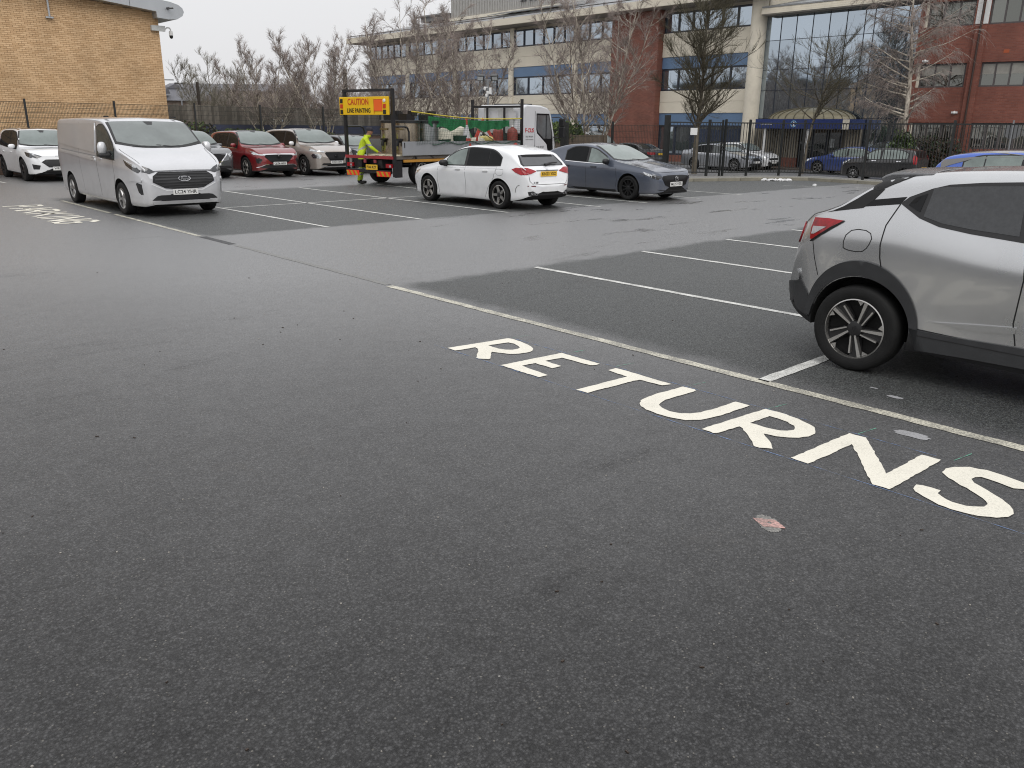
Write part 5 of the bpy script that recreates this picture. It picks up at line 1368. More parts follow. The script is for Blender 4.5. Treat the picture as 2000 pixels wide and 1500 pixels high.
J.both('window_surround', [(3.268, 1.330), (3.216, 1.381), (3.074, 1.448), (2.966, 1.481), (2.753, 1.504), (2.487, 1.521), (2.1, 1.505), (1.72, 1.36), (1.55, 1.22), (1.35, 1.07), (1.9, 1.092), (2.42, 1.128), (2.749, 1.155), (2.965, 1.186), (3.111, 1.236)], 'side', BLACK, off=.004, rim=.006, grid=.06)
J.both('side_window', [(3.064, 1.452), (2.986, 1.462), (2.75, 1.480), (2.482, 1.494), (2.443, 1.165), (2.754, 1.186), (2.945, 1.21), (3.085, 1.25)], 'side', M('wet_privacy_glass', (.045, .047, .05), rough=.22, var=.18, vscale=30, bump=.0008, bscale=140), off=.007, rim=.004, grid=.06)
J.both('side_window', [(2.37, 1.49), (2.1, 1.475), (1.78, 1.35), (1.45, 1.11), (1.9, 1.125), (2.36, 1.158)], 'side', GLASS_S, off=.007, rim=.004, grid=.06)
J.both('handle_panel', [(3.098, 1.410), (3.117, 1.278), (3.207, 1.324), (3.174, 1.376)], 'side', M('gloss_black', (.010, .0105, .0115), rough=.3, var=.1, spec=.22), off=.009, rim=.004, grid=.04)
J.both('door_handle', [(3.13, 1.395), (3.165, 1.372), (3.198, 1.335), (3.16, 1.34)], 'side', DARK, off=.0105, rim=0, grid=.04)
J.both('pillar_strip', [(3.56, 1.286), (3.47, 1.345), (3.235, 1.380), (3.268, 1.326)], 'side', M('gloss_black', (0, 0, 0)), off=.004, rim=.003, grid=.05)
J.both('tail_light', [(3.93, 1.172), (3.80, 1.178), (3.665, 1.171), (3.74, 1.12), (3.907, 1.003), (3.935, 1.005), (3.945, 1.09)], 'side', LAMP_R, off=.012, rim=.02, grid=.05)
J.both('reverse_lens', [(3.925, 1.105), (3.80, 1.112), (3.90, 1.048), (3.928, 1.045)], 'side', M('clear_lens', (.42, .40, .41), rough=.12, var=.2, vscale=30), off=.0145, rim=.003, grid=.04)
J.both('lamp_edge', [(3.66, 1.171), (3.67, 1.160), (3.905, .998), (3.92, .985), (3.935, .99), (3.76, 1.115)], 'side', M('gloss_black', (0, 0, 0)), off=.0135, rim=.003, grid=.05)
J.both('tail_light', [(.74, 1.12), (.50, 1.11), (.58, 1.0), (.72, .95)], 'rear', LAMP_R, off=.012, rim=.015)
cap = [(3.631, .969), (3.634, 1.02), (3.622, 1.068), (3.585, 1.107), (3.533, 1.12), (3.47, 1.117), (3.43, 1.098), (3.415, 1.06), (3.426, 1.02), (3.444, .985), (3.475, .957), (3.53, .95), (3.585, .954), (3.615, .962), (3.631, .969)]
J.strip('fuel_flap', cap, 'side', w=.007, sides=(-1,), grid=.03)
J.strip('door_seam', [(3.268, 1.327), (3.331, 1.168), (3.343, 1.02), (3.335, .922), (3.291, .74)], 'side', w=.009, grid=.04)
J.strip('door_seam', [(2.38, 1.12), (2.35, .885), (2.372, .574), (2.338, .42)], 'side', w=.009, grid=.04)
J.strip('bumper_seam', [(3.91, .985), (3.885, .86), (3.84, .72)], 'side', w=.006, grid=.04)
arc = [(3.466 + .470 * math.cos(a), .35 + .535 * math.sin(a)) for a in [R(4 + 172 * i / 40) for i in range(41)]]
arc_i = [(3.466 + .412 * math.cos(a), .35 + .412 * math.sin(a)) for a in [R(176 - 172 * i / 40) for i in range(41)]]
J.both('arch_cladding', arc + arc_i, 'side', M('charcoal_cladding', (.028, .029, .031), rough=.55, var=.15, vscale=8, bump=.0006, bscale=200), off=.016, rim=.03, grid=.05)
J.both('sill_cladding', [(3.058, .42), (2.99, .412), (2.773, .405), (2.341, .412), (1.3, .40), (1.25, .27), (2.233, .275), (2.737, .27), (3.075, .26)], 'side', M('charcoal_cladding', (0, 0, 0)), off=.02, rim=.03, grid=.08)
J.strip('sill_groove', [(2.99, .372), (2.3, .362), (1.4, .35)], 'side', w=.006, off=.0216)
J.both('bumper_cladding', [(4.02, .655), (4.10, .62), (4.12, .50), (4.02, .40), (3.895, .365), (3.90, .50), (3.945, .575)], 'side', M('charcoal_cladding', (0, 0, 0)), off=.012, rim=.02, grid=.05)
J.decal('bumper_cladding', [(-.72, .63), (-.55, .58), (.55, .58), (.72, .63), (.70, .44), (-.70, .44)], 'rear', M('charcoal_cladding', (0, 0, 0)), off=.012, rim=.02)
J.both('reflector_trim', [(4.045, .74), (4.075, .73), (4.06, .66), (4.02, .655)], 'side', SILVER_J, off=.02, rim=.02, grid=.05)
J.both('tailgate_flank', [(3.84, 1.222), (3.70, 1.25), (3.54, 1.279), (3.47, 1.345), (3.41, 1.425), (3.46, 1.44), (3.52, 1.405), (3.60, 1.345), (3.70, 1.278), (3.78, 1.240)], 'side', M('gloss_charcoal', (0, 0, 0)), off=.005, rim=0, grid=.03)
J.decal('rear_window', [(-.50, 1.44), (.50, 1.44), (.60, 1.27), (-.60, 1.27)], 'rear', M('wet_privacy_glass', (0, 0, 0)), off=.006, rim=.004)
J.decal('tailgate_surround', [(-.64, 1.47), (.64, 1.47), (.70, 1.40), (.765, 1.30), (.74, 1.262), (.66, 1.25), (-.66, 1.25), (-.74, 1.262), (-.765, 1.30), (-.70, 1.40)], 'rear', M('gloss_charcoal', (.05, .05, .053), rough=.18, var=.15, vscale=20), off=.004, rim=.0)
# roof spoiler: a thick rounded blade over the back window
vs, fc = [], []; NW = 10
sec = [(3.15, 1.572), (3.30, 1.572), (3.46, 1.562), (3.54, 1.545), (3.575, 1.522), (3.56, 1.495), (3.49, 1.425), (3.33, 1.45)]
for j in range(NW + 1):
    y = -.70 + 1.4 * j / NW; e = abs(y) / .70
    for (s, z) in sec: vs.append((J.xc - (s - .05 * e ** 3 - (.03 if s > 3.5 else 0) * e), y * (1 + .02 * (s < 3.4)), z - .022 * e ** 2.5))
m_ = len(sec)
for j in range(NW):
    for k in range(m_): fc.append((j * m_ + k, j * m_ + (k + 1) % m_, (j + 1) * m_ + (k + 1) % m_, (j + 1) * m_ + k))
fc += [tuple(range(m_)), tuple(NW * m_ + k for k in reversed(range(m_)))]
mb = MB(); mb.add(vs, fc); sp_o = mb.build('roof_spoiler', M('wet_grey_spoiler', (.085, .086, .09), rough=.25, var=.2, vscale=60, bump=.0015, bscale=120, coat=.6), J.root, smooth=R(35)); bevel_obj(sp_o, .012, 2)
mb = MB(); mb.tube([(J.xc - 3.80, 0, 1.27), (J.xc - 3.83, .0, 1.31), (J.xc - 3.74, -.2, 1.345), (J.xc - 3.70, -.4, 1.355)], [.02, .022, .014, .010], n=6); mb.build('wiper', BLACK, J.root)
J.both('spoiler_end', [(3.22, 1.532), (3.34, 1.472), (3.45, 1.412), (3.50, 1.42), (3.505, 1.44), (3.44, 1.478), (3.34, 1.518)], 'side', M('gloss_charcoal', (0, 0, 0)), off=.006, rim=0, grid=.03)
J.both('door_scallop', [(2.93, .490), (2.62, .525), (2.35, .552), (2.35, .505), (2.62, .478)], 'side', SILVER_J, off=.012, rim=.014, grid=.05)
J.windscreen(1.18, 2.05); J.mirror(1.55, 1.10, BLACK)
J.plate('', .80, 'rear', PLATE_Y)
J.handles([1.75], .93, SILVER_J)

# --- white hatchback, tail to the camera
A = Car(dict(L=4.42, fo=.86, wb=2.729, tyre=.325, rim=.225, spoke='five', rimcol='cut', tw=.225, gap=.048, inset=.015, paint=WHITE_P, tuck=.035, tumble=.34, beltw=.955, wrot=.2,
    top=[(0, .60), (.05, .70), (.25, .80), (.7, .90), (1.2, .985), (1.34, 1.02), (1.75, 1.25), (2.1, 1.385), (2.55, 1.437), (3.1, 1.418), (3.6, 1.34), (3.86, 1.268), (3.93, 1.232), (4.0, 1.17), (4.12, 1.055), (4.20, .985), (4.27, .95), (4.33, .90), (4.37, .80), (4.395, .66), (4.42, .58)],
    belt=[(0, .58), (.25, .74), (1.0, .87), (1.34, .915), (2.4, .935), (3.4, .965), (3.9, .99), (4.2, .955), (4.34, .86), (4.42, .5)],
    bot=[(0, .28), (.12, .20), (.6, .17), (3.8, .18), (4.2, .24), (4.42, .33)],
    plan=[(0, .52), (.06, .68), (.2, .79), (.5, .86), (.95, .893), (2.2, .885), (3.3, .893), (3.75, .88), (4.05, .825), (4.25, .76), (4.36, .68), (4.42, .57)]),
    'hatchback_car', 'white hatchback with black tinted rear windows parked beside the flatbed lorry', 'car', (13.86, 16.0, 0), P90)
A.side_windows(1.62, 3.62, 2.36, GLASS_T, GLASS_D, sC=3.18, pillar=.085, lift=.02)
A.windscreen(1.36, 2.1)
A.decal('rear_window', [(-.54, 1.212), (-.3, 1.228), (.3, 1.228), (.54, 1.212), (.62, 1.03), (.60, .995), (-.60, .995), (-.62, 1.03)], 'rear', M('rear_glass', (.085, .088, .093), rough=.07, var=.12), off=.006, rim=.004)
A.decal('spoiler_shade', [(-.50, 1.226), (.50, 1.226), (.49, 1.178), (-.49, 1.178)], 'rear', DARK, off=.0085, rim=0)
A.decal('rear_window_surround', [(-.58, 1.222), (-.3, 1.236), (.3, 1.236), (.58, 1.222), (.68, 1.03), (.65, .985), (-.65, .985), (-.68, 1.03)], 'rear', BLACK, off=.003, rim=0)
mb = MB(); mb.tube([(A.xc - 4.24, 0, 1.01), (A.xc - 4.20, -.24, 1.05), (A.xc - 4.18, -.46, 1.055)], [.035, .022, .012], n=6); mb.build('wiper', BLACK, A.root)
A.both('tail_light', [(.74, .90), (.73, .952), (.60, .945), (.40, .885), (.38, .865), (.52, .83), (.72, .80)], 'rear', LAMP_R, off=.014, rim=.02)
A.both('tail_light', [(4.345, .89), (4.28, .945), (4.10, .955), (4.0, .915), (4.10, .855), (4.24, .80), (4.35, .80)], 'side', LAMP_R, off=.012, rim=.02)
A.both('headlight', [(.12, .66), (.30, .74), (.52, .79), (.42, .72), (.2, .62)], 'side', LAMP_W, off=.008, rim=.01)
A.strip('tailgate_seam', [(-.64, .90), (-.61, .66), (-.52, .58), (.52, .58), (.61, .66), (.64, .90)], 'rear', w=.010)
A.strip('chrome_grip', [(-.36, .885), (.36, .885)], 'rear', w=.02, mat=M('dark_grip', (.06, .06, .06), rough=.2), off=.008)
A.plate('KN23 YSO', .815, 'rear', PLATE_Y)
lettering('A 180', .06, INK, A.root, (A.xc - 4.415, .44, .625), (PI / 2, 0, -PI / 2), extrude=.002)
A.decal('diffuser', [(-.64, .42), (-.55, .44), (-.42, .38), (.42, .38), (.55, .44), (.64, .42), (.62, .345), (-.62, .345)], 'rear', BLACK, off=.014, rim=.02)
A.both('exhaust_trim', [(.58, .41), (.41, .39), (.43, .352), (.57, .36)], 'rear', CHROME, off=.024, rim=.02)
A.both('exhaust_hole', [(.56, .401), (.43, .383), (.445, .36), (.55, .368)], 'rear', DARK, off=.028, rim=0)
A.both('bumper_reflector', [(.66, .565), (.46, .555), (.46, .535), (.66, .545)], 'rear', M('dark_reflector', (.12, .01, .015), rough=.2), off=.006, rim=0)
A.strip('bumper_vent', [(4.20, .57), (4.14, .55), (4.10, .49), (4.08, .40)], 'side', w=.012, mat=BLACK, off=.004)
A.strip('door_seam', [(1.30, .88), (1.26, .55), (1.32, .24)], 'side'); A.strip('door_seam', [(2.36, .92), (2.38, .55), (2.36, .22)], 'side'); A.strip('door_seam', [(3.52, .94), (3.42, .70), (3.20, .46), (3.10, .24)], 'side')
A.strip('fuel_flap', [(3.50, .90), (3.60, .91), (3.75, .90), (3.76, .82), (3.70, .77), (3.56, .77), (3.50, .82), (3.50, .90)], 'side', w=.006, sides=(1,))
A.handles([1.98, 3.02], .83, WHITE_P); A.strip('handle_shadow', [(1.99, .822), (2.18, .826)], 'side', w=.014, mat=M('handle_shadow_grey', (.2, .2, .2), rough=.5)); A.strip('handle_shadow', [(3.03, .822), (3.22, .826)], 'side', w=.014, mat=M('handle_shadow_grey', (0, 0, 0)))  # grey strips painted as the shadow under the handles
A.strip('shoulder_crease_shade', [(1.3, .872), (2.4, .888), (3.5, .915)], 'side', w=.006, mat=M('crease_shade', (.45, .46, .47), rough=.4), off=.001)  # flat grey strip: shade along the crease put into the colour
A.mirror(1.62, .985, BLACK, size=(.14, .22, .15))
A.decal('badge', [(.045, 1.0 - .05), (0, .955), (-.045, .95), (-.03, .91), (0, .90), (.03, .91)], 'rear', CHROME, off=.012, rim=.004)
A.both('front_air_intake', [(.10, .40), (.22, .42), (.26, .24), (.14, .24)], 'side', BLACK, off=.004, rim=0)

# --- slate grey hatchback, nose to the camera
Z = Car(dict(L=4.46, fo=.90, wb=2.725, tyre=.322, rim=.232, spoke='ten', rimcol='black', tw=.215, gap=.05, inset=.015, paint=GREYBLUE, tumble=.36, beltw=.95, wrot=.1,
    top=[(0, .60), (.04, .70), (.2, .79), (.6, .875), (1.1, .95), (1.35, .99), (1.8, 1.21), (2.25, 1.385), (2.7, 1.435), (3.2, 1.41), (3.7, 1.31), (4.05, 1.19), (4.2, 1.06), (4.33, .97), (4.40, .84), (4.44, .66), (4.46, .55)],
    belt=[(0, .58), (.2, .74), (1.0, .87), (1.4, .90), (2.4, .925), (3.3, .96), (3.7, 1.0), (4.1, .98), (4.35, .88), (4.46, .5)],
    bot=[(0, .24), (.12, .19), (.6, .17), (3.9, .19), (4.3, .28), (4.46, .36)],
    plan=[(0, .54), (.05, .68), (.18, .79), (.45, .86), (.95, .893), (2.2, .885), (3.4, .89), (3.9, .865), (4.2, .81), (4.38, .73), (4.46, .6)]),
    'hatchback_car', 'dark slate grey hatchback with black wheels parked beside the white hatchback', 'car', (18.28, 15.76, 0), N90)
Z.side_windows(1.66, 3.25, 2.42, GLASS_T, GLASS_D, pillar=.10, lift=.02, trim=CHROME)
Z.windscreen(1.38, 2.24, mat=M('windscreen_glass_b', (.20, .24, .225), rough=.06, var=.22, vscale=1.6, ior=1.75))
Z.decal('grille', [(-.52, .645), (-.30, .665), (.30, .665), (.52, .645), (.55, .58), (.44, .42), (.22, .345), (-.22, .345), (-.44, .42), (-.55, .58)], 'front', M('gloss_black', (0, 0, 0)), off=.012, rim=.02)
Z.both('headlight', [(.54, .63), (.78, .69), (.86, .725), (.84, .66), (.60, .59)], 'front', LAMP_DK, off=.010, rim=.01)
Z.both('headlight', [(.10, .645), (.26, .71), (.44, .755), (.36, .69), (.18, .62)], 'side', LAMP_W, off=.010, rim=.01)
Z.both('lamp_shade', [(.04, .60), (.16, .665), (.24, .66), (.2, .62), (.05, .56)], 'side', BLACK, off=.012, rim=.003)
Z.decal('lower_intake', [(-.66, .31), (-.40, .285), (.40, .285), (.66, .31), (.60, .225), (-.60, .225)], 'front', BLACK, off=.010, rim=.02)
Z.decal('splitter', [(-.70, .222), (.70, .222), (.68, .20), (-.68, .20)], 'front', M('grey_splitter', (.13, .135, .14), rough=.3), off=.02, rim=.02)
mb = MB(); mb.lathe([(.072, 0), (.072, .012), (.056, .012), (.056, 0)], n=20, axis='X'); mb.prism([(-.05, .03), (0, -.012), (.05, .03), (.035, .035), (0, .01), (-.035, .035)], .002, .012, 'X'); bd = mb.build('badge', CHROME, Z.root); bd.location = (Z.xc + .045, 0, .575)
Z.plate('ML25 VZR', .44, 'front', PLATE_W)
Z.strip('door_seam', [(1.35, .87), (1.30, .5), (1.36, .24)], 'side'); Z.strip('door_seam', [(2.42, .90), (2.44, .55), (2.42, .24)], 'side'); Z.strip('door_seam', [(3.48, .95), (3.36, .6), (3.1, .4)], 'side'); Z.strip('bonnet_seam', [(.30, -.74), (.9, -.72), (1.42, -.74)], 'top', w=.01); Z.strip('bonnet_seam', [(.30, .74), (.9, .72), (1.42, .74)], 'top', w=.01)
Z.strip('bonnet_seam', [(.12, -.66), (.09, -.3), (.08, 0), (.09, .3), (.12, .66)], 'top', w=.012)
Z.handles([2.05, 3.06], .80, M('handle_dark', (.03, .035, .045), rough=.3)); Z.mirror(1.66, .98, BLACK, size=(.15, .22, .15))
Z.both('sill_cladding', [(1.25, .25), (3.2, .25), (3.2, .19), (1.25, .19)], 'side', BLACK, off=.006, rim=.01)

# --- silver panel van
V = Car(dict(L=5.45, fo=.99, wb=3.5, tyre=.335, rim=.215, spoke='five', rimcol='silver', tw=.22, gap=.07, inset=.02, paint=SILVER_V, tumble=.13, beltw=.975, wrot=.4,
    top=[(0, .78), (.04, .96), (.15, 1.06), (.5, 1.19), (.95, 1.33), (1.3, 1.58), (1.62, 1.81), (1.85, 1.91), (2.2, 1.955), (3.0, 1.972), (5.0, 1.955), (5.30, 1.93), (5.38, 1.86), (5.42, 1.6), (5.45, 1.2)],
    belt=[(0, .76), (.15, 1.00), (.95, 1.16), (1.8, 1.19), (2.6, 1.25), (5.2, 1.38), (5.45, 1.1)],
    bot=[(0, .235), (.1, .20), (.5, .20), (5.2, .26), (5.45, .34)],
    plan=[(0, .70), (.05, .80), (.2, .885), (.5, .945), (1.0, .985), (2.0, .99), (4.9, .985), (5.3, .96), (5.45, .88)]),
    'panel_van', 'silver panel van with a black slatted grille parked left of the empty bays', 'van', (6.76, 20.22, 0), N90)
V.side_windows(1.16, 2.22, None, GLASS_S, pillar=.11, lift=-.05, upper=.86)
V.windscreen(1.0, 1.74, inset0=.10, inset1=.05, curve=.16, mat=M('windscreen_glass_v', (.15, .17, .165), rough=.07, var=.25, vscale=1.3, ior=1.75))
V.decal('windscreen_sticker', [(1.70, .62), (1.70, .70), (1.60, .71), (1.60, .63)], 'top', PLATE_W, off=.0075, rim=0)
V.decal('grille', [(-.50, .90), (.50, .90), (.62, .82), (.64, .70), (.40, .575), (.25, .56), (-.25, .56), (-.40, .575), (-.64, .70), (-.62, .82)], 'front', BLACK, off=.010, rim=.02)
for z, w_ in ((.86, .52), (.805, .58), (.75, .60), (.695, .58), (.64, .47), (.595, .34)): V.strip('grille_slat', [(-w_, z), (0, z + .004), (w_, z)], 'front', w=.020, mat=M('slat_grey', (.035, .035, .037), rough=.3), off=.024)
V.decal('grille_surround', [(-.36, .535), (.36, .535), (.66, .67), (.67, .655), (.37, .515), (-.37, .515), (-.67, .655), (-.66, .67)], 'front', PEARL, off=.008, rim=.004)
el = lambda a, b_, n=28: [(a * math.cos(2 * PI * i / n), .755 + b_ * math.sin(2 * PI * i / n)) for i in range(n)]
bdg = V.decal('badge', el(.122, .05), 'front', CHROME, off=.034, rim=.012)
V.decal('badge_field', el(.112, .042), 'front', M('badge_black', (.015, .016, .02), rough=.2), off=.036, rim=0)
lt = lettering('Ford', .082, CHROME, V.root, (0, 0, 0), (PI / 2, 0, PI / 2), width=.165, extrude=.002); lt.location = (max((v.co.x for v in bdg.data.vertices)) + .005, 0, .755)
# slant the script a little, as on the oval
for v in lt.data.vertices: v.co.x += v.co.y * .28
V.strip('chrome_brow', [(-.62, .915), (0, .925), (.62, .915)], 'front', w=.018, mat=M('brow_grey', (.2, .2, .21), rough=.2, metal=.6), off=.012)
V.both('headlight', [(.56, .905), (.66, .965), (.78, 1.02), (.80, .90), (.68, .87)], 'front', LAMP_DK, off=.012, rim=.015)
V.both('headlight', [(.10, .93), (.20, 1.0), (.55, 1.105), (.66, 1.13), (.55, 1.02), (.3, .93), (.14, .88)], 'side', LAMP_DK, off=.012, rim=.015)
V.both('running_light', [(.16, .985), (.22, 1.02), (.56, 1.115), (.66, 1.135), (.50, 1.075), (.24, .985)], 'side', LAMP_W, off=.015, rim=.003)
V.both('fog_vent', [(.10, .66), (.20, .69), (.24, .67), (.20, .50), (.14, .45), (.10, .46)], 'side', BLACK, off=.006, rim=.01, grid=.04)
V.both('bumper_fold', [(.08, .78), (.34, .76), (.56, .70), (.34, .72), (.20, .715), (.10, .70)], 'side', SILVER_V, off=.018, rim=.02)
V.decal('lower_intake', [(-.58, .425), (-.50, .44), (.50, .44), (.58, .425), (.68, .345), (.66, .335), (-.66, .335), (-.68, .345)], 'front', BLACK, off=.008, rim=.02)
V.decal('bumper_lip', [(-.68, .325), (.68, .325), (.66, .26), (-.66, .26)], 'front', SILVER_V, off=.022, rim=.03)
V.plate('LC24 YHR', .495, 'front', PLATE_W)
V.strip('door_seam', [(1.24, 1.2), (1.22, .8), (1.36, .5), (1.34, .32)], 'side'); V.strip('door_seam', [(2.30, 1.86), (2.29, 1.25), (2.30, .32)], 'side', w=.012); V.strip('door_seam', [(3.50, 1.86), (3.52, .9), (3.50, .35)], 'side')
V.strip('side_rail', [(2.32, 1.155), (4.9, 1.255)], 'side', w=.02, mat=M('rail_shade', (.2, .2, .2), rough=.5))
V.both('pressed_panel', [(2.37, 1.84), (4.95, 1.82), (5.12, 1.76), (5.19, 1.62), (5.18, 1.50), (5.05, 1.39), (3.6, 1.29), (2.37, 1.225)], 'side', SILVER_V, off=.014, rim=.012, grid=.2)
V.both('flank_swage', [(2.37, 1.10), (5.1, 1.23), (5.1, 1.19), (2.37, 1.05)], 'side', SILVER_V, off=.016, rim=.014, grid=.2)
V.handles([1.98], 1.09, SILVER_V); V.handles([2.42], 1.11, SILVER_V)
V.mirror(1.36, 1.34, SILVER_V, size=(.15, .19, .27), yo=.15)
for sd in (-1, 1):
    mb = MB(); mb.box((V.xc - 1.33, sd * 1.09, 1.20), (.14, .24, .08)); mb.tube([(V.xc - 1.30, sd * .93, 1.16), (V.xc - 1.33, sd * 1.10, 1.20)], .055, n=6); o = mb.build('mirror_base', BLACK, V.root); bevel_obj(o, .03)
mb = MB(); mb.box((V.xc - 2.1, -.72, 1.98), (.2, .05, .03)); mb.box((V.xc - 2.1, .72, 1.98), (.2, .05, .03)); mb.build('roof_mount', BLACK, V.root)
V.strip('bonnet_seam', [(.16, -.80), (.6, -.86), (.98, -.90)], 'top', w=.01); V.strip('bonnet_seam', [(.16, .80), (.6, .86), (.98, .90)], 'top', w=.01)

def suv(L=4.43, H=1.62, W=1.84, fo=.90, wb=2.665, ty=.36, nose=.86, hood=1.06, cowl=1.25, ws=2.05, tail=4.05, wind=.985, slope=.10):
    w = W / 2
    return dict(L=L, fo=fo, wb=wb, tyre=ty, gap=.06, inset=.015, tw=.23, clad=2, tumble=.36, beltw=.955,
        top=[(0, nose - .22), (.04, nose - .03), (.14, nose + .03), (.5, (nose + hood) / 2 + .06), (cowl - .15, hood), (cowl, hood + .04), ((cowl + ws) / 2, hood + (H - hood) * .62), (ws, H - .04), (ws + .5, H), (tail - .6, H - .025), (tail, H - slope), (tail + .06, H - slope - .05), (L - .10, wind + .08), (L - .05, wind - .1), (L - .02, .7), (L, .58)],
        belt=[(0, nose - .24), (.14, nose - .02), (cowl - .2, hood - .09), (cowl + .3, hood - .06), (2.6, hood - .03), (3.4, hood + .02), (tail, hood + .06), (L - .1, wind), (L, .55)],
        bot=[(0, .28), (.12, .22), (.6, .20), (L - .6, .22), (L - .2, .32), (L, .42)],
        plan=[(0, w * .66), (.05, w * .78), (.18, w * .89), (.5, w * .965), (.95, w), (2.2, w * .985), (L - .9, w), (L - .4, w * .95), (L - .1, w * .84), (L, w * .7)])
# --- red crossover
S = suv(); S.update(paint=REDP, rim=.24, spoke='multi', rimcol='cut', wrot=.5)
Q = Car(S, 'crossover_car', 'dark red crossover between the grey and beige crossovers', 'car', (14.5, 30.55, 0), N90, None)
Q.side_windows(1.55, 3.75, 2.45, GLASS_D, GLASS_D, pillar=.10, lift=.025, trim=CHROME); Q.windscreen(1.27, 2.04)
Q.decal('grille', [(-.50, .80), (.50, .80), (.56, .74), (.36, .56), (.24, .50), (-.24, .50), (-.36, .56), (-.56, .74)], 'front', M('gloss_black', (0, 0, 0)), off=.01, rim=.02)
Q.strip('grille_bar', [(-.62, .815), (0, .825), (.62, .815)], 'front', w=.028, mat=CHROME, off=.014)
Q.both('headlight', [(.50, .80), (.86, .86), (.84, .80), (.56, .765)], 'front', LAMP_W, off=.012, rim=.01); Q.both('headlight', [(.08, .82), (.30, .90), (.62, .94), (.34, .86), (.12, .79)], 'side', LAMP_W, off=.012, rim=.01)
Q.both('fog_vent', [(.64, .64), (.76, .70), (.80, .58), (.72, .50)], 'front', BLACK, off=.008, rim=.01); Q.both('fog_vent', [(.09, .66), (.20, .70), (.17, .52), (.10, .50)], 'side', BLACK, off=.008, rim=.01)
Q.decal('lower_intake', [(-.60, .45), (.60, .45), (.72, .34), (-.72, .34)], 'front', BLACK, off=.008, rim=.02)
Q.strip('bumper_trim', [(-.80, .36), (-.55, .465), (0, .475), (.55, .465), (.80, .36)], 'front', w=.022, mat=CHROME, off=.018)
Q.plate('DF74 NZK', .50, 'front', PLATE_W); Q.mirror(1.62, 1.10, REDP, size=(.14, .22, .16)); Q.handles([2.1, 3.1], .86, REDP)
mb = MB(); mb.lathe([(.062, 0), (.062, .014), (.048, .014), (.048, 0)], n=20, axis='X'); mb.box((.006, 0, 0), (.012, .16, .03)); b_ = mb.build('badge', CHROME, Q.root); b_.location = (Q.xc + .05, 0, .745)
Q.strip('door_seam', [(1.35, .95), (1.32, .5), (1.38, .26)], 'side'); Q.strip('door_seam', [(2.45, 1.0), (2.47, .26)], 'side')
Q.decal('sun_roof', [(2.1, -.5), (2.1, .5), (3.6, .48), (3.6, -.48)], 'top', M('gloss_black', (0, 0, 0)), off=.006, rim=0, grid=.15)
# --- beige crossover
S = suv(L=4.68, H=1.70, W=1.84, nose=.93, hood=1.12, wb=2.705, fo=.93, tail=4.3, wind=1.05, slope=.12); S.update(paint=BEIGE, rim=.235, spoke='multi', rimcol='silver', wrot=.2)
T = Car(S, 'crossover_car', 'beige crossover with a pale roof parked right of the dark red crossover', 'car', (16.8, 30.5, 0), N90, None)
T.side_windows(1.55, 4.0, 2.5, GLASS_D, GLASS_D, pillar=.11, lift=.025, sC=3.5); T.windscreen(1.27, 2.04)
T.decal('grille', [(-.42, .87), (.42, .87), (.46, .82), (.30, .58), (.24, .55), (-.24, .55), (-.30, .58), (-.46, .82)], 'front', M('gloss_black', (0, 0, 0)), off=.012, rim=.02)
T.strip('grille_trim', [(-.28, .56), (.28, .56)], 'front', w=.016, mat=CHROME, off=.02)
T.both('headlight', [(.60, .78), (.80, .80), (.84, .66), (.64, .64)], 'front', LAMP_W, off=.012, rim=.01); T.both('running_light', [(.46, .90), (.86, .94), (.86, .90), (.50, .86)], 'front', LAMP_W, off=.014, rim=.01)
T.both('headlight', [(.09, .80), (.26, .81), (.34, .74), (.26, .66), (.11, .65)], 'side', LAMP_DK, off=.012, rim=.01); T.both('running_light', [(.10, .92), (.5, 1.0), (.5, .97), (.12, .88)], 'side', LAMP_W, off=.012, rim=.01)
T.decal('lower_intake', [(-.56, .47), (.56, .47), (.64, .40), (-.64, .40)], 'front', BLACK, off=.008, rim=.02); T.strip('skid_plate', [(-.66, .365), (-.5, .345), (.5, .345), (.66, .365)], 'front', w=.04, mat=M('skid_grey', (.3, .3, .3), rough=.4, metal=.5), off=.02)
T.plate('DX24 UFX', .51, 'front', PLATE_W); T.mirror(1.62, 1.16, PEARL, size=(.14, .22, .16))
mb = MB(); mb.lathe([(.062, 0), (.062, .014), (.048, .014), (.048, 0)], n=20, axis='X'); mb.box((.006, 0, 0), (.012, .16, .03)); b_ = mb.build('badge', CHROME, T.root); b_.location = (T.xc + .055, 0, .74)
T.decal('roof_skin', [(2.2, -.56), (2.2, .56), (4.1, .52), (4.1, -.52)], 'top', PEARL, off=.006, rim=0, grid=.2)
T.both('arch_cladding', [(.93 + .46 * math.cos(a), .36 + .46 * math.sin(a)) for a in [R(-5 + 190 * i / 20) for i in range(21)]] + [(.93 + .415 * math.cos(a), .36 + .415 * math.sin(a)) for a in [R(185 - 190 * i / 20) for i in range(21)]], 'side', BLACK, off=.01, rim=.02)
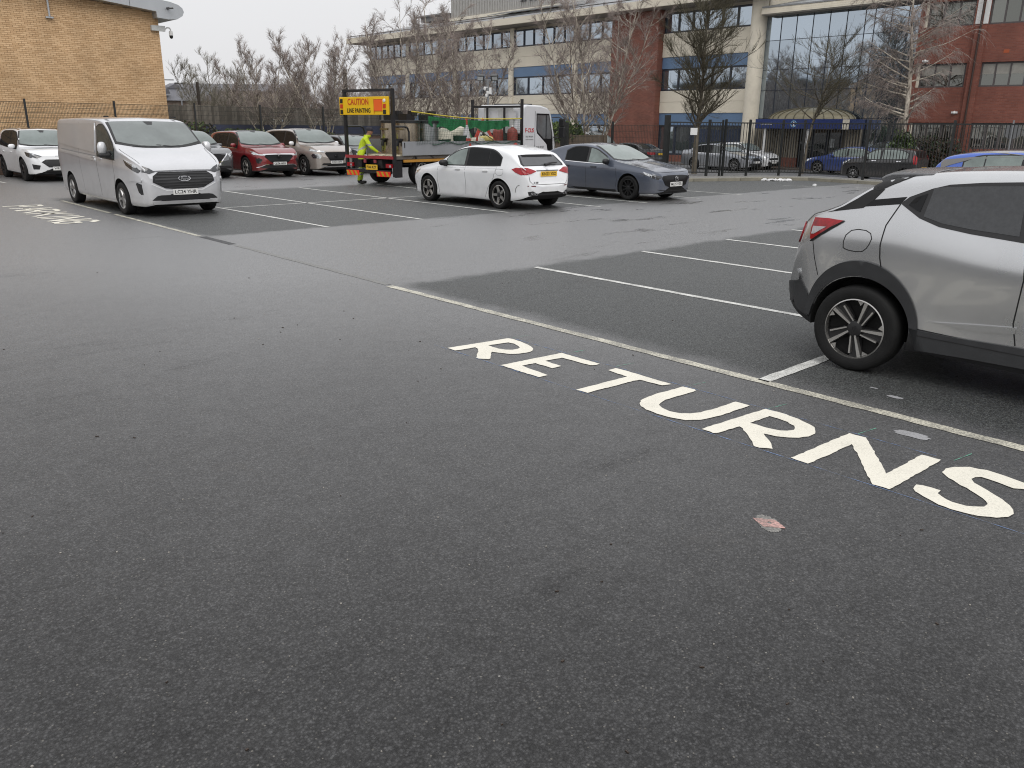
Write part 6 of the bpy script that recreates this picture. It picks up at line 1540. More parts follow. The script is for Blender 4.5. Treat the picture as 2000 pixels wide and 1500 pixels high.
# --- grey crossover half hidden by the van
S = suv(); S.update(paint=DGREY, rim=.24, spoke='multi', rimcol='cut', wrot=.9)
U = Car(S, 'crossover_car', 'dark grey crossover half hidden behind the silver van', 'car', (12.2, 30.95, 0), N90, None)
U.side_windows(1.55, 3.75, 2.45, GLASS_D, GLASS_D, pillar=.10, lift=.025); U.windscreen(1.27, 2.04)
U.decal('grille', [(-.46, .84), (.46, .84), (.50, .78), (.32, .60), (.24, .56), (-.24, .56), (-.32, .60), (-.50, .78)], 'front', M('gloss_black', (0, 0, 0)), off=.012, rim=.02)
U.strip('grille_trim', [(-.54, .84), (-.30, .59), (-.22, .56), (.22, .56), (.30, .59), (.54, .84)], 'front', w=.035, mat=CHROME, off=.02)
U.both('headlight', [(.56, .84), (.84, .90), (.86, .76), (.62, .72)], 'front', LAMP_W, off=.012, rim=.01); U.both('headlight', [(.09, .85), (.3, .93), (.5, .95), (.3, .82), (.12, .74)], 'side', LAMP_W, off=.012, rim=.01)
for k in range(3): U.both('lamp_blade', [(.60 + k * .07, .84), (.63 + k * .07, .85), (.66 + k * .06, .75), (.63 + k * .06, .74)], 'front', BLACK, off=.016, rim=0)
U.decal('lower_intake', [(-.60, .44), (.60, .44), (.68, .36), (-.68, .36)], 'front', BLACK, off=.008, rim=.02); U.plate('EOY', .52, 'front', PLATE_W, align='RIGHT'); U.mirror(1.62, 1.10, DGREY)
mb = MB(); mb.lathe([(.062, 0), (.062, .014), (.048, .014), (.048, 0)], n=20, axis='X'); mb.box((.006, 0, 0), (.012, .16, .03)); b_ = mb.build('badge', CHROME, U.root); b_.location = (U.xc + .055, 0, .75)
U.strip('roof_rail', [(2.2, .66), (3.9, .64)], 'top', w=.03, mat=CHROME, off=.02); U.strip('roof_rail', [(2.2, -.66), (3.9, -.64)], 'top', w=.03, mat=CHROME, off=.02)
# --- white crossover with a black roof
S = suv(L=4.61, H=1.66, W=1.88, nose=.84, hood=1.05, wb=2.71, fo=.90, tail=4.2, wind=1.0); S.update(paint=WHITE_P, rim=.235, spoke='five', rimcol='black', wrot=.6)
Kg = Car(S, 'crossover_car', 'white crossover with a black roof at the far left, beyond the van', 'car', (7.72, 32.4, 0), N90, None)
Kg.side_windows(1.5, 3.75, 2.48, GLASS_D, GLASS_D, pillar=.10, lift=.025); Kg.windscreen(1.24, 1.90)
Kg.decal('roof_skin', [(1.88, -.63), (1.88, .63), (4.15, .56), (4.15, -.56)], 'top', ROOFB, off=.006, rim=0, grid=.2)
Kg.decal('grille', [(-.42, .70), (.42, .70), (.56, .62), (.36, .46), (-.36, .46), (-.56, .62)], 'front', BLACK, off=.012, rim=.02); Kg.both('headlight', [(.52, .80), (.82, .90), (.86, .80), (.66, .74)], 'front', LAMP_DK, off=.012, rim=.01); Kg.both('headlight', [(.10, .80), (.3, .90), (.56, .93), (.36, .80), (.14, .75)], 'side', LAMP_DK, off=.012, rim=.01)
Kg.both('fog_vent', [(.60, .52), (.80, .56), (.78, .40), (.64, .40)], 'front', BLACK, off=.01, rim=.01); Kg.decal('lower_intake', [(-.44, .37), (.44, .37), (.56, .27), (-.56, .27)], 'front', BLACK, off=.01, rim=.02)
Kg.plate('WR24', .42, 'front', PLATE_W, align='LEFT'); Kg.mirror(1.6, 1.08, WHITE_P); Kg.handles([2.1, 3.1], .88, WHITE_P); Kg.strip('door_seam', [(1.35, .9), (1.34, .5), (1.38, .26)], 'side')
lettering('FORD', .05, M('grey_letter', (.25, .25, .25), rough=.3), Kg.root, (Kg.xc - .035, 0, .79), (PI / 2, 0, PI / 2), width=.24)

def hatch(L=4.2, H=1.46, W=1.78, fo=.86, wb=2.58, ty=.31, nose=.70, hood=.98, cowl=1.25, ws=2.0, tail=3.75, wind=.95, slope=.10):
    w = W / 2
    d = suv(L, H, W, fo, wb, ty, nose, hood, cowl, ws, tail, wind, slope); d['clad'] = 0; d['gap'] = .045; d['tw'] = .205; d['bot'] = [(0, .26), (.12, .19), (.6, .17), (L - .6, .19), (L - .2, .27), (L, .36)]
    return d
def saloon(L=4.68, H=1.45, W=1.81, fo=.88, wb=2.70, ty=.325, hood=.97, cowl=1.35, ws=2.15, rs=3.35, deck=4.0, dz=1.05):
    w = W / 2
    return dict(L=L, fo=fo, wb=wb, tyre=ty, gap=.045, inset=.015, tw=.21, tumble=.36, beltw=.955,
        top=[(0, .56), (.05, .68), (.2, .76), (.7, .88), (cowl - .1, hood), (cowl, hood + .03), ((cowl + ws) / 2, hood + (H - hood) * .62), (ws, H - .05), (ws + .45, H), (rs, H - .06), ((rs + deck) / 2, (H + dz) / 2 + .01), (deck, dz + .03), (L - .2, dz), (L - .08, dz - .07), (L - .03, .75), (L, .55)],
        belt=[(0, .54), (.2, .70), (cowl, .89), (2.6, .92), (3.6, .95), (deck, .97), (L - .2, .94), (L, .5)],
        bot=[(0, .26), (.12, .2), (.6, .17), (L - .6, .18), (L - .2, .26), (L, .36)],
        plan=[(0, w * .62), (.05, w * .76), (.18, w * .88), (.5, w * .96), (.95, w), (2.3, w * .99), (L - .9, w), (L - .35, w * .94), (L - .1, w * .84), (L, w * .72)])
# --- dark hatchback behind the lorry's back frame
S = hatch(H=1.46); S.update(paint=CHARC, rim=.21, spoke='five', rimcol='silver')
X = Car(S, 'hatchback_car', 'dark grey hatchback half hidden behind the lorry rear frame', 'car', (19.15, 31.0, 0), N90); X.side_windows(1.5, 3.5, 2.35, GLASS_D, GLASS_D); X.windscreen(1.27, 1.98); X.mirror(1.55, 1.0, CHARC); X.both('headlight', [(.5, .7), (.8, .78), (.82, .70), (.6, .62)], 'front', LAMP_W, off=.01, rim=.01)
# --- cars on the road beyond the railings
ZR = -.40
S = saloon(); S.update(paint=SILV_S, rim=.22, spoke='ten', rimcol='silver', wrot=.2)
O = Car(S, 'saloon_car', 'silver saloon behind the black gate on the road by the offices', 'car', (41.95, 27.75, ZR), N90)
O.side_windows(1.65, 3.75, 2.45, GLASS_S, GLASS_D, pillar=.09, lift=.02, trim=CHROME); O.windscreen(1.37, 2.14); O.mirror(1.68, .98, SILV_S)
O.both('headlight', [(.12, .66), (.3, .74), (.5, .78), (.36, .66), (.16, .6)], 'side', LAMP_DK, off=.01, rim=.01); O.both('headlight', [(.42, .68), (.74, .72), (.76, .62), (.46, .60)], 'front', LAMP_DK, off=.01, rim=.01); O.decal('grille', [(-.36, .70), (.36, .70), (.34, .54), (-.34, .54)], 'front', BLACK, off=.01, rim=.02); O.strip('sill_trim', [(1.4, .27), (3.2, .27)], 'side', w=.03, mat=CHROME, off=.006); O.decal('lower_intake', [(-.6, .42), (.6, .42), (.62, .30), (-.62, .30)], 'front', BLACK, off=.01, rim=.02); O.handles([2.1, 3.15], .82, CHROME); O.plate('', .48, 'front', PLATE_W); O.strip('door_seam', [(2.45, .92), (2.46, .25)], 'side')
S = hatch(L=4.2, H=1.5); S.update(paint=WHITE_P, rim=.21, spoke='five', rimcol='silver')
W_ = Car(S, 'hatchback_car', 'white hatchback peeking out beyond the silver saloon by the offices', 'car', (44.2, 27.9, ZR), N90)
W_.side_windows(1.5, 3.5, 2.35, GLASS_S, GLASS_S); W_.windscreen(1.27, 1.98); W_.decal('grille', [(-.5, .66), (.5, .66), (.46, .56), (-.46, .56)], 'front', BLACK, off=.01, rim=.02); W_.decal('lower_intake', [(-.6, .48), (.6, .48), (.62, .30), (-.62, .30)], 'front', BLACK, off=.01, rim=.02); W_.plate('', .42, 'front', PLATE_W); W_.both('headlight', [(.5, .7), (.8, .78), (.82, .70), (.6, .62)], 'front', LAMP_W, off=.01, rim=.01); W_.mirror(1.55, 1.0, WHITE_P)
S = saloon(L=4.75, H=1.43); S.update(paint=CHARC, rim=.22, spoke='ten', rimcol='silver')
B = Car(S, 'saloon_car', 'charcoal saloon with a lit red tail lamp left of the black gate', 'car', (40.0, 33.2, ZR), P90)
B.side_windows(1.65, 3.75, 2.45, GLASS_T, GLASS_D, pillar=.09, lift=.02); B.windscreen(1.37, 2.14); B.mirror(1.68, .98, CHARC); B.both('tail_light', [(.82, .90), (.5, .90), (.52, .78), (.80, .76)], 'rear', LAMP_R, off=.01, rim=.01); B.both('tail_light', [(4.66, .90), (4.35, .92), (4.42, .78), (4.66, .76)], 'side', LAMP_R, off=.01, rim=.01); B.plate('', .80, 'rear', PLATE_Y); B.decal('rear_window', [(-.5, 1.34), (.5, 1.34), (.62, 1.10), (-.62, 1.10)], 'rear', GLASS_D, off=.006, rim=.003)
S = saloon(L=4.69, H=1.44); S.update(paint=BLUEM, rim=.23, spoke='fivetwin', rimcol='silver', wrot=.3)
C_ = Car(S, 'saloon_car', 'metallic blue saloon parked by the entrance canopy, half behind the black hatchback', 'car', (43.5, 20.9, ZR), P90)
C_.side_windows(1.65, 3.75, 2.45, GLASS_T, GLASS_T, pillar=.09, lift=.02, trim=CHROME); C_.strip('window_trim', [(1.7, 1.0), (2.1, 1.27), (2.6, 1.35), (3.2, 1.31), (3.7, 1.12)], 'side', w=.022, mat=CHROME, off=.008); C_.windscreen(1.37, 2.14); C_.mirror(1.68, .98, BLUEM); C_.both('headlight', [(.10, .66), (.3, .75), (.52, .80), (.36, .68), (.14, .6)], 'side', LAMP_W, off=.01, rim=.01)
S = hatch(L=3.62, H=1.49, W=1.62, wb=2.385, fo=.70, ty=.285, nose=.76, hood=1.0, cowl=1.0, ws=1.7, tail=3.35, wind=1.0); S.update(paint=BLACKP, rim=.19, spoke='ten', rimcol='silver', wrot=.1)
Pc = Car(S, 'small_hatchback', 'small black hatchback behind the railings with pale wheels', 'car', (39.9, 17.4, ZR), P90)
Pc.side_windows(1.2, 3.15, 1.95, GLASS_T, GLASS_T, pillar=.09, lift=.02); Pc.windscreen(1.02, 1.69); Pc.mirror(1.28, 1.02, BLACKP); Pc.both('tail_light', [(3.58, 1.12), (3.40, 1.18), (3.38, 1.05), (3.44, .80), (3.54, .78)], 'side', LAMP_R, off=.014, rim=.02); Pc.both('headlight', [(.08, .74), (.3, .90), (.55, .95), (.4, .82), (.14, .70)], 'side', LAMP_W, off=.012, rim=.01); Pc.handles([1.55, 2.7], .88, CHROME); Pc.decal('rear_window', [(-.48, 1.36), (.48, 1.36), (.58, 1.08), (-.58, 1.08)], 'rear', GLASS_D, off=.006, rim=.003); Pc.plate('', .6, 'rear', PLATE_Y)
S = suv(L=4.5, H=1.66); S.update(paint=BLACKP, rim=.22, spoke='five', rimcol='silver')
Dk = Car(S, 'estate_car', 'dark car with roof bars behind the blue saloon, against the glass front', 'car', (46.1, 20.2, -.38), P90); Dk.side_windows(1.55, 3.95, 2.45, GLASS_S, GLASS_T, sC=3.4); Dk.windscreen(1.27, 2.04); Dk.strip('roof_rail', [(2.2, .64), (4.0, .62)], 'top', w=.03, mat=CHROME, off=.03); Dk.strip('roof_rail', [(2.2, -.64), (4.0, -.62)], 'top', w=.03, mat=CHROME, off=.03)
# --- bright blue hatchback beyond the silver crossover
S = hatch(L=4.06, H=1.50, W=1.765, wb=2.54, fo=.84, ty=.31, tail=3.72, wind=1.0, slope=.13); S.update(paint=BLUEB, rim=.21, spoke='five', rimcol='silver')
E_ = Car(S, 'hatchback_car', 'bright blue hatchback with a grey roof beyond the silver crossover', 'car', (18.6, 5.0, 0), N90)
E_.side_windows(1.45, 3.35, 2.30, GLASS_T, GLASS_T, sC=2.98, pillar=.09, lift=.02); E_.windscreen(1.27, 1.98)
E_.decal('roof_skin', [(1.90, -.68), (1.90, .68), (3.80, .60), (3.80, -.60)], 'top', ROOFG, off=.008, rim=.004, grid=.12); E_.both('tail_light', [(4.0, .98), (3.80, 1.03), (3.70, .99), (3.78, .92), (4.0, .86)], 'side', LAMP_R, off=.016, rim=.02)
E_.both('roof_edge', [(3.76, 1.30), (3.2, 1.37), (2.4, 1.38), (1.9, 1.33), (1.9, 1.30), (2.4, 1.352), (3.2, 1.34), (3.62, 1.20), (3.78, 1.12), (3.80, 1.24)], 'side', ROOFG, off=.008, rim=.004, grid=.06)
E_.both('seat_back', [(2.86, .99), (2.86, 1.12), (2.62, 1.12), (2.44, 1.02), (2.42, .98)], 'side', DARK, off=.0066, rim=0, grid=.1)
mb = MB(); mb.prism([(E_.xc - 3.62, 1.335), (E_.xc - 3.86, 1.30), (E_.xc - 3.86, 1.28), (E_.xc - 3.62, 1.29)], -.56, .56, 'Y'); mb.build('roof_spoiler', ROOFG, E_.root)
S = suv(L=4.4, H=1.50, W=1.80); S.update(paint=SILVER_V, rim=.22, spoke='five', rimcol='silver')
F_ = Car(S, 'crossover_car', 'pale silver car at the right edge, just beyond the bright blue hatchback', 'car', (20.5, 4.1, 0), N90); F_.side_windows(1.55, 3.75, 2.45, GLASS_S, GLASS_S); F_.windscreen(1.27, 2.04); F_.strip('roof_rail', [(2.2, .62), (3.9, .60)], 'top', w=.04, mat=CHROME, off=.05); F_.strip('roof_rail', [(2.2, -.62), (3.9, -.60)], 'top', w=.04, mat=CHROME, off=.05)
# --- glimpsed through fences
S = hatch(L=4.1, H=1.5); S.update(paint=paint('pale_blue_paint', (.34, .42, .52)), rim=.2, spoke='five', rimcol='silver')
Y_ = Car(S, 'hatchback_car', 'pale blue car glimpsed through the mesh fence behind the beige crossover', 'car', (28.2, 56.9, .72), R(150)); Y_.side_windows(1.5, 3.5, 2.35, GLASS_S, GLASS_S); Y_.windscreen(1.27, 1.98); Y_.decal('rear_window', [(-.5, 1.32), (.5, 1.32), (.62, 1.02), (-.62, 1.02)], 'rear', GLASS_T, off=.006, rim=.003)
S = suv(L=4.9, H=2.05, W=1.95, nose=1.0, hood=1.25, tail=4.6, wb=3.0, wind=1.2, slope=.05); S.update(paint=WHITE_P, rim=.2, spoke='five', rimcol='silver')
WV = Car(S, 'white_van', 'white van whose roof shows over the slate grey hatchback', 'van', (33.6, 30.4, ZR), N90); WV.windscreen(1.27, 2.04); WV.side_windows(1.5, 2.4, None, GLASS_S); WV.strip('roof_rail', [(2.4, .5), (4.4, .5)], 'top', w=.05, mat=M('pale_grey_metal', (0, 0, 0)), off=.04)
# road sign seen from behind
rs_ = thing('road_sign', 'grey back of a road sign on a pole before the brick wing windows', 'road sign', (43.2, 13.3, -.4)); mb = MB(); mb.tube([(0, 0, 0), (0, 0, 2.75)], .04); mb.build('pole', GALV, rs_); mb = MB(); mb.lathe([(0, -.012), (.33, -.012), (.33, .012), (0, .012)], c=(.05, 0, 2.25), n=24, axis='X'); mb.build('sign_face', M('sign_back_grey', (.16, .165, .17), rough=.5), rs_)
bo = MB(); bo.lathe([(.055, 0), (.055, .82), (.075, .83), (.075, .96), (0, .98)], n=14); o = bo.build('bollard', M('dark_grey_metal', (0, 0, 0))); o.location = (45.0, 26.5, -.36); tag(o, 'short dark bollard with a pale top beside the entrance screen', 'bollard')
# ------------------------------------------------------------------ flatbed line painting lorry
TR = Vector((15.1, 21.9, 0)); TA = R(10); TM = Matrix.Translation(TR) @ Matrix.Rotation(TA, 4, 'Z')
def tw(x, y, z=0): return TM @ Vector((x, y, z))
lor = thing('flatbed_lorry', 'white flatbed lorry with a yellow CAUTION LINE PAINTING board on its rear frame', 'lorry', TR, TA)
CABW = paint('cab_white_paint', (.66, .67, .69)); BLKM = M('black_metal', (.014, .014, .016), rough=.4, var=.25, vscale=6)
ALU = M('grey_dropside', (.30, .31, .325), rough=.5, metal=.15, var=.10, vscale=1.2); REDB = M('red_bar_paint', (.30, .03, .035), rough=.45, var=.15); AMB = M('amber_rail', (.46, .22, .03), rough=.5, var=.12)
W = 2.25
mb = MB(); mb.span((.0, .55, .55), (8.6, .72, .80)); mb.span((.0, 1.5, .55), (8.6, 1.67, .80))
for x in (.35, 2.6, 4.6, 6.4): mb.span((x, .72, .6), (x + .12, 1.5, .76))
mb.span((2.3, .12, .35), (3.6, .5, .72)); mb.span((3.9, .15, .4), (5.0, .5, .72)); mb.build('chassis', BLKM, lor)
mb = MB(); mb.span((.02, .02, .83), (6.5, 1.42, .92)); mb.span((.95, 1.42, .832), (6.5, W, .922)); mb.build('deck', M('worn_deck', (.10, .09, .08), rough=.8, var=.3), lor)
mb = MB(); mb.span((-.06, .0, .84), (.02, W - .05, .93)); mb.build('rear_bar', REDB, lor)
mb = MB(); mb.span((.36, -.03, .94), (6.5, .01, 1.37)); o = mb.build('dropside', ALU, lor); bevel_obj(o, .01)
mb = MB(); mb.span((.95, W, .94), (6.5, W + .04, 1.42)); mb.build('dropside', ALU, lor)
mb = MB(); mb.span((.42, -.034, 1.18), (.46, -.031, 1.34)); mb.build('latch', BLKM, lor)
mb = MB(); mb.span((.40, -.035, .74), (6.5, .02, .82)); mb.build('side_rail', AMB, lor)
mb = MB(); mb.span((.06, .0, .28), (.34, .05, .80)); mb.span((.95, -.02, .62), (1.0, .4, .9)); mb.build('mudguard', BLKM, lor)
mb = MB(); mb.prism([(.55 + .68 * math.cos(a) + .78, .46 + .60 * math.sin(a)) for a in [R(20 + 140 * i / 14) for i in range(15)]] + [(1.33 + .60 * math.cos(a), .46 + .53 * math.sin(a)) for a in [R(160 - 140 * i / 14) for i in range(15)]], .02, .5, 'Y'); mb.build('mudguard', BLKM, lor)
tmm, rmm, hmm = wheel_meshes(.44, .27, 'ten', 'white', .28)
for (x, y, rz) in ((1.33, .18, PI), (1.33, W - .22, 0), (7.9, .22, PI), (7.9, W - .2, 0)):
    w = link(bpy.data.objects.new('wheel', tmm), lor); w.location = (x, y, .437); w.rotation_euler = (0, .4, rz); link(bpy.data.objects.new('rim', rmm), w)
# rear frame and sign board
mb = MB()
for y in (0.0, W - .08): mb.span((-.04, y - .045, .3), (.05, y + .045, 2.93))
mb.span((-.038, .045, 2.85), (.048, W - .125, 2.93)); mb.build('rear_frame', BLKM, lor)
for y in (.06, W - .14):
    mb = MB(); mb.tube([(0.02, y, 1.82), (.55, y, 1.82), (.68, y, 1.78), (.74, y, 1.66), (.74, y, .92)], .03); mb.build('hoop_rail', BLKM, lor)
SIGNY = M('sign_yellow', (.82, .50, .005), rough=.4, var=.05); SRED = M('sign_red', (.55, .045, .01), rough=.5); SORG = M('sign_orange', (.85, .13, .015), rough=.4, var=.05)
mb = MB(); mb.span((-.13, .06, 2.16), (-.07, W + .03, 2.70)); sb = mb.build('sign_board', SIGNY, lor); bevel_obj(sb, .012)
Rt = (PI / 2, 0, -PI / 2)
lettering('CAUTION', .26, SRED, sb, (-.134, 1.40, 2.545), Rt, width=.95, extrude=.003); lettering('LINE PAINTING', .19, INK, sb, (-.134, 1.38, 2.285), Rt, width=1.06, extrude=.003)
mb = MB(); mb.span((-.14, .32, 2.28), (-.131, .68, 2.61)); mb.build('orange_panel', SORG, sb)
mb = MB()
for a, b_ in (((.31, 2.605), (.69, 2.62)), ((.31, 2.27), (.69, 2.285)), ((.675, 2.2), (.69, 2.62))): mb.span((-.141, a[0], a[1]), (-.132, b_[0], b_[1]))
mb.build('panel_outline', SRED, sb)
for y, seq in ((.22, ((2.58, WHT), (2.42, SRED), (2.25, BLACK))), (W - .08, ((2.58, BLACK), (2.42, SRED), (2.25, BLACK)))):
    for z, m_ in seq:
        mb = MB()
        if m_ is WHT: mb.lathe([(0, -.165), (.05, -.155), (.055, -.13)], c=(0, y, z), n=14, axis='X')
        else: mb.span((-.15, y - .055, z - .06), (-.13, y + .055, z + .06))
        mb.build('warning_lamp', m_, sb)
# tail gear
CHEV = M('chevron_red', (.80, .035, .015), rough=.35); CHEY = M('chevron_ochre', (.50, .30, .02), rough=.35)
for (y0, y1) in ((.12, .72), (1.55, 2.12)):
    mb = MB(); mb.span((-.09, y0, .30), (-.07, y1, .46)); cv = mb.build('chevron_board', CHEV, lor)
    mb = MB(); n = 3
    for i in range(n):
        a = y0 + .04 + (y1 - y0) * i / n; mb.prism([(a, .31), (a + .09, .31), (a + .17, .45), (a + .08, .45)], -.096, -.091, 'X')
    mb.build('chevron_stripe', CHEY, cv)
mb = MB(); mb.span((-.06, .1, .40), (.0, W - .15, .50)); mb.build('under_run_bar', BLKM, lor)
mb = MB(); mb.span((-.10, .68, .50), (-.085, 1.20, .66)); p_ = mb.build('number_plate', PLATE_Y, lor); lettering('FE66 KZT', .11, INK, p_, (-.102, .94, .58), Rt, width=.44, extrude=.002)
for y in (.16, W - .3):
    mb = MB(); mb.span((-.10, y - .12, .58), (-.02, y + .13, .70)); l_ = mb.build('tail_light', LAMP_R, lor); mb = MB(); mb.span((-.105, y - .10, .60), (-.10, y - .02, .66)); mb.build('reverse_lens', LAMP_W, l_)
for y in (.82, 1.28):
    mb = MB(); mb.box((-.05, y, .76), (.04, .09, .10)); mb.build('marker_lamp', M('dim_red_lens', (.3, .06, .07), rough=.3), lor)
# boilers
SST = M('stained_steel', (.40, .34, .26), rough=.26, metal=.9, var=.30, vscale=2.2); SSTG = M('grey_steel_tank', (.38, .39, .39), rough=.28, metal=.9, var=.2, vscale=2)
for (x, y, m_) in ((1.25, 1.30, SST), (1.15, .52, SST), (2.15, 1.45, SST), (2.05, .50, SSTG)):
    mb = MB(); mb.lathe([(.385, .97), (.39, 1.0), (.39, 1.92), (.40, 1.93), (.40, 1.98), (.36, 2.0), (0, 2.02)], c=(x, y, 0), n=32); bl = mb.build('boiler', m_, lor, smooth=R(35))
    mb = MB(); mb.lathe([(.42, 1.93), (.42, 2.01), (.40, 2.02)], c=(x, y, 0), n=28); mb.box((x - .05, y, 2.10), (.34, .36, .22)); mb.box((x + .12, y - .1, 2.24), (.2, .2, .14)); mb.tube([(x - .2, y + .1, 2.05), (x - .2, y + .1, 2.3)], .03); mb.build('mixer_head', BLKM, bl)
    mb = MB(); mb.tube([(x - .39, y - .05, 1.38), (x - .50, y - .05, 1.36), (x - .52, y - .02, 1.22)], .055, n=10); mb.box((x - .46, y - .05, 1.42), (.12, .2, .06)); mb.build('outlet_valve', BLKM, bl)
    mb = MB(); mb.box((x - .40, y, 1.74), (.05, .34, .05)); mb.build('band_bracket', M('brass_stain', (.22, .17, .08), rough=.4, metal=.6), bl)
mb = MB(); mb.span((.60, .05, .925), (2.6, 1.9, .97)); mb.build('boiler_tray', M('painty_tray', (.30, .26, .18), rough=.6, var=.4, vscale=4), lor)
mb = MB(); rr_ = random.Random(3)
for i in range(34): mb.box((.12 + rr_.random() * .45, .1 + rr_.random() * 1.25, .935 + rr_.random() * .015), (rr_.uniform(.05, .22), rr_.uniform(.05, .2), .03), rz=rr_.uniform(0, 3))
o = mb.build('paint_spill', M('spilt_paint', (.62, .56, .42), rough=.6, var=.2), lor); o['kind'] = 'stuff'
# head board behind the cab
mb = MB(); H0 = 6.58
for y in (-.02, W + .10): mb.span((H0 - .04, y - .045, .85), (H0 + .04, y + .045, 2.82))
mb.span((H0 - .03, .02, 2.52), (H0 + .03, W + .06, 2.60))
for y in (.80, 1.62): mb.span((H0 - .025, y - .035, .92), (H0 + .025, y + .035, 2.52))
mb.span((H0 - .02, .03, .92), (H0 + .02, W + .05, 1.62)); mb.build('headboard', BLKM, lor)
for y in (.02, W + .06):
    mb = MB(); mb.tube([(H0, y + .05, 2.62), (H0, y + .12, 2.70), (H0, y + .06, 2.76)], .012, n=5); mb.build('rope_hook', BLKM, lor)
# cab
cabp = [(6.78, .62), (8.72, .62), (8.86, .80), (8.90, 1.18), (8.84, 1.52), (8.60, 2.28), (8.50, 2.46), (8.32, 2.56), (7.9, 2.63), (7.0, 2.64), (6.82, 2.58), (6.78, 2.45)]
mb = MB(); mb.prism(cabp, .06, W + .02, 'Y'); cab = mb.build('cab', CABW, lor, smooth=R(25)); bevel_obj(cab, .06, 3)
def cabp_(name, poly, m, y=.045, th=.03, parent=None):
    mb = MB(); mb.prism(poly, y, y + th, 'Y'); return mb.build(name, m, parent or cab)
cabp_('side_window', [(7.66, 2.28), (8.42, 2.28), (8.62, 1.60), (8.60, 1.42), (8.10, 1.42), (7.72, 1.66), (7.66, 1.78)], M('cab_glass', (.13, .135, .14), rough=.06, ior=1.7, var=.3, vscale=2), .052)
cabp_('window_surround', [(7.61, 2.34), (8.44, 2.34), (8.68, 1.60), (8.72, .98), (8.38, .98), (8.30, 1.22), (8.06, 1.38), (7.66, 1.62), (7.61, 1.76)], M('gloss_black', (0, 0, 0)), .056)
mb = MB(); mb.span((8.22, .045, 1.42), (8.27, .06, 2.28)); mb.build('quarter_bar', BLKM, cab)
for pts in ([(7.52, .80), (7.52, 2.42)], [(8.74, .95), (8.74, 1.5)], [(7.52, .80), (8.70, .80)]):
    mb = MB(); mb.tube([(p[0], .055, p[1]) for p in pts], .008, n=5); mb.build('door_seam', SEAM, cab)
cabp_('windscreen', [(7, 0), (7.01, 0), (7.01, .01)], BLKM) if False else None
mb = MB(); a = (8.852, 1.50); b_ = (8.60, 2.30)
mb.add([(a[0] + .02, .14, a[1]), (a[0] + .02, W - .06, a[1]), (b_[0] + .02, W - .12, b_[1]), (b_[0] + .02, .2, b_[1]), (a[0] - .02, .14, a[1]), (a[0] - .02, W - .06, a[1]), (b_[0] - .02, W - .12, b_[1]), (b_[0] - .02, .2, b_[1])], [(0, 1, 2, 3), (4, 7, 6, 5), (0, 4, 5, 1), (1, 5, 6, 2), (2, 6, 7, 3), (3, 7, 4, 0)]); mb.build('windscreen', GLASS_W, cab)
mb = MB(); mb.span((8.5, .03, .66), (8.84, .06, .76)); mb.build('side_marker', AMB, cab)
mb = MB(); mb.tube([(8.58, .02, 2.20), (8.70, -.20, 2.22), (8.74, -.32, 2.18)], .018); mb.tube([(8.66, .02, 1.48), (8.74, -.2, 1.46), (8.76, -.32, 1.52)], .018)
mi_ = mb.build('mirror_arm', BLKM, cab)
mb = MB(); mb.box((8.74, -.34, 2.02), (.10, .24, .30)); mb.box((8.75, -.34, 1.66), (.10, .26, .40)); o = mb.build('door_mirror', BLKM, mi_); bevel_obj(o, .03)
mb = MB(); mb.span((8.68, .10, .40), (8.92, W, .68)); o = mb.build('bumper', CABW, cab); bevel_obj(o, .03)
FR = M('focus_red', (.50, .02, .03), rough=.4)
l1 = lettering('F', .21, FR, cab, (6.94, .052, 1.72), (PI / 2, 0, 0), extrude=.003); lettering('CUS', .21, FR, cab, (7.25, .052, 1.72), (PI / 2, 0, 0), width=.38, extrude=.003)
mb = MB(); mb.span((7.0, .049, 1.71), (7.045, .054, 1.725)); mb.build('logo_dash', FR, cab)
lettering('0121 783 670', .075, M('grey_letter', (0, 0, 0)), cab, (7.17, .052, 1.50), (PI / 2, 0, 0), width=.46); mb = MB(); mb.span((6.93, .05, 1.395), (7.42, .054, 1.41)); mb.build('logo_rule', M('grey_letter', (0, 0, 0)), cab)
lettering('0345 20 50', .09, M('grey_letter', (0, 0, 0)), cab, (7.86, .052, 1.12), (PI / 2, 0, 0), width=.5)
mb = MB(); mb.box((7.5, 1.1, 2.66), (.7, 1.3, .05)); mb.build('roof_hatch', BLKM, cab)
mb = MB(); mb.span((6.72, .5, .92), (6.78, 1.9, 2.55)); mb.build('cab_back', M('pale_grey_metal', (0, 0, 0)), lor)
for (z0, z1) in ((2.15, 2.42),):
    for y0 in (.35, 1.2): mb = MB(); mb.span((6.69, y0, z0), (6.72, y0 + .6, z1)); mb.build('vent_panel', CABW, lor)

# load net: green strands hung from a yellow rope along the near side
NETG = M('green_net', (.015, .17, .055), rough=.6, var=.25, vscale=6); NETD = M('dark_green_net', (.012, .055, .03), rough=.6, var=.3, vscale=6)
def ropez(x): return 2.28 - .14 * (x - .8) / 5.7 - .10 * math.sin(PI * (x - .8) / 5.7)
net = thing('load_net', 'green safety net hung over the lorry load from a yellow rope', 'net', TR, TA)
mb = MB(); mb.tube([(x, -.02, ropez(x)) for x in [.8 + 5.75 * i / 24 for i in range(25)]], .020, n=6); mb.build('rope', M('yellow_rope', (.60, .48, .04), rough=.7, var=.15, vscale=20), net)
vs, fc = [], []; NX, NZ = 110, 7; rn = random.Random(8)
for i in range(NX + 1):
    x = 1.7 + 4.3 * i / NX; dep = .30 + .05 * math.sin(x * 3) + .04 * math.sin(x * 7.3)
    for j in range(NZ + 1):
        f = j / NZ; vs.append((x, .12 + .012 * math.sin(x * 13 + f * 2), ropez(x) - .05 - dep * f - .02 * f * math.sin(x * 7)))
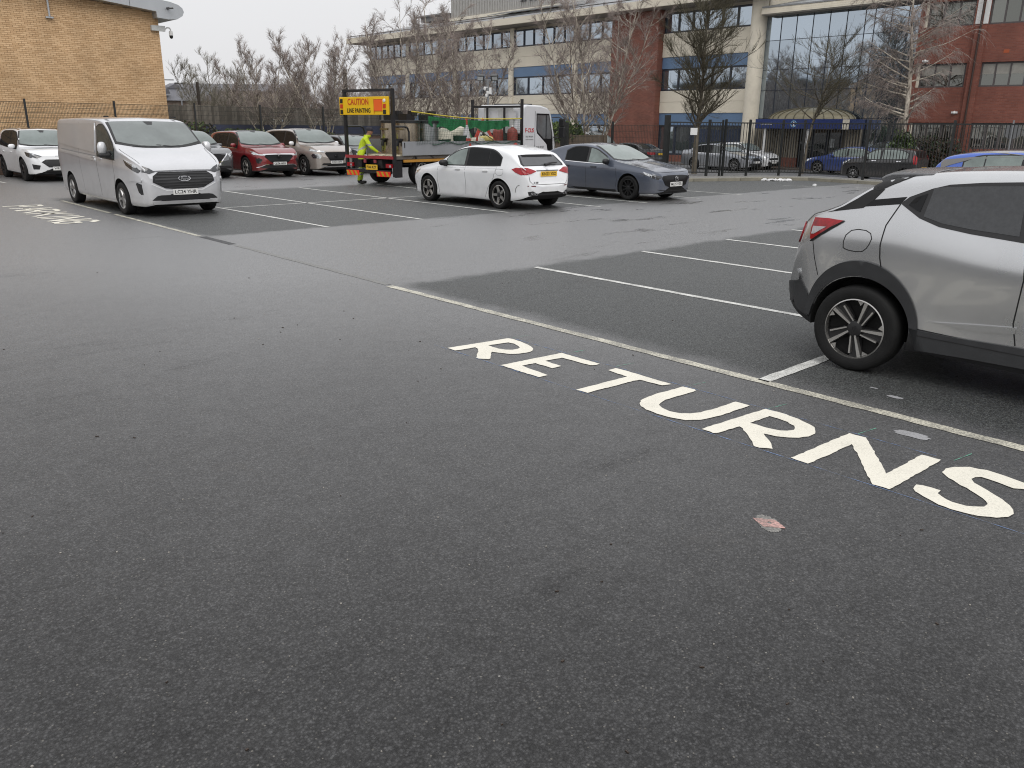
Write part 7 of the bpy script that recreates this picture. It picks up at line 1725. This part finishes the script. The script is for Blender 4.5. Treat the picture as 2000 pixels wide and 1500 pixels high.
for i in range(NX):
    for j in range(NZ):
        fc.append((i * (NZ + 1) + j, i * (NZ + 1) + j + 1, (i + 1) * (NZ + 1) + j + 1, (i + 1) * (NZ + 1) + j))
mb = MB(); mb.add(vs, fc); mb.build('gathered_net', NETG, net, fix=False)
mb = MB(); x = .95
while x < 6.5:
    zt, zb2 = ropez(x), 1.30 - .06 * abs(math.sin(x * 2.3))
    mb.tube([(x, -.035, zt), (x + .05 * math.sin(x * 5), -.055, (zt + zb2) / 2), (x + .08, -.045, zb2)], .0035, n=3, caps=False); x += .075
for k in range(13):
    mb.tube([(x2, -.05, ropez(x2) + (1.30 - ropez(x2)) * k / 12) for x2 in [.95 + 5.55 * i / 30 for i in range(31)]], .0035, n=3, caps=False)
o = mb.build('net_strands', NETD, net, fix=False); o['kind'] = 'stuff'
mb = MB(); mb.tube([(x, -.06, 1.36 - .10 * abs(math.sin(x * 2.6)) ** 2) for x in [1.7 + 4.8 * i / 50 for i in range(51)]], .012, n=5); mb.build('hem_rope', NETD, net)

def lump(name, label, cat, loc, dims, mat, seed, n1=14, n2=9, j=.10):
    r = random.Random(seed); mb = MB(); vs, fc = [], []
    ph = [r.uniform(0, 6) for _ in range(6)]
    for a in range(n2 + 1):
        t = PI * a / n2
        for b_ in range(n1):
            p = 2 * PI * b_ / n1; k = 1 + j * (math.sin(3 * p + ph[0]) * math.sin(2 * t + ph[1]) + .6 * math.sin(5 * p + ph[2] + 3 * t) + .5 * math.sin(7 * t + ph[3]))
            ct, st = math.cos(t), math.sin(t)
            vs.append((dims[0] * k * (abs(st) ** .6) * math.cos(p), dims[1] * k * (abs(st) ** .6) * math.sin(p), dims[2] * (1 - k * (abs(ct) ** .7) * (-1 if ct < 0 else 1) * -1)))
    for a in range(n2):
        for b_ in range(n1): fc.append((a * n1 + b_, a * n1 + (b_ + 1) % n1, (a + 1) * n1 + (b_ + 1) % n1, (a + 1) * n1 + b_))
    mb.add(vs, fc); o = mb.build(name, mat, smooth=R(60)); o.location = loc; o.rotation_euler = (0, 0, TA)
    sd = o.modifiers.new('sub', 'SUBSURF'); sd.levels = 1; sd.render_levels = 1
    return tag(o, label, cat)
BAGW = M('white_woven_bag', (.60, .57, .47), rough=.75, var=.15, vscale=5, bump=.02, bscale=7); BAGY = M('pale_yellow_bag', (.70, .58, .20), rough=.5, var=.12, vscale=5, bump=.012, bscale=9)
lump('sack', 'large white woven sack on the lorry nearest the boilers', 'sack', tw(2.75, .45, .92), (.42, .40, .42), BAGW, 1, j=.07)
lump('sack', 'large white woven sack behind the traffic cone on the lorry', 'sack', tw(3.85, .75, .92), (.55, .45, .47), BAGW, 2, j=.07)
lump('sack', 'pale folded sack right of the traffic cone on the lorry', 'sack', tw(4.45, .40, .92), (.42, .30, .28), BAGW, 3, j=.08)
for i, (x, y, z, lab) in enumerate(((5.0, .38, 1.0, 'lowest yellow plastic bag in the pile on the lorry'), (5.1, .42, 1.17, 'middle yellow plastic bag in the pile on the lorry'), (5.0, .40, 1.33, 'topmost yellow plastic bag in the pile on the lorry'))):
    lump('plastic_bag', lab, 'bag', tw(x, y, z), (.40 - .05 * i, .26, .10), BAGY, 5 + i, j=.06)
cone = thing('traffic_cone', 'red and white traffic cone standing on the lorry bed', 'traffic cone', tw(3.62, .14, 1.16), TA)
CR = M('cone_red', (.45, .05, .035), rough=.45, var=.1); CWh = M('cone_white', (.62, .62, .64), rough=.4, var=.08)
mb = MB(); mb.lathe([(.185, .05), (.15, .29), (.115, .32)], n=20); mb.lathe([(.058, .74), (.032, .96), (.02, .985), (0, .985)], n=20); mb.build('cone_body', CR, cone, smooth=R(40)); mb = MB(); mb.lathe([(.143, .30), (.060, .735)], n=20); mb.build('reflective_sleeve', CWh, cone, smooth=R(40)); mb = MB(); mb.box((0, 0, .025), (.46, .46, .05)); mb.build('base', BLACK, cone)
rwk = thing('roadworks_sign', 'triangular men at work sign leaning among the load behind the gas cylinders', 'road sign', tw(5.35, .75, 1.22), TA + R(-28)); rwk.rotation_euler = (R(-8), 0, TA + R(-20))
def tri(s): return [(-s, 0), (s, 0), (0, s * 1.732)]
mb = MB(); mb.prism(tri(.55), 0, .02, 'Y'); mb.build('sign_plate', CR, rwk); mb = MB(); mb.prism([(p[0], p[1] + .13) for p in tri(.325)], -.006, -.001, 'Y'); fcx = mb.build('sign_panel', CWh, rwk)
mb = MB(); mb.tube([(-.02, -.01, .44), (.0, -.01, .32), (-.06, -.01, .16)], [.04, .05, .03], n=6); mb.tube([(.0, -.01, .32), (.09, -.01, .17)], .03, n=6); mb.tube([(-.02, -.01, .42), (-.13, -.01, .30)], .022, n=6); mb.tube([(-.16, -.01, .36), (-.09, -.01, .22)], .013, n=5); mb.lathe([(0, .06), (.04, .03), (.045, 0), (0, -.05)], c=(.0, -.01, .51), n=10); mb.prism([(-.26, .15), (-.10, .15), (-.18, .24)], -.012, -.007, 'Y'); mb.build('worker_symbol', INK, fcx)
mb = MB(); mb.tube([(.30, -.05, -.25), (-.10, .02, .5)], .02); mb.tube([(-.62, 0, .45), (-.40, 0, .0)], .03, n=4); mb.build('sign_leg', NETG, rwk)
GASR = M('gas_red', (.24, .045, .035), rough=.5, var=.25, vscale=5)
for (x, y, lab) in ((5.98, .62, 'rusty red gas cylinder on the left of the pair by the lorry headboard'), (6.33, .22, 'rusty red gas cylinder on the right of the pair by the lorry headboard')):
    g_ = thing('gas_cylinder', lab, 'gas cylinder', tw(x, y, 1.08), TA, 'red gas cylinders on the lorry'); mb = MB(); mb.lathe([(.12, 0), (.165, .04), (.17, .12), (.17, .72), (.15, .83), (.09, .90), (.05, .92), (.05, .95)], n=24); mb.build('cylinder_body', GASR, g_, smooth=R(40)); mb = MB(); mb.lathe([(.03, .93), (.035, 1.0), (.02, 1.03), (0, 1.03)], n=10); mb.build('valve', WHT, g_)
    g_.scale = (1.15, 1.15, .80)
def crate(label, loc, d, m):
    c_ = thing('crate', label, 'crate', loc, TA); mb = MB(); x, y, z = d
    for a, b_ in (((0, 0, 0), (x, .02, z)), ((0, y - .02, 0), (x, y, z)), ((0, .02, 0), (.02, y - .02, z)), ((x - .02, .02, 0), (x, y - .02, z)), ((.02, .02, 0), (x - .02, y - .02, .02))): mb.span(a, b_)
    mb.build('crate_body', m, c_); mb = MB(); mb.span((-.012, -.012, z - .03), (x + .012, 0, z + .01)); mb.span((-.012, y, z - .03), (x + .012, y + .012, z + .01)); mb.build('crate_rim', m, c_)
DGP = M('dark_green_plastic', (.012, .045, .03), rough=.5, var=.2)
crate('dark green plastic crate beside the first white sack on the lorry', tw(2.3, .06, .92), (.42, .3, .50), DGP); crate('dark green plastic crate left of the traffic cone on the lorry', tw(3.15, .05, .92), (.55, .35, .62), DGP)
crate('dark grey crate under the gas cylinders on the lorry', tw(5.75, .05, .92), (.75, .7, .15), BLKM)
lump('blue_bag', 'blue bag lying below the gas cylinders on the lorry', 'bag', tw(5.55, .12, 1.08), (.30, .12, .12), M('blue_bag_cloth', (.05, .14, .22), rough=.6, var=.2), 11)
lump('red_can', 'red plastic can lying by the lorry headboard', 'can', tw(6.2, -.0, 1.09), (.16, .06, .10), CR, 12)
mb = MB(); mb.tube([(4.15, .05, 1.75), (5.35, .0, 1.22)], .018, n=6); o = mb.build('wooden_pole', M('broom_handle', (.20, .15, .10), rough=.7)); o.matrix_world = TM; tag(o, 'wooden pole lying slantwise across the load on the lorry', 'pole')
mb = MB(); mb.prism([(4.02, 1.25), (4.20, 1.25), (4.16, 1.62)], .08, .10, 'Y'); o = mb.build('folded_sign', CR); o.matrix_world = TM; tag(o, 'red and white corner of a folded sign right of the traffic cone', 'road sign')

# ------------------------------------------------------------------ the worker
HIV = M('hi_vis_yellow', (.62, .80, .03), rough=.7, var=.12, vscale=7, bump=.006, bscale=22); HIVT = M('hi_vis_trousers', (.50, .68, .03), rough=.7, var=.18, vscale=8, bump=.006, bscale=25); BAND = M('reflective_band', (.42, .44, .38), rough=.4, var=.1); SKIN = M('skin', (.42, .22, .15), rough=.5, var=.08); BOOT = M('black_boot', (.02, .02, .02), rough=.5, var=.2); CAPM = M('dark_cap', (.03, .03, .045), rough=.8, var=.2)
per = thing('person', 'person in yellow hi-vis jacket and trousers bending behind the lorry rear frame', 'person', tw(.42, 2.0, 0), R(-32))
per.scale = (1.04, 1.04, 1.04)
J3 = {}; V_, E__, RD = [], [], []
def jv(n, p, r, frm=None):
    J3[n] = len(V_); V_.append(p); RD.append(r)
    if frm is not None: E__.append((J3[frm], J3[n]))
jv('pelvis', (0, 0, .93), .150); jv('waist', (.07, 0, 1.07), .150, 'pelvis'); jv('chest', (.13, 0, 1.25), .175, 'waist'); jv('upper', (.19, 0, 1.38), .15, 'chest'); jv('neck', (.25, 0, 1.47), .062, 'upper'); jv('jaw', (.31, 0, 1.53), .078, 'neck'); jv('head', (.325, 0, 1.60), .098, 'jaw'); jv('crown', (.31, 0, 1.67), .075, 'head'); jv('nose', (.425, 0, 1.575), .018, 'head')
for s, n in ((1, 'l'), (-1, 'r')):
    jv(n + 'ear', (.31, .098 * s, 1.59), .016, 'head')
    jv(n + 'hip', (.0, .105 * s, .86), .112, 'pelvis'); jv(n + 'thigh', (.03, .12 * s, .68), .100, n + 'hip'); jv(n + 'knee', (.05 - .05 * (s < 0), .125 * s, .49), .075, n + 'thigh'); jv(n + 'calf', (.01 - .05 * (s < 0), .13 * s, .30), .072, n + 'knee'); jv(n + 'ankle', (-.02 - .06 * (s < 0), .13 * s, .10), .060, n + 'calf'); jv(n + 'heel', (-.03 - .06 * (s < 0), .13 * s, .05), .05, n + 'ankle'); jv(n + 'toe', (.17 - .06 * (s < 0), .15 * s, .04), .042, n + 'heel')
    jv(n + 'shoulder', (.18, .20 * s, 1.36), .088, 'upper'); jv(n + 'elbow', (.34, .27 * s, 1.12), .062, n + 'shoulder'); jv(n + 'wrist', (.52, .17 * s, .99), .042, n + 'elbow'); jv(n + 'palm', (.58, .15 * s, .96), .034, n + 'wrist')
    for k in range(4): jv(n + 'f%d' % k, (.64, (.12 + .018 * k) * s, .955 - .004 * k), .010, n + 'palm'); jv(n + 'g%d' % k, (.665, (.12 + .018 * k) * s, .925 - .004 * k), .008, n + 'f%d' % k)
    jv(n + 'thumb', (.60, .10 * s, .965), .011, n + 'palm')
me = bpy.data.meshes.new('body'); me.from_pydata(V_, E__, []); bo_ = bpy.data.objects.new('body', me); COL.objects.link(bo_)
sk = bo_.modifiers.new('skin', 'SKIN'); sk.use_smooth_shade = True
if me.skin_vertices:
    for i, r in enumerate(RD): me.skin_vertices[0].data[i].radius = (r, r * (1.0 if V_[i][2] < .8 or V_[i][2] > 1.45 else .9)); me.skin_vertices[0].data[i].use_root = (i == 0)
sd = bo_.modifiers.new('sub', 'SUBSURF'); sd.levels = 2; sd.render_levels = 2
dg = bpy.context.evaluated_depsgraph_get(); dg.update(); me2 = bpy.data.meshes.new_from_object(bo_.evaluated_get(dg)); bpy.data.objects.remove(bo_)
for m_ in (HIV, HIVT, BAND, SKIN, BOOT): me2.materials.append(m_)
wr = [Vector(V_[J3[n]]) for n in ('lpalm', 'rpalm')]
for p in me2.polygons:
    c_ = p.center; k = 0
    if c_.z < .115: k = 4
    elif c_.z < .90: k = 2 if (.27 < c_.z < .32 or .44 < c_.z < .49) else 1
    elif min((c_ - w).length for w in wr) < .062 or (c_.x > .555 and c_.z < 1.02): k = 3
    elif c_.z > 1.475 and abs(c_.y) < .13: k = 3
    else:
        t_ = c_.z - .45 * c_.x
        if 1.035 < t_ < 1.085 and abs(c_.y) < .2: k = 2
        if abs(c_.y) > .20 and 1.16 < c_.z < 1.22: k = 2
    p.material_index = k; p.use_smooth = True
me2.name = 'body'; link(bpy.data.objects.new('body', me2), per)
mb = MB(); mb.lathe([(.108, 1.615), (.110, 1.65), (.09, 1.71), (.05, 1.735), (0, 1.74)], c=(.312, 0, 0), n=18); mb.box((.425, 0, 1.622), (.10, .15, .012)); mb.build('cap', CAPM, per, smooth=R(50))
mb = MB(); mb.lathe([(.10, 1.42), (.115, 1.47), (.09, 1.495)], c=(.24, 0, 0), n=14); mb.build('collar', HIV, per, smooth=R(50))
